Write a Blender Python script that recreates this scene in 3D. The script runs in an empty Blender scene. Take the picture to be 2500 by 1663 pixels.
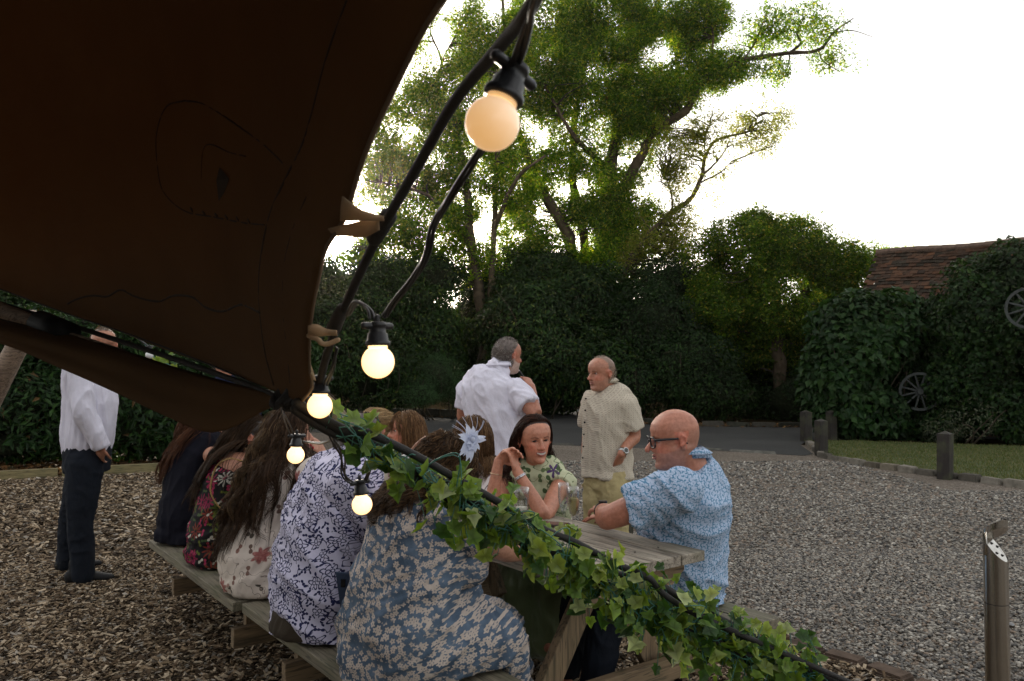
import bpy, bmesh, math, random
import numpy as np
from mathutils import Vector, Matrix, noise as mnoise
SC = bpy.context.scene
rad = math.radians
# ---------------------------------------------------------------- camera, sky, sun, exposure
F = 1944.0; CX, CY = 1250.0, 831.5; CAMH = 1.5; PITCH = rad(1.74)
cam = bpy.data.cameras.new('camera'); camo = bpy.data.objects.new('camera', cam)
SC.collection.objects.link(camo); camo.location = (0, 0, CAMH); camo.rotation_euler = (math.pi/2 + PITCH, 0, 0)
cam.lens = 28; cam.sensor_width = 36; cam.clip_start = 0.05; cam.clip_end = 500; SC.camera = camo
cam.dof.use_dof = True; cam.dof.focus_distance = 3.4; cam.dof.aperture_fstop = 11.0
SUN_AZ = rad(-12.6); SUN_EL = rad(7.9)
SUND = Vector((math.sin(SUN_AZ)*math.cos(SUN_EL), math.cos(SUN_AZ)*math.cos(SUN_EL), math.sin(SUN_EL)))
W = bpy.data.worlds.new('World'); SC.world = W; W.use_nodes = True
nt = W.node_tree; nt.nodes.clear()
sky = nt.nodes.new('ShaderNodeTexSky'); sky.sky_type = 'NISHITA'; sky.sun_disc = False
sky.sun_elevation = SUN_EL; sky.sun_rotation = SUN_AZ; sky.dust_density = 3.0; sky.air_density = 1.0; sky.ozone_density = 1.2
bg = nt.nodes.new('ShaderNodeBackground'); bg.inputs[1].default_value = 0.15
hs = nt.nodes.new('ShaderNodeHueSaturation'); hs.inputs['Saturation'].default_value = 0.45
nt.links.new(sky.outputs[0], hs.inputs['Color']); nt.links.new(hs.outputs[0], bg.inputs[0])
# thin bright cloud veil over the whole sky, brightest round the sun
tc = nt.nodes.new('ShaderNodeTexCoord'); dt = nt.nodes.new('ShaderNodeVectorMath'); dt.operation = 'DOT_PRODUCT'
dt.inputs[1].default_value = SUND; nt.links.new(tc.outputs['Generated'], dt.inputs[0])
def wmath(op, a, b):
    n = nt.nodes.new('ShaderNodeMath'); n.operation = op
    for i, v in enumerate((a, b)):
        if isinstance(v, (int, float)): n.inputs[i].default_value = v
        else: nt.links.new(v, n.inputs[i])
    return n.outputs[0]
dd = wmath('MAXIMUM', dt.outputs['Value'], 0.0)
g1 = wmath('MULTIPLY', wmath('POWER', dd, 2600.0), 60.0)
g2 = wmath('MULTIPLY', wmath('POWER', dd, 120.0), 1.2)
g3 = wmath('MULTIPLY', wmath('POWER', dd, 4.0), 0.16)
sp = nt.nodes.new('ShaderNodeSeparateXYZ'); nt.links.new(tc.outputs['Generated'], sp.inputs[0])
veil = wmath('ADD', wmath('ADD', g1, g2), wmath('ADD', g3, 0.36))
bg2 = nt.nodes.new('ShaderNodeBackground'); bg2.inputs[0].default_value = (1.0, 0.955, 0.90, 1); nt.links.new(veil, bg2.inputs[1])
ad = nt.nodes.new('ShaderNodeAddShader'); nt.links.new(bg.outputs[0], ad.inputs[0]); nt.links.new(bg2.outputs[0], ad.inputs[1])
wo = nt.nodes.new('ShaderNodeOutputWorld'); nt.links.new(ad.outputs[0], wo.inputs[0])
sl = bpy.data.lights.new('sun', 'SUN'); sl.energy = 5.0; sl.angle = rad(0.5); sl.color = (1.0, 0.86, 0.66)
so = bpy.data.objects.new('sun', sl); SC.collection.objects.link(so); so.rotation_euler = SUND.to_track_quat('Z', 'Y').to_euler(); so.location = (-3, 20, 12)
SC.view_settings.view_transform = 'Standard'; SC.view_settings.look = 'None'; SC.view_settings.gamma = 1
SC.view_settings.exposure = 0.85
SC.cycles.max_bounces = 6; SC.cycles.diffuse_bounces = 3; SC.cycles.glossy_bounces = 3; SC.cycles.transmission_bounces = 6; SC.cycles.transparent_max_bounces = 8
SC.cycles.use_denoising = True

# ---------------------------------------------------------------- helpers
def P(px, py, d):
    """the place d metres in front of the camera that the photo shows at (px, py)"""
    dx = (px-CX)/F; up = (CY-py)/F
    y = math.cos(PITCH) - up*math.sin(PITCH); z = math.sin(PITCH) + up*math.cos(PITCH)
    return Vector((dx/y*d, d, CAMH + z/y*d))
def Gd(px, py, z=0.0):
    q = P(px, py, 1.0); t = (z-CAMH)/(q.z-CAMH)
    return Vector((q.x*t, t, z))
def WUV(u, v, z=0.0): return Vector((.6*u+.8*v, -.8*u+.6*v, z))
FV = Vector((.8, .6, 0)); RU = Vector((.6, -.8, 0))
OFF = {}
def thing(name, label, cat, loc=(0, 0, 0), group=None, rotz=0):
    o = bpy.data.objects.new(name, None); SC.collection.objects.link(o)
    o.location = loc; o.rotation_euler = (0, 0, rotz); o.empty_display_size = .1
    o['label'] = label; o['category'] = cat
    if group: o['group'] = group
    OFF[o.name] = Vector(loc); return o
def tag(o, label=None, cat=None, group=None, kind=None):
    if label: o['label'] = label
    if cat: o['category'] = cat
    if group: o['group'] = group
    if kind: o['kind'] = kind
    return o
def copy_tree(o, parent=None):
    c = o.copy(); SC.collection.objects.link(c)
    if parent: c.parent = parent
    for ch in list(o.children): copy_tree(ch, c)
    return c
def link(name, me, m, parent=None, world=True):
    """link mesh data given in world metres (or local ones when world is False) under its thing"""
    o = bpy.data.objects.new(name, me); SC.collection.objects.link(o)
    if m is not None:
        for mm in (m if isinstance(m, (list, tuple)) else [m]): me.materials.append(mm)
    if parent is not None:
        off = OFF.get(parent.name, Vector((0, 0, 0)))
        if world and off.length > 0: me.transform(Matrix.Translation(-off))
        OFF[o.name] = off if world else Vector((0, 0, 0)); o.parent = parent
    return o
def np_mesh(name, V, Fc, col=None, fcol=None, smooth=False, mi=None):
    V = np.asarray(V, dtype=np.float32); Fc = np.asarray(Fc, dtype=np.int32); k = Fc.shape[1]
    me = bpy.data.meshes.new(name); me.vertices.add(len(V)); me.vertices.foreach_set('co', V.ravel())
    me.loops.add(Fc.size); me.loops.foreach_set('vertex_index', Fc.ravel())
    me.polygons.add(len(Fc)); me.polygons.foreach_set('loop_start', np.arange(0, Fc.size, k, dtype=np.int32))
    if mi is not None: me.polygons.foreach_set('material_index', np.asarray(mi, dtype=np.int32))
    me.polygons.foreach_set('use_smooth', np.full(len(Fc), smooth, dtype=bool))
    me.update(calc_edges=True)
    if col is not None: set_col(me, col)
    if fcol is not None:
        a = me.color_attributes.new('Col', 'FLOAT_COLOR', 'CORNER')
        c = np.ones((len(Fc), k, 4), dtype=np.float32); c[:, :, :3] = np.asarray(fcol, dtype=np.float32)[:, None, :]
        a.data.foreach_set('color', c.ravel())
    return me
def set_col(me, col):
    a = me.color_attributes.new('Col', 'FLOAT_COLOR', 'POINT'); c = np.ones((len(me.vertices), 4), dtype=np.float32)
    c[:, :3] = col; a.data.foreach_set('color', c.ravel())
class MB:
    """collects shapes into one mesh"""
    def __init__(s): s.v = []; s.f = []; s.n = 0
    def add(s, V, Fs):
        s.v += [tuple(p) for p in V]; s.f += [tuple(i+s.n for i in f) for f in Fs]; s.n += len(V); return s
    def box(s, c, size, ax=None, taper=1.0):
        """box centred at c with axes ax=(x,y,z)"""
        X, Y, Z = ax or (Vector((1, 0, 0)), Vector((0, 1, 0)), Vector((0, 0, 1))); c = Vector(c); a, b, h = [q/2 for q in size]
        V = [c + X*(i*a*(taper if k > 0 else 1)) + Y*(j*b*(taper if k > 0 else 1)) + Z*(k*h) for k in (-1, 1) for i, j in ((-1, -1), (1, -1), (1, 1), (-1, 1))]
        return s.add(V, [(3, 2, 1, 0), (4, 5, 6, 7), (0, 1, 5, 4), (1, 2, 6, 5), (2, 3, 7, 6), (3, 0, 4, 7)])
    def sweep(s, pts, rs, n=12, xdir=None, dome=True):
        V, Fs = sweep(pts, rs, n, xdir, dome); return s.add(V, Fs)
    def ball(s, c, r, n=12, ax=None):
        V, Fs = ball(c, r, n, ax); return s.add(V, Fs)
    def mesh(s, name, smooth=False):
        me = bpy.data.meshes.new(name); me.from_pydata(s.v, [], s.f); me.update()
        if smooth: me.polygons.foreach_set('use_smooth', [True]*len(me.polygons))
        return me
    def build(s, name, m, parent=None, smooth=False, bevel=0, world=True):
        me = s.mesh(name, smooth)
        if bevel:
            bm = bmesh.new(); bm.from_mesh(me)
            bmesh.ops.bevel(bm, geom=[e for e in bm.edges], offset=bevel, segments=2, affect='EDGES', profile=.6)
            bm.to_mesh(me); bm.free()
        return link(name, me, m, parent, world)
def ball(c, r, n=12, ax=None):
    c = Vector(c); rx, ry, rz = (r, r, r) if isinstance(r, (int, float)) else r
    X, Y, Z = ax or (Vector((1, 0, 0)), Vector((0, 1, 0)), Vector((0, 0, 1))); V = []; Fs = []; m = max(5, n//2)
    V.append(c + Z*rz)
    for i in range(1, m):
        t = math.pi*i/m
        for j in range(n):
            a = 2*math.pi*j/n; V.append(c + X*(rx*math.sin(t)*math.cos(a)) + Y*(ry*math.sin(t)*math.sin(a)) + Z*(rz*math.cos(t)))
    V.append(c - Z*rz); L = len(V)-1
    for j in range(n): Fs.append((0, 1+j, 1+(j+1) % n)); Fs.append((L, L-n+(j+1) % n, L-n+j))
    for i in range(m-2):
        for j in range(n):
            a = 1+i*n+j; b = 1+i*n+(j+1) % n; Fs.append((a, a+n, b+n, b))
    return V, Fs
def sweep(pts, rs, n=12, xdir=None, dome=True):
    """tube through pts; rs is a radius or (rx, ry) with rx along xdir; closed with domed ends"""
    pts = [Vector(p) for p in pts]; R = [(r, r) if isinstance(r, (int, float)) else r for r in rs]
    if dome:
        a = (pts[0]-pts[1]).normalized(); b = (pts[-1]-pts[-2]).normalized(); ra = min(R[0]); rb = min(R[-1])
        P2 = []; R2 = []
        for k in (80, 50, 25): t = rad(k); P2.append(pts[0]+a*ra*math.sin(t)); R2.append((R[0][0]*math.cos(t), R[0][1]*math.cos(t)))
        P2 += pts; R2 += R
        for k in (25, 50, 80): t = rad(k); P2.append(pts[-1]+b*rb*math.sin(t)); R2.append((R[-1][0]*math.cos(t), R[-1][1]*math.cos(t)))
        pts, R = P2, R2
    V = []; Fs = []; prev = Vector(xdir) if xdir is not None else None
    for i, p in enumerate(pts):
        t = (pts[min(i+1, len(pts)-1)] - pts[max(i-1, 0)]).normalized()
        if prev is None: prev = Vector((0, 0, 1)) if abs(t.z) < .9 else Vector((1, 0, 0))
        X = (prev if xdir is None else Vector(xdir)); X = X - t*X.dot(t)
        if X.length < 1e-5: X = t.orthogonal()
        X.normalize(); Y = t.cross(X)
        if xdir is None: prev = X
        for j in range(n):
            a = 2*math.pi*j/n; V.append(p + X*(R[i][0]*math.cos(a)) + Y*(R[i][1]*math.sin(a)))
    m = len(pts)
    for i in range(m-1):
        for j in range(n): a = i*n+j; b = i*n+(j+1) % n; Fs.append((a, b, b+n, a+n))
    Fs.append(tuple(range(n-1, -1, -1))); Fs.append(tuple((m-1)*n+j for j in range(n)))
    return V, Fs
def curve(pts, k=6):
    """Catmull-Rom through the points"""
    pts = [Vector(p) for p in pts]; out = []; q = [pts[0]*2-pts[1]] + pts + [pts[-1]*2-pts[-2]]
    for i in range(1, len(q)-2):
        for j in range(k):
            t = j/k; a, b, c, d = q[i-1], q[i], q[i+1], q[i+2]
            out.append(.5*((2*b) + (c-a)*t + (2*a-5*b+4*c-d)*t*t + (3*b-a-3*c+d)*t**3))
    out.append(pts[-1]); return out
def lin(a, b, t): return a + (b-a)*t
def vnoise(p, seed=0):
    """numpy value noise in [0,1] for points p (N,3)"""
    p = np.asarray(p, dtype=np.float64); i = np.floor(p).astype(np.int64); f = p-i; f = f*f*(3-2*f); out = np.zeros(len(p))
    for dx in (0, 1):
        for dy in (0, 1):
            for dz in (0, 1):
                h = ((i[:, 0]+dx)*73856093) ^ ((i[:, 1]+dy)*19349663) ^ ((i[:, 2]+dz)*83492791) ^ (seed*2654435761 & 0x7fffffff)
                h = (h ^ (h >> 13))*1274126177 & 0x7fffffff; h = (h ^ (h >> 16)) & 0xffff
                w = (f[:, 0] if dx else 1-f[:, 0])*(f[:, 1] if dy else 1-f[:, 1])*(f[:, 2] if dz else 1-f[:, 2]); out += w*h/65535.0
    return out

# ---------------------------------------------------------------- node helper and materials
class NG:
    def __init__(s, name):
        s.m = bpy.data.materials.new(name); s.m.use_nodes = True; s.t = s.m.node_tree; s.t.nodes.clear()
        s.out = s.t.nodes.new('ShaderNodeOutputMaterial')
    def n(s, typ, ins=None, **pr):
        nd = s.t.nodes.new('ShaderNode'+typ)
        for k, v in pr.items(): setattr(nd, k, v)
        for k, v in (ins or {}).items(): s.set(nd.inputs[k], v)
        return nd
    def set(s, sock, v):
        if isinstance(v, bpy.types.NodeSocket): s.t.links.new(v, sock)
        elif isinstance(v, (tuple, list)) and len(v) == 3 and sock.type == 'RGBA': sock.default_value = (*v, 1)
        else: sock.default_value = v
    def math(s, op, a, b=0.0, c=None):
        nd = s.n('Math', {0: a, 1: b}, operation=op)
        if c is not None: s.set(nd.inputs[2], c)
        return nd.outputs[0]
    def vmath(s, op, a, b=(0, 0, 0), sc=None):
        nd = s.n('VectorMath', {0: a, 1: b}, operation=op)
        if sc is not None: s.set(nd.inputs['Scale'], sc)
        return nd.outputs['Value'] if op in ('DOT_PRODUCT', 'LENGTH', 'DISTANCE') else nd.outputs['Vector']
    def mix(s, f, a, b, bt='MIX'):
        nd = s.n('Mix', data_type='RGBA', blend_type=bt); s.set(nd.inputs[0], f); s.set(nd.inputs[6], a); s.set(nd.inputs[7], b); return nd.outputs[2]
    def co(s): return s.n('TexCoord').outputs['Object']
    def noise(s, v, scale, detail=3, rough=.55, dist=0.0, col=False):
        nd = s.n('TexNoise', {'Vector': v, 'Scale': scale, 'Detail': detail, 'Roughness': rough, 'Distortion': dist}); return nd.outputs['Color' if col else 'Fac']
    def ramp(s, f, stops, interp='LINEAR'):
        nd = s.n('ValToRGB', {0: f}); cr = nd.color_ramp; cr.interpolation = interp
        while len(cr.elements) < len(stops): cr.elements.new(.5)
        for e, (p, c) in zip(cr.elements, stops): e.position = p; e.color = (*c, 1) if len(c) == 3 else c
        return nd.outputs[0]
    def less(s, a, b, w=.03):
        """soft step: 1 where a < b"""
        nd = s.n('MapRange', {0: a, 1: lin(b, b+w, 0) if isinstance(b, (int, float)) else b, 2: b+w if isinstance(b, (int, float)) else s.math('ADD', b, w), 3: 1.0, 4: 0.0}); return nd.outputs[0]
    def bump(s, h, strength=.3, dist=.01):
        return s.n('Bump', {'Height': h, 'Strength': strength, 'Distance': dist}).outputs[0]
    def pbr(s, color, rough=.6, nrm=None, **kw):
        b = s.n('BsdfPrincipled', {'Base Color': color, 'Roughness': rough})
        if nrm is not None: s.set(b.inputs['Normal'], nrm)
        for k, v in kw.items(): s.set(b.inputs[k.replace('_', ' ')], v)
        s.t.links.new(b.outputs[0], s.out.inputs[0]); return s.m
def attr_mat(name, rough=.6, var=.15, scale=8, bs=60, bst=.2, bd=.003, **kw):
    kw.setdefault('Specular_IOR_Level', .5 if rough < .5 else .12)
    g = NG(name); c = g.n('Attribute', attribute_name='Col').outputs['Color']; o = g.co()
    f = g.noise(o, scale, 4); c = g.mix(1.0, c, g.ramp(f, [(.3, (1-var,)*3), (.7, (1+var,)*3)]), 'MULTIPLY')
    return g.pbr(c, rough, g.bump(g.noise(o, bs, 3), bst, bd), **kw)
def plain(name, c, rough=.5, var=.12, scale=20, bs=80, bst=.15, bd=.002, **kw):
    g = NG(name); o = g.co(); f = g.noise(o, scale, 4); a = tuple(x*(1-var) for x in c); b = tuple(min(1, x*(1+var)) for x in c)
    return g.pbr(g.ramp(f, [(.3, a), (.7, b)]), rough, g.bump(g.noise(o, bs, 3), bst, bd), **kw)
def leaf_mat(name, trans=.4, rough=.45, tint=(1.25, 1.25, .55), spec=.4):
    g = NG(name); c = g.n('Attribute', attribute_name='Col').outputs['Color']
    b = g.n('BsdfPrincipled', {'Base Color': c, 'Roughness': rough, 'Specular IOR Level': spec})
    t = g.n('BsdfTranslucent', {'Color': g.mix(1.0, c, tint, 'MULTIPLY')})
    mx = g.n('MixShader', {0: trans, 1: b.outputs[0], 2: t.outputs[0]}); g.t.links.new(mx.outputs[0], g.out.inputs[0]); return g.m
def wood_mat(name, dark=(.10, .075, .05), light=(.33, .27, .2), grain=(3, 60, 60), green=0.0, axis=None):
    g = NG(name); o = g.co(); X, Y = axis or ((1, 0, 0), (0, 1, 0))
    v = g.n('CombineXYZ', {0: g.math('MULTIPLY', g.vmath('DOT_PRODUCT', o, X), grain[0]), 1: g.math('MULTIPLY', g.vmath('DOT_PRODUCT', o, Y), grain[1]), 2: g.math('MULTIPLY', g.vmath('DOT_PRODUCT', o, (0, 0, 1)), grain[2])}).outputs[0]
    f = g.noise(v, 1.0, 5, .6, .6); big = g.noise(o, 2.2, 4)
    c = g.ramp(f, [(.28, dark), (.5, lin(Vector(dark), Vector(light), .6)[:]), (.75, light)])
    c = g.mix(g.ramp(big, [(.35, (.0,)*3), (.7, (.55,)*3)]), c, tuple(x*.45 for x in light), 'MIX')
    kn = g.n('TexVoronoi', {'Vector': v, 'Scale': .12}).outputs['Distance']
    c = g.mix(g.less(kn, .06, .05), c, tuple(x*.5 for x in dark))
    ln = g.noise(g.vmath('SCALE', v, sc=2.2), 1.0, 2, .5, 1.5); c = g.mix(1.0, c, g.ramp(ln, [(.38, (.45,)*3), (.47, (1,)*3), (.6, (1,)*3), (.68, (1.25,)*3)]), 'MULTIPLY')
    if green: c = g.mix(g.ramp(g.noise(o, 5, 3), [(.45, (0,)*3), (.7, (green,)*3)]), c, (.08, .09, .035))
    return g.pbr(c, .75, g.bump(f, .5, .004))
# ---------------------------------------------------------------- ground, road, lawn
rng = np.random.default_rng(7); random.seed(7)
def sheet(name, pts, z, m, sub=None):
    bm = bmesh.new(); vs = [bm.verts.new((p[0], p[1], z)) for p in pts]; f = bm.faces.new(vs)
    bmesh.ops.triangulate(bm, faces=[f]); bmesh.ops.recalc_face_normals(bm, faces=bm.faces)
    for f in bm.faces:
        if f.normal.z < 0: f.normal_flip()
    me = bpy.data.meshes.new(name); bm.to_mesh(me); bm.free(); o = link(name, me, m); tag(o, kind='structure'); return o
def m_ground():
    g = NG('earth'); o = g.co(); c = g.ramp(g.noise(o, 3, 6), [(.3, (.018, .013, .008)), (.7, (.06, .042, .022))])
    return g.pbr(c, .95, g.bump(g.noise(o, 14, 6), .6, .03), Specular_IOR_Level=.0)
def m_gravel():
    g = NG('gravel_stones'); o = g.co(); v = g.n('TexVoronoi', {'Vector': o, 'Scale': 55.0, 'Randomness': 1.0})
    sep = g.n('SeparateColor', {0: v.outputs['Color']})
    c = g.ramp(sep.outputs[0], [(0, (.08, .065, .05)), (.25, (.17, .135, .105)), (.5, (.25, .205, .16)), (.75, (.21, .18, .15)), (1, (.36, .31, .25))])
    d = g.ramp(v.outputs['Distance'], [(.25, (1, 1, 1)), (.75, (.45, .43, .4))]); c = g.mix(1.0, c, d, 'MULTIPLY')
    big = g.ramp(g.noise(o, .8, 5), [(.3, (.8, .78, .75)), (.7, (1.15, 1.12, 1.1))]); c = g.mix(1.0, c, big, 'MULTIPLY')
    h = g.math('SUBTRACT', 1.0, v.outputs['Distance'])
    return g.pbr(c, .8, g.bump(h, 1.0, .02))
def m_chip():
    g = NG('chip_bed'); o = g.co(); w = g.vmath('MULTIPLY', g.vmath('ADD', o, g.noise(o, 3, 2, col=True)), (34, 62, 40))
    v = g.n('TexVoronoi', {'Vector': w, 'Scale': 1.0}); s = g.n('SeparateColor', {0: v.outputs['Color']})
    c = g.ramp(s.outputs[0], [(0, (.02, .014, .009)), (.45, (.07, .05, .033)), (.8, (.17, .13, .09)), (1, (.33, .27, .2))])
    return g.pbr(c, .85, g.bump(s.outputs[1], .8, .012), Specular_IOR_Level=.1)
def m_tarmac():
    g = NG('tarmac'); o = g.co(); f = g.noise(o, 120, 3, .7); b = g.noise(o, .6, 5)
    c = g.ramp(f, [(.35, (.028, .028, .028)), (.62, (.050, .049, .047)), (.72, (.11, .105, .095))])
    c = g.mix(1.0, c, g.ramp(b, [(.3, (.75,)*3), (.7, (1.2,)*3)]), 'MULTIPLY')
    return g.pbr(c, .8, g.bump(f, .4, .006), Specular_IOR_Level=.25)
def m_lawn():
    g = NG('turf'); o = g.co(); c = g.ramp(g.noise(o, 1.3, 6, .6), [(.3, (.035, .055, .013)), (.55, (.075, .085, .025)), (.75, (.12, .11, .045))])
    return g.pbr(c, .9, g.bump(g.noise(o, 60, 4), .8, .02))
M_GR = m_gravel(); M_TAR = m_tarmac(); M_CHIP = m_chip(); M_EARTH = m_ground(); M_LAWN = m_lawn()
sheet('ground', [(-200, -60), (200, -60), (200, 220), (-200, 220)], -.03, M_EARTH)
sheet('gravel_yard', [WUV(6, 3.70), (20, 2), (24, 12), (9.5, 12.5), (6.5, 14.2), (5.4, 14.95), (3.6, 14.7), (.7, 15.3), (-4.4, 18.1), (-14, 22), (-4.0, 11.62)], 0.0, M_GR)
sheet('chip_bed', [(-14, 6.3), (-8.3, 9.5), (-6.65, 10.35), (-3.98, 11.55), WUV(6, 3.76), (3, -4), (-14, -4)], -.004, M_CHIP)
road_near = [(-26, 27), (-14, 22), (-4.4, 17.7), (.7, 14.95), (3.4, 14.05), (4.8, 13.15), (5.05, 13.4), (5.38, 14.9), (5.9, 15.9), (9, 16.2), (14, 15)]
road_far = [(16, 17.6), (8, 18.9), (5.5, 19.2), (3.6, 19.6), (2.9, 23), (2.6, 27), (1.6, 34), (.2, 33), (-.3, 27), (-1.6, 22.6), (-2.6, 23), (-5.2, 25), (-12, 30), (-26, 36)]
sheet('road', road_near + road_far, .006, M_TAR)
lawn_edge = [(5.55, 14.9), (5.25, 13.75), (5.02, 12.95), (5.1, 12.55), (5.2, 11.9), (5.63, 10.9), (5.95, 10.3), (6.25, 9.65), (6.6, 8.6), (7.6, 7), (10, 4)]
sheet('lawn', lawn_edge + [(20, 4), (20, 13.4), (9.4, 14.3), (6.4, 15.5)], .035, M_LAWN)

def scatter_boxes(xy, z, L, Wd, T, yaw, tilt, roll):
    """thin irregular splinters: 8 corners each, top and sides"""
    n = len(xy); cs = np.array([[-1, -1, -1], [1, -1, -1], [1, 1, -1], [-1, 1, -1], [-1, -1, 1], [1, -1, 1], [1, 1, 1], [-1, 1, 1]], float)/2
    v = np.repeat(cs[None], n, 0); v = v*(1+rng.uniform(-.35, .35, (n, 8, 1))); v[:, :, 0] *= L[:, None]; v[:, :, 1] *= Wd[:, None]; v[:, :, 2] *= T[:, None]
    def rot(v, a, i, j):
        c, s = np.cos(a)[:, None], np.sin(a)[:, None]; A, B = v[:, :, i].copy(), v[:, :, j].copy(); v[:, :, i] = A*c-B*s; v[:, :, j] = A*s+B*c
    rot(v, roll, 1, 2); rot(v, tilt, 0, 2); rot(v, yaw, 0, 1); v[:, :, 0] += xy[:, 0:1]; v[:, :, 1] += xy[:, 1:2]; v[:, :, 2] += z[:, None]
    f = np.array([[4, 5, 6, 7], [0, 1, 5, 4], [1, 2, 6, 5], [2, 3, 7, 6], [3, 0, 4, 7]]); Fs = (f[None]+8*np.arange(n)[:, None, None]).reshape(-1, 4)
    return v.reshape(-1, 3), Fs
def pick(cols, w, n):
    c = np.array(cols)[rng.choice(len(cols), n, p=np.array(w)/sum(w))]; return np.clip(c*rng.uniform(.75, 1.25, (n, 1)), 0, 1)
def in_view(x, y, m=.6):
    px = CX + x/np.maximum(y, .1)*F; py = 890 + CAMH*F/np.maximum(y, .1); return (px > -60-m*100) & (px < 2560) & (py < 1730)
def chip_pts(n, y0, y1, x0, x1):
    y = np.sqrt(rng.uniform(y0**2, y1**2, n)); x = rng.uniform(x0, x1, n); k = in_view(x, y) & (.8*x+.6*y < 3.74) & (y - 10.3 < (x+6.65)*.45)
    return np.stack([x[k], y[k]], 1)
cp = np.concatenate([chip_pts(150000, 2.9, 6.2, -4.6, 2.4), chip_pts(75000, 6.2, 11.6, -8.5, 2)]); n = len(cp); far = cp[:, 1] > 6.2
Lc = rng.uniform(.018, .055, n)*np.where(far, 1.25, 1); Wc = rng.uniform(.006, .017, n)*np.where(far, 1.35, 1)
V, Fs = scatter_boxes(cp, rng.uniform(-.002, .022, n), Lc, Wc, rng.uniform(.002, .006, n), rng.normal(.25, 1.0, n), rng.normal(0, .3, n), rng.normal(0, .4, n))
cc = pick([(.42, .335, .235), (.24, .175, .11), (.10, .068, .042), (.035, .024, .015), (.30, .265, .22)], [2.2, 3, 3, 3.4, 1], n)
M_CH = attr_mat('wood_chip', .8, .25, 30, 200, .5, .003)
o = link('wood_chips', np_mesh('wood_chips', V, Fs, fcol=np.repeat(cc, 5, 0)), M_CH); tag(o, 'loose pale and brown wood chips covering the ground round the benches', 'wood chips', kind='stuff')
# gravel: rounded stones
def stones(xy, z, s, name, cols, w, m, label, cat):
    n = len(xy); ico = bmesh.new(); bmesh.ops.create_icosphere(ico, subdivisions=1, radius=1); ico.verts.ensure_lookup_table()
    b = np.array([v.co[:] for v in ico.verts]); f = np.array([[v.index for v in q.verts] for q in ico.faces]); ico.free()
    v = b[None]*(1+rng.uniform(-.22, .22, (n, len(b), 1))); ax = np.stack([s*rng.uniform(.8, 1.5, n), s*rng.uniform(.7, 1.1, n), s*rng.uniform(.35, .7, n)], 1); v = v*ax[:, None, :]
    a = rng.uniform(0, 6.28, n); c, q = np.cos(a)[:, None], np.sin(a)[:, None]; X, Y = v[:, :, 0].copy(), v[:, :, 1].copy()
    tl = rng.normal(0, .3, n)[:, None]; v[:, :, 2] += X*tl; v[:, :, 0] = X*c-Y*q + xy[:, 0:1]; v[:, :, 1] = X*q+Y*c + xy[:, 1:2]; v[:, :, 2] += z[:, None]
    F2 = (f[None]+len(b)*np.arange(n)[:, None, None]).reshape(-1, 3)
    o = link(name, np_mesh(name, v.reshape(-1, 3), F2, fcol=np.repeat(pick(cols, w, n), len(f), 0), smooth=True), m); tag(o, label, cat, kind='stuff')
def grav_pts(n, y0, y1, x0, x1):
    y = np.sqrt(rng.uniform(y0**2, y1**2, n)); x = rng.uniform(x0, x1, n); k = in_view(x, y) & (.8*x+.6*y > 3.84) & (x < 5 + np.maximum(0, 12.4-y)*.42)
    return np.stack([x[k], y[k]], 1)
gp = np.concatenate([grav_pts(90000, 3.4, 6.5, .2, 5.2), grav_pts(50000, 6.5, 9.5, -2.5, 6.3), grav_pts(14000, 9.5, 12.4, -4, 5.2)])
sz = rng.uniform(.0055, .0135, len(gp))*np.where(gp[:, 1] > 6.5, 1.25, 1)*np.where(gp[:, 1] > 9.5, 1.3, 1)
stones(gp, rng.uniform(0, .012, len(gp)), sz, 'gravel', [(.26, .235, .20), (.17, .157, .14), (.11, .105, .10), (.37, .345, .30), (.23, .18, .14), (.065, .062, .058)], [3, 3, 2, 1.6, 1.6, 1], attr_mat('pebble', .7, .2, 60), 'grey and buff pebble gravel covering the yard', 'gravel')
# fallen leaves on the banks and along the verge
def litter(n, fn):
    p = fn(n); n = len(p); V, Fs = scatter_boxes(p[:, :2], p[:, 2] + rng.uniform(.0, .03, n), rng.uniform(.04, .09, n), rng.uniform(.03, .05, n), np.full(n, .002), rng.uniform(0, 6.3, n), rng.normal(0, .35, n), rng.normal(0, .35, n)); return V, Fs, n
def lit_pts(n):
    a = np.stack([rng.uniform(-12, -3.6, n), rng.uniform(9.5, 13.5, n), np.full(n, -.02)], 1); a = a[(a[:, 1]-10.3 > (a[:, 0]+6.65)*.45+.3)]
    rf = np.array(road_far[1:6] + road_far[9:13]); k = rng.integers(0, len(rf)-1, n//2); t = rng.uniform(0, 1, (n//2, 1)); b = rf[k]*(1-t)+rf[k+1]*t + rng.normal(0, .22, (n//2, 2)) + [0, .35]
    return np.concatenate([a, np.concatenate([b, np.full((len(b), 1), .015)], 1)])
V, Fs, n = litter(9000, lit_pts)
o = link('fallen_leaves', np_mesh('fallen_leaves', V, Fs, fcol=np.repeat(pick([(.17, .08, .03), (.09, .05, .025), (.25, .14, .05), (.05, .04, .02)], [2, 3, 1, 2], n), 5, 0)), attr_mat('dead_leaf', .7)); tag(o, 'brown fallen leaves lying under the bushes and along the road verge', 'fallen leaves', kind='stuff')
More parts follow.
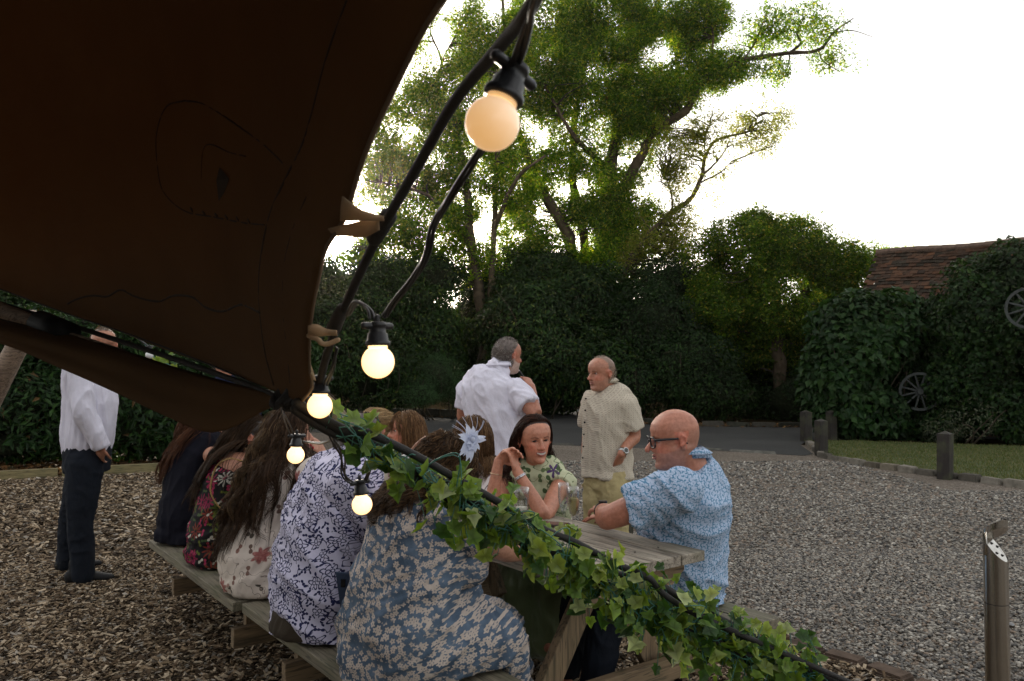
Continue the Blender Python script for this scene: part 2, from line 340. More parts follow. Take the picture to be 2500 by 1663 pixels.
# grass blades on the lawn
n = 60000; x = rng.uniform(4.9, 11.5, n); y = rng.uniform(8.6, 15.4, n); le = np.array(lawn_edge)
ex = np.interp(y, le[::-1, 1], le[::-1, 0]); k = (x > ex+.06) & (y < 15.5-(x-6.4)*.4); x, y = x[k], y[k]; n = len(x)
a = rng.uniform(0, 6.28, n); h = rng.uniform(.015, .04, n); w = .006; dx, dy = np.cos(a)*w, np.sin(a)*w; lx, ly = rng.normal(0, .012, n), rng.normal(0, .012, n)
V = np.stack([np.stack([x-dx, y-dy, np.full(n, .034)], 1), np.stack([x+dx, y+dy, np.full(n, .034)], 1), np.stack([x+lx, y+ly, .034+h], 1)], 1).reshape(-1, 3)
o = link('grass', np_mesh('grass', V, np.arange(3*n).reshape(-1, 3), fcol=pick([(.07, .1, .02), (.11, .12, .035), (.18, .16, .07)], [3, 2, 1], n)), leaf_mat('grass_blade', .3)); tag(o, 'short worn lawn grass behind the stone edging', 'grass', kind='stuff')
# stone lawn edging, brick edging, timber edging, road kerb
M_ST = attr_mat('edge_stone', .85, .3, 12, 40, .6, .006)
def along(pts, step):
    pts = [Vector((p[0], p[1], 0)) for p in pts]; out = []; acc = 0
    for a, b in zip(pts, pts[1:]):
        L = (b-a).length; d = (b-a)/L; t = -acc
        while t < L:
            if t >= 0: out.append((a+d*t, d))
            t += step
        acc = step-(t-L) if t > L else 0
    return out
def edging(name, label, pts, step, size, z, cols, group):
    root = thing(name, label, 'edging', (pts[0][0], pts[0][1], 0), group); mb = MB(); cl = []
    for p, d in along(pts, step):
        L = step*random.uniform(.86, .95); yaw = random.gauss(0, .05); X = Vector((d.x*math.cos(yaw)-d.y*math.sin(yaw), d.x*math.sin(yaw)+d.y*math.cos(yaw), random.gauss(0, .02))).normalized(); Y = Vector((-X.y, X.x, random.gauss(0, .04))).normalized(); Z = X.cross(Y)
        mb.box(p + Vector((0, 0, z+random.gauss(0, .006))), (L, size[0]*random.uniform(.9, 1.1), size[1]*random.uniform(.9, 1.1)), (X, Y, Z), .93); c = Vector(random.choice(cols))*random.uniform(.7, 1.25); cl += [c[:]]*8
    me = mb.mesh(name); set_col(me, np.array(cl)); bm = bmesh.new(); bm.from_mesh(me); bmesh.ops.bevel(bm, geom=list(bm.edges), offset=.012, segments=2, affect='EDGES'); bm.to_mesh(me); bm.free()
    link('stones', me, M_ST, root); return root
edging('stone_edging', 'low row of worn grey edging stones curving round the lawn', lawn_edge, .3, (.13, .12), .02, [(.15, .13, .1), (.1, .09, .075), (.2, .18, .15)], None)
edging('brick_edging', 'line of half buried brown bricks between the wood chips and the gravel', [WUV(-13.5, 3.79), WUV(5, 3.79)], .225, (.13, .08), -.012, [(.12, .075, .05), (.085, .06, .045), (.15, .1, .07)], None)
edging('kerb', 'thin concrete kerb strip where the road meets the gravel', [(-13, 21.6), (-4.4, 17.72), (.7, 14.98), (3.4, 14.08), (4.8, 13.17)], .9, (.06, .07), .0, [(.13, .125, .11), (.09, .085, .08)], None)
edging('bank_kerb', 'mossy kerb stones along the far side of the road below the bushes', [(-12, 30), (-5.2, 25.1), (-2.6, 23.1), (-1.6, 22.7)], .5, (.16, .3), .06, [(.08, .075, .06), (.05, .05, .04)], None)
edging('verge_kerb', 'low kerb under the laurels at the far side of the road', [(2.9, 22.5), (3.6, 19.7), (5.5, 19.3), (8, 19.0), (13, 18)], .6, (.16, .14), .05, [(.06, .055, .045), (.04, .04, .03)], None)
M_TIMB = wood_mat('edging_timber', (.11, .085, .035), (.27, .22, .10), (2, 40, 40), .4, ((.9, .44, 0), (-.44, .9, 0)))
r = thing('timber_edging', 'long greenish timber board holding back the bed under the rhododendrons', 'edging', (-6.65, 10.35, 0)); mb = MB()
X = Vector((.9, .438, 0)).normalized(); Y = Vector((-X.y, X.x, 0))
for i, s in enumerate((-4.1, -1.55, 1.0)): mb.box(Vector((-6.65, 10.4, .045)) + X*(s+.55+.4), (2.5, .09, .15), (X, Y, Vector((0, 0, 1))))
mb.build('boards', M_TIMB, r, bevel=.006)

# ---------------------------------------------------------------- foliage
def leaves(c, nrm, L, Wd, cols, m, name, parent, fold=.25, up=.3, lobed=False):
    """leaf-shaped folded blades, one per point"""
    n = len(c); nrm = nrm/np.maximum(np.linalg.norm(nrm, axis=1, keepdims=True), 1e-6); d = rng.normal(0, 1, (n, 3)); d[:, 2] -= up; d -= nrm*np.sum(d*nrm, 1, keepdims=True)*.7; d /= np.linalg.norm(d, axis=1, keepdims=True)
    s = np.cross(nrm, d); s /= np.maximum(np.linalg.norm(s, axis=1, keepdims=True), 1e-6); L = L[:, None]; Wd = Wd[:, None]
    nn = np.cross(d, s)
    v = np.stack([c, c + d*L*.45 + s*Wd*.5 + nn*Wd*fold, c + d*L, c + d*L*.45 - s*Wd*.5 + nn*Wd*fold, c+d*L*.5], 1)
    b = 5*np.arange(n)[:, None]; Fs = np.concatenate([b+np.array([[0, 1, 2, 4]]), b+np.array([[0, 4, 2, 3]])], 1).reshape(-1, 4)
    me = np_mesh(name, v.reshape(-1, 3), Fs, fcol=np.repeat(cols, 2, 0)); return link(name, me, m, parent)
KD = 3.6
def blob_points(blobs, dens, thr=.35, nf=1.0, shell=.55, seed=1):
    """points through lumpy ellipsoids; blobs (centre, (rx,ry,rz), weight); holes where the noise is low"""
    A = []; Nn = []
    for i, (c, r, w) in enumerate(blobs):
        k = int(dens*KD*w*(r[0]*r[1]+r[0]*r[2]+r[1]*r[2])/3); u = rng.normal(0, 1, (k, 3)); u /= np.linalg.norm(u, axis=1, keepdims=True)
        lump = .78 + .5*vnoise(u*2.3+i*7.7, seed+i); q = rng.uniform(shell**3, 1, (k, 1))**(1/3)*lump[:, None]; p = u*q*np.array(r) + np.array(c)
        keep = vnoise(p*nf+31.7, seed) + .35*vnoise(p*nf*3.1, seed+5) > thr+.175; A.append(p[keep]); Nn.append(u[keep])
    return np.concatenate(A), np.concatenate(Nn)
def PB(px, py, d, rx, ry=None, rd=None, w=1.0):
    ry = ry or rx; k = d/F; return (tuple(P(px, py, d)), (rx*k, (rd if rd else (rx+ry)/2*k), ry*k), w)
M_BARK = attr_mat('bark', .9, .35, 6, 18, .9, .03)
def limbs(name, polys, parent, col=(.075, .055, .036)):
    mb = MB()
    for pl in polys:
        pts = curve([P(*q[:3]) for q in pl], 5); rs = np.interp(np.linspace(0, 1, len(pts)), np.linspace(0, 1, len(pl)), [q[3] for q in pl]); rs = [float(r)*.74*(1+random.uniform(-.14, .14)) for r in rs]; pts = [p + Vector([random.gauss(0, .13*r) for _ in range(3)]) for p, r in zip(pts, rs)]
        mb.sweep(pts, rs, 9)
    me = mb.mesh(name, True); v = np.array(mb.v); set_col(me, np.array(col)[None]*(.6+.9*vnoise(v*[3, 3, .8]))[:, None]); return link(name, me, M_BARK, parent)
def twigs(parent, starts, ends, r0=.02, name='twigs', col=(.07, .055, .04)):
    mb = MB()
    for a, b in zip(starts, ends):
        a = Vector(a); b = Vector(b); L = (b-a).length; m1 = lin(a, b, .35) + Vector([random.gauss(0, L*.07) for _ in range(3)]) + Vector((0, 0, L*.06)); m2 = lin(a, b, .7) + Vector([random.gauss(0, L*.08) for _ in range(3)])
        mb.sweep(curve([a, m1, m2, b], 2), list(np.linspace(r0, r0*.2, 7)), 4, dome=False)
    me = mb.mesh(name, True); set_col(me, np.tile(col, (len(mb.v), 1))); o = link(name, me, M_BARK, parent)
    if len(ends) > 60: o['kind'] = 'stuff'
    return o
LG = leaf_mat('tree_leaf', .55, .6, (2.0, 1.9, .5), .12); LD = leaf_mat('hedge_leaf', .25, .5, (1.8, 1.7, .5), .2); LY = leaf_mat('thin_leaf', .62, .6, (1.9, 1.7, .5), .12)
def tree(name, label, polys, blobs, dens, size, cols, w, m=LG, thr=.42, nf=.9, ntw=120, spray=7, ratio=.42, group='trees beyond the road', core=0):
    base = P(*polys[0][0][:3]); root = thing(name, label, 'tree', (base.x, base.y, 0), group)
    limbs('trunk', polys, root)
    c, nr = blob_points(blobs, dens, thr, nf, .25, int(blobs[0][2]*10)+len(blobs))
    k = rng.choice(len(c), min(ntw, len(c)), replace=False); lp = []
    for pl in polys: lp += [P(*q[:3]) for q in pl[1:]]
    lp2 = [q for pl in polys for q in curve([P(*s[:3]) for s in pl], 5)[3:]]; lpa = np.array([tuple(q) for q in lp2])
    st = [];
    for i in k:
        d = np.linalg.norm(lpa-c[i], axis=1) + np.maximum(0, lpa[:, 2]-c[i][2])*.8; st.append(lpa[np.argmin(d)])
    twigs(root, st, c[k], .03)
    d = rng.normal(0, 1, c.shape); d /= np.linalg.norm(d, axis=1, keepdims=True); t = rng.uniform(-1, 1, (len(c), spray, 1))*size*2.6
    pts = (c[:, None]+d[:, None]*t + rng.normal(0, size*.45, (len(c), spray, 3))).reshape(-1, 3); nn = np.repeat(nr*.4+np.array([0, 0, .8])+rng.normal(0, .5, nr.shape), spray, 0); nn = nn + rng.normal(0, .35, nn.shape)
    q = len(pts); col = pick(cols, w, q)*(.75+.5*np.repeat(vnoise(c*1.1, 3), spray))[:, None]
    leaves(pts, nn, rng.uniform(.7, 1.3, q)*size, rng.uniform(.7, 1.3, q)*size*ratio, col, m, 'crown', root); return root
def bush(name, label, blobs, dens, size, cols, w, m=LD, ratio=.38, cat='bush', thr=.15, core=True, group='dark bushes along the road', stems=True):
    c0 = Vector(blobs[0][0]); root = thing(name, label, cat, (c0.x, c0.y, 0), group)
    c, nr = blob_points(blobs, dens, thr, 1.3, .72, len(blobs)*3+1); k = c[:, 2] > .03; c, nr = c[k], nr[k]
    q = len(c); nn = nr + rng.normal(0, .45, nr.shape) + [0, 0, .45]
    leaves(c, nn, rng.uniform(.7, 1.3, q)*size, rng.uniform(.7, 1.3, q)*size*ratio, pick(cols, w, q)*(.65+.7*vnoise(c*1.6, 9))[:, None], m, 'foliage', root, up=.6)
    if core:  # dark solid core stands in for the shaded inside of the bush
        mb = MB()
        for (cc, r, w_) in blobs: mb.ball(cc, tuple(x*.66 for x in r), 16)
        me = mb.mesh('dark_core', True); v = np.array(mb.v); nz = vnoise(v*1.8, 4)
        me.vertices.foreach_set('co', (v + (nz[:, None]-.5)*.3).astype(np.float32).ravel()); set_col(me, np.tile((.012, .016, .007), (len(v), 1))); link('dark_core', me, M_DARK, root)
    if stems:
        st = []; en = []
        for (cc, r, w_) in blobs[:6]:
            for _ in range(3): st.append((cc[0]+random.uniform(-.3, .3)*r[0], cc[1], 0)); en.append((cc[0]+random.uniform(-.8, .8)*r[0], cc[1]-r[1]*.8, cc[2]+random.uniform(-.2, .7)*r[2]))
        twigs(root, st, en, .02, 'stems')
    return root
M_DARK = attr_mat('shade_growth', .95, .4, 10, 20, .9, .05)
GA = [(.045, .105, .010), (.085, .175, .013), (.17, .27, .02), (.32, .34, .03), (.12, .08, .02)]
A = lambda *l: [tuple(x) for x in l]
# tree with the twin stem, left of the standing man
tree('twin_stem_tree', 'tall tree with a pale twin stem rising left of the man in the white shirt',
  [A((1182, 960, 24, .30), (1180, 830, 24, .26), (1168, 700, 24, .22), (1150, 600, 24, .19), (1140, 480, 24, .15), (1120, 340, 24, .12), (1062, 230, 24, .07), (1078, 150, 24, .05), (1050, 70, 24, .035), (1085, 10, 24, .02), (1110, -40, 24, .015)), A((1050, 70, 24, .03), (1020, 50, 24, .02), (985, 20, 24, .01)), A((1078, 150, 24, .03), (1110, 90, 24, .025), (1150, 20, 24, .015)),
   A((1186, 960, 23.8, .22), (1196, 820, 23.8, .18), (1200, 700, 23.8, .15), (1206, 560, 23.8, .13), (1212, 400, 23.8, .11), (1232, 200, 23.8, .07), (1225, -60, 23.8, .05)),
   A((1150, 600, 24, .14), (1090, 520, 24, .1), (1030, 470, 23.5, .07), (930, 445, 23, .03)), A((1120, 340, 24, .1), (1040, 300, 24, .07), (935, 250, 24, .03)),
   A((1140, 480, 24, .08), (1080, 440, 25, .06), (1000, 560, 24, .04), (900, 600, 24, .02)), A((1206, 560, 23.8, .1), (1260, 440, 23, .08), (1330, 380, 23, .04))],
  [PB(1000, 290, 24, 95, 90), PB(975, 440, 24, 95, 80), PB(950, 560, 23.5, 75, 45, w=.8), PB(1100, 230, 24, 120, 110), PB(1200, 120, 24.5, 110, 130), PB(1060, 400, 24, 100, 90), PB(1180, 330, 25, 100, 90), PB(1060, 560, 24, 90, 70), PB(1150, 640, 24, 80, 50), PB(930, 380, 25, 60, 60, w=.5), PB(1040, 90, 24, 75, 70, w=.16), PB(1250, 450, 24, 80, 80), PB(900, 600, 25, 45, 45, w=.6), PB(880, 640, 25, 80, 35, w=.8), PB(1010, 650, 24.5, 90, 50), PB(870, 480, 25, 45, 50, w=.25), PB(900, 310, 25, 40, 40, w=.15), PB(1120, 480, 24.5, 80, 80)],
  560, .10, GA, [3, 4, 3, 1.3, .25], thr=.40, nf=1.25, ntw=420)
tree('spreading_ash_tree', 'huge ash tree with several dark trunks and one long bough reaching right into the sky',
  [A((1490, 1000, 27, .5), (1480, 850, 27, .45), (1470, 700, 27, .42), (1478, 560, 27, .38), (1490, 420, 27, .3), (1520, 250, 27, .22), (1540, 80, 27, .15), (1550, -80, 27, .1)),
   A((1440, 900, 26.5, .4), (1420, 720, 26.5, .32), (1385, 580, 26.5, .28), (1320, 450, 26.5, .2), (1265, 320, 26.5, .14), (1240, 150, 26.5, .08)),
   A((1445, 760, 27.5, .25), (1430, 600, 27.5, .22), (1400, 450, 27.5, .2), (1405, 280, 27.5, .15), (1440, 60, 27.5, .1)),
   A((1478, 540, 27, .25), (1560, 390, 26.5, .22), (1600, 320, 26.5, .2), (1677, 268, 26, .17), (1712, 200, 26, .15), (1815, 147, 25.5, .12), (1927, 130, 25, .09), (1998, 123, 25, .07), (2034, 80, 25, .05), (2083, 45, 25, .025)),
   A((1927, 130, 25, .06), (1955, 105, 25, .05), (1945, 78, 25, .04), (1965, 40, 25, .02)), A((1998, 123, 25, .04), (2010, 150, 25, .03), (2050, 175, 25, .015)), A((2034, 80, 25, .03), (2080, 75, 25, .025), (2130, 90, 25, .012)),
   A((1815, 147, 25.5, .05), (1845, 100, 25.5, .04), (1860, 60, 25, .02)), A((1712, 200, 26, .07), (1740, 110, 26, .05), (1730, 10, 26, .03)), A((1490, 420, 27, .15), (1400, 330, 26, .1), (1330, 210, 26, .05))],
  [PB(1350, 60, 27, 125, 130), PB(1500, 30, 27.5, 140, 130), PB(1450, 200, 27, 115, 100), PB(1600, 120, 27, 105, 100), PB(1330, 240, 27, 85, 90), PB(1560, 250, 26.5, 95, 85), PB(1400, 370, 27, 90, 80, w=.7), PB(1510, 400, 28, 80, 70, w=.8), PB(1430, 540, 27, 85, 80, w=.7), PB(1320, 500, 27, 80, 80, w=.7), PB(1490, 640, 26.5, 95, 95), PB(1350, 640, 26.5, 95, 80), PB(1700, 50, 26.5, 90, 80), PB(1755, 170, 26, 75, 50), PB(1650, 230, 26, 70, 50), PB(1850, 70, 25.5, 75, 55, w=.42), PB(1950, 60, 25, 75, 55, w=.25), PB(2040, 90, 25, 55, 60, w=.2), PB(2090, 150, 25, 40, 35, w=.2), PB(1870, 180, 25.5, 60, 35, w=.6), PB(2010, 150, 25, 45, 30, w=.18), PB(1470, 780, 26, 80, 90), PB(1480, 500, 27, 110, 100), PB(1400, 700, 26.5, 110, 90), PB(1560, 560, 26.5, 70, 90, w=.7), PB(1290, 380, 26.5, 70, 80, w=.8), PB(1540, 340, 27.5, 90, 80), PB(1280, 560, 26.5, 80, 80)],
  520, .112, GA, [4, 4, 2.5, 1.2, .3], thr=.40, nf=1.25, ntw=560)
tree('slender_tree', 'thin yellow green tree with a slanting bare limb right of the big ash',
  [A((1500, 900, 25, .2), (1510, 720, 25, .17), (1560, 600, 25, .15), (1640, 520, 25, .12), (1690, 480, 25, .1), (1713, 430, 25, .09), (1722, 385, 25, .07), (1750, 342, 25, .06), (1830, 320, 25, .04), (1850, 285, 25, .02)),
   A((1713, 430, 25, .05), (1750, 395, 25, .04), (1775, 360, 25, .02)), A((1713, 445, 25, .04), (1760, 420, 25, .03), (1785, 395, 25, .012)), A((1722, 385, 25, .04), (1720, 340, 25, .03), (1735, 300, 25, .015)), A((1640, 520, 25, .06), (1640, 480, 25, .04), (1625, 430, 25, .02))],
  [PB(1700, 310, 25, 85, 60, w=.8), PB(1790, 265, 25, 80, 60, w=.75), PB(1870, 285, 25, 65, 55, w=.55), PB(1650, 390, 25, 75, 65, w=.7), PB(1640, 560, 25, 85, 70, w=.8), PB(1755, 380, 25, 60, 55, w=.55), PB(1600, 480, 25, 70, 70, w=.8), PB(1710, 480, 25, 65, 50, w=.35), PB(1850, 350, 25, 60, 40, w=.4), PB(1660, 650, 25, 90, 70, w=1), PB(1570, 640, 24.5, 60, 70, w=.8)],
  420, .085, [(.12, .16, .03), (.17, .20, .045), (.2, .19, .05), (.08, .12, .02)], [3, 3, 1.5, 1.5], m=LY, thr=.43, nf=1.4, ntw=200)
tree('round_headed_tree', 'dense round headed tree with yellowing leaves left of the tiled roof',
  [A((1905, 1010, 22, .25), (1900, 850, 22, .22), (1890, 700, 22, .16), (1850, 600, 22, .08)), A((1900, 850, 22, .15), (1960, 720, 22, .12), (2020, 640, 22, .06))],
  [PB(1815, 620, 22, 105, 95), PB(1930, 605, 22, 95, 75), PB(2040, 660, 22, 85, 75), PB(1770, 730, 22, 95, 85), PB(1890, 740, 22, 115, 95), PB(2030, 770, 22, 85, 85), PB(2120, 640, 22, 40, 40, w=.5), PB(1725, 640, 22.5, 60, 60, w=.6), PB(1850, 850, 23, 130, 70), PB(1840, 545, 22, 50, 35, w=.8)],
  760, .085, [(.045, .09, .012), (.075, .14, .016), (.15, .20, .025), (.32, .27, .05), (.03, .055, .01)], [4, 4, 2, .5, 2], thr=.34, nf=1.2, ntw=90, ratio=.6)
tree('far_tree', 'small tree top just showing above the ridge of the tiled roof', [A((2190, 900, 30, .15), (2190, 700, 30, .1), (2190, 640, 30, .05))], [PB(2190, 645, 30, 70, 42, w=1), PB(2230, 650, 30, 50, 30)], 500, .09, GA, [3, 3, 3, 1, 0], thr=.3, ntw=20)
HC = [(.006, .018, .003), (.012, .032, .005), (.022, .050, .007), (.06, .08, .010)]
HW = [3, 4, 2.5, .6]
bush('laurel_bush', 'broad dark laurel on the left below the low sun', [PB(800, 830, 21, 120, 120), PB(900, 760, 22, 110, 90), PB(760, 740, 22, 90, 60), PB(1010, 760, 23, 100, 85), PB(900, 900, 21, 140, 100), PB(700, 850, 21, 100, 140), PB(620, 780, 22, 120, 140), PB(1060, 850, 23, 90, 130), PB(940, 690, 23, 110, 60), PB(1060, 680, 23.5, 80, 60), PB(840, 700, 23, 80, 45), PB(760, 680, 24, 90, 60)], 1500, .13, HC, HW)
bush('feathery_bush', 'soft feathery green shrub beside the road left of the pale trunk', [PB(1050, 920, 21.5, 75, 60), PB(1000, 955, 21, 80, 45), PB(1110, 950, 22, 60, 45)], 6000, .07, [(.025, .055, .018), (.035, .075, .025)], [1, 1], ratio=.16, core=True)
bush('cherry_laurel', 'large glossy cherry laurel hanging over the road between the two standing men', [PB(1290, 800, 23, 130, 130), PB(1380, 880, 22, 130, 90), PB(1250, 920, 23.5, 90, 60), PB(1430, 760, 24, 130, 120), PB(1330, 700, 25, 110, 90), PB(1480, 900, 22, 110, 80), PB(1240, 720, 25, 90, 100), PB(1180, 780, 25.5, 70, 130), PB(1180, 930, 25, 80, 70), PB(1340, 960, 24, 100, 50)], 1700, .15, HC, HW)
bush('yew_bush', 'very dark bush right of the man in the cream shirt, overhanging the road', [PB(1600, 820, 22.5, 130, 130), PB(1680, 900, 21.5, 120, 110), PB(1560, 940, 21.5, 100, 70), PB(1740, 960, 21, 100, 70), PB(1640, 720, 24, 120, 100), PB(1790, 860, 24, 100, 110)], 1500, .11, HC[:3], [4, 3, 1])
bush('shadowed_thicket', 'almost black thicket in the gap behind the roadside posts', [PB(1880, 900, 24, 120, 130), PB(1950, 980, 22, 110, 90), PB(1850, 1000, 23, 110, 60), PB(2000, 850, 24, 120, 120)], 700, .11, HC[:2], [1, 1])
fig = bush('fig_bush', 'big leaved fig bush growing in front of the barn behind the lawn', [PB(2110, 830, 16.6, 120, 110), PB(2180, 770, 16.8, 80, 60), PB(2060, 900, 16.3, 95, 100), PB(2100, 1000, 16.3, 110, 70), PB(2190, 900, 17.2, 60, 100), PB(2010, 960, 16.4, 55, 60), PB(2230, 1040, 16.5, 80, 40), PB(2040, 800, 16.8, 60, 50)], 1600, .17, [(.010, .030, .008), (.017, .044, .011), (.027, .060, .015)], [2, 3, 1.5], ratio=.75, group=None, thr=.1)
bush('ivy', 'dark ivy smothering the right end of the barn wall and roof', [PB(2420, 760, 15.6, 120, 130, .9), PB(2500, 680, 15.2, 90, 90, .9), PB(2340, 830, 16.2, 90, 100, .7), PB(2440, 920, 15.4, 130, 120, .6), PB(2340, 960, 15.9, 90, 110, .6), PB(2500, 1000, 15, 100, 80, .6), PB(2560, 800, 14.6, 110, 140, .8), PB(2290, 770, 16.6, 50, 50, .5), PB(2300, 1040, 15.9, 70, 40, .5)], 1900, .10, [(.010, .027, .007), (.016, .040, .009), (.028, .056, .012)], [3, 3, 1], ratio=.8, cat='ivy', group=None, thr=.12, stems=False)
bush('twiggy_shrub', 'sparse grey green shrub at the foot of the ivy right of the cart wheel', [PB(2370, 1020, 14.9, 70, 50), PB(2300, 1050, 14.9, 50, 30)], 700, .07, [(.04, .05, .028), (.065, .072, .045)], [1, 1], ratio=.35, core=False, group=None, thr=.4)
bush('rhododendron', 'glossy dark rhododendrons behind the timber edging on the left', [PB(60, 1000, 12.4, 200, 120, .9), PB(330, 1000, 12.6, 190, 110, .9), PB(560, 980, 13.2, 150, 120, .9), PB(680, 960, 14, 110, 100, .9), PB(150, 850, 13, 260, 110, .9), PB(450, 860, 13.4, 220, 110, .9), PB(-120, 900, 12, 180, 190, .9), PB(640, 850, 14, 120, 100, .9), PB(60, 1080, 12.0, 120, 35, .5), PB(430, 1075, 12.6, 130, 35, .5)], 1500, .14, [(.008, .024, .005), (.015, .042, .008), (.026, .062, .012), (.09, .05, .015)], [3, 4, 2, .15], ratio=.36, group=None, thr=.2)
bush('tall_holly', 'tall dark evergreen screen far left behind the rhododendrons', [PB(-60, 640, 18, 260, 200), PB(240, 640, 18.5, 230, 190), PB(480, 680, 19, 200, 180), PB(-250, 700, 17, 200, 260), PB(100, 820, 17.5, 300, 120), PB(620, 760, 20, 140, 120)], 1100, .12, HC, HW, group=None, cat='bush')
# distant wood behind everything
bl = []
for i in range(34): x = -68+i*4.2+random.uniform(-1, 1); bl.append(((x, 48+random.uniform(-4, 6), 1.6), (4.2, 2.5, random.uniform(2.6, 4.2)), 1))
c, nr = blob_points(bl, 520, .1, .6, .7, 3); k = c[:, 2] > 0; c, nr = c[k], nr[k]; q = len(c)
o = leaves(c, nr, rng.uniform(.2, .4, q), rng.uniform(.15, .3, q), pick(HC, HW, q), LD, 'far_woodland', None); tag(o, 'distant belt of dark trees seen through gaps', 'woodland', kind='stuff')

# ---------------------------------------------------------------- barn, cart wheels, posts
R0 = Vector((9.25, 20, 4.3)); RD = Vector((.733, -.68, 0)).normalized(); RN = Vector((-.68, -.733, 0)).normalized()
barn = thing('barn', 'old barn with a sagging roof of red brown clay tiles behind the fig and ivy', 'barn', (9.25, 20, 0))
mb = MB(); cl = []
sl_ = (RN*1.0 + Vector((0, 0, -1.0))).normalized(); nrm = RD.cross(sl_); nrm = nrm if nrm.z > 0 else -nrm
rows = 30; tl = .165
for i in range(rows):
    for j in range(46):
        u = j*tl + (tl/2 if i % 2 else 0); sag = -.03*math.sin(min(1, u/6)*math.pi) + .02*math.sin(u*2.1+.3) + .012*math.sin(i*1.3+u*3)
        p = R0 + RD*u + sl_*(i*.105+.05) + Vector((0, 0, sag+random.gauss(0, .004))); lift = random.gauss(.014, .004)
        Y = (sl_ + nrm*(.13+random.gauss(0, .02))).normalized(); Xx = (RD + nrm*random.gauss(0, .02)).normalized()
        mb.box(p+nrm*lift, (tl*.965, .15, .016), (Xx, -Y, nrm)); n_ = mnoise.noise(Vector((u*.7, i*.2, 0)))
        c = Vector(random.choices([(.060, .031, .019), (.046, .027, .018), (.034, .022, .016), (.085, .040, .022), (.024, .019, .014), (.16, .14, .11)], [4, 4, 3, 1, 2, .06])[0])*(random.uniform(.8, 1.2)*(1+.5*n_)); cl += [c[:]]*8
me = mb.mesh('roof_tiles'); set_col(me, np.array(cl)); link('roof', me, attr_mat('clay_tile', .85, .3, 10, 40, .5, .005), barn)
mb = MB(); pts = [R0 + RD*(j*.3-.05) + Vector((0, 0, .02-.03*math.sin(min(1, j*.3/6)*math.pi) + .02*math.sin(j*.63+.3))) for j in range(27)]
for j in range(26): mb.sweep([pts[j], pts[j+1]-RD*.012], [.085, .075], 8, dome=False)
link('ridge', mb.mesh('ridge'), plain('ridge_tile', (.12, .075, .055), .9, .3), barn)
M_BRW = NG('old_brick'); o_ = M_BRW.co(); br = M_BRW.n('TexBrick', {'Vector': M_BRW.n('Mapping', {'Vector': o_, 'Rotation': (math.pi/2, 0, rad(-43))}).outputs[0], 'Color1': (.13, .06, .04, 1), 'Color2': (.09, .05, .035, 1), 'Mortar': (.12, .11, .09, 1), 'Scale': 4.5, 'Mortar Size': .02}); M_BRW = M_BRW.pbr(br.outputs[0], .9, M_BRW.bump(br.outputs[1], .5, .01))
mb = MB(); wc = R0 + RN*1.9; mb.box(Vector((wc.x, wc.y, 1.05)) + RD*4.0, (8, .3, 2.3), (RD, RN, Vector((0, 0, 1)))); gc = R0 + RD*.15 + Vector((0, 0, 0))
mb.add([Vector((gc.x, gc.y, 4.15)), gc*1 + RN*2.0 - Vector((0, 0, 2.15)), (gc + RN*2.0)*1 - Vector((0, 0, 4.3)), gc - RN*2.0 - Vector((0, 0, 4.3)), gc - RN*2.0 - Vector((0, 0, 2.15))], [(0, 1, 2, 3, 4)])
link('wall', mb.mesh('wall'), M_BRW, barn)
mb = MB(); bs_ = R0 - RN*0.1
mb.add([R0+Vector((0, 0, -.03)), R0+RD*7.6+Vector((0, 0, -.03)), R0+RD*7.6-RN*3.0-Vector((0, 0, 3.03)), R0-RN*3.0-Vector((0, 0, 3.03))], [(0, 1, 2, 3), (3, 2, 1, 0)][:1]); link('rear_roof', mb.mesh('rear_roof'), plain('rear_tile', (.12, .06, .045), .9), barn)
M_WHL = plain('grey_painted_wood', (.035, .04, .038), .8, .35, 15, 30, .5, .005)
def wheel(c, R, face, label, nsp=12):
    root = thing('cart_wheel', label, 'cart wheel', c, 'old cart wheels by the barn'); Y = Vector(face).normalized(); X = Vector((0, 0, 1)).cross(Y).normalized(); Z = Vector((0, 0, 1)); c = Vector(c)
    mb = MB(); k = 40; ring = lambda r: [c + X*(r*math.cos(6.2832*i/k)) + Z*(r*math.sin(6.2832*i/k)) for i in range(k)]
    V = []; 
    for r, dy in ((R, -.03), (R*.87, -.03), (R*.87, .03), (R, .03)): V += [p+Y*dy for p in ring(r)]
    mb.add(V, [(a*k+i, a*k+(i+1) % k, ((a+1) % 4)*k+(i+1) % k, ((a+1) % 4)*k+i) for a in range(4) for i in range(k)]); mb.build('rim', M_WHL, root)
    mb = MB(); mb.sweep([c-Y*.09, c+Y*.09], [R*.17, R*.14], 16, X, dome=False); mb.build('hub', M_WHL, root)
    for i in range(nsp): a = 6.2832*(i+.5)/nsp; d = X*math.cos(a)+Z*math.sin(a); MB().sweep([c+d*R*.12, c+d*R*.5, c+d*R*.9], [.022, .02, .017], 6, dome=False).build('spoke', M_WHL, root)
    return root
wheel(P(2246, 956, 15.9), .385, (-.35, -.94, 0), 'weathered wooden cart wheel half hidden by the fig leaves')
wheel(P(2512, 752, 13.6), .36, (-.5, -.86, 0), 'white spoked wheel hung high on the ivy at the edge of the roof', 10)
M_POST = wood_mat('post_wood', (.007, .005, .004), (.026, .019, .015), (30, 30, 2.5), .5)
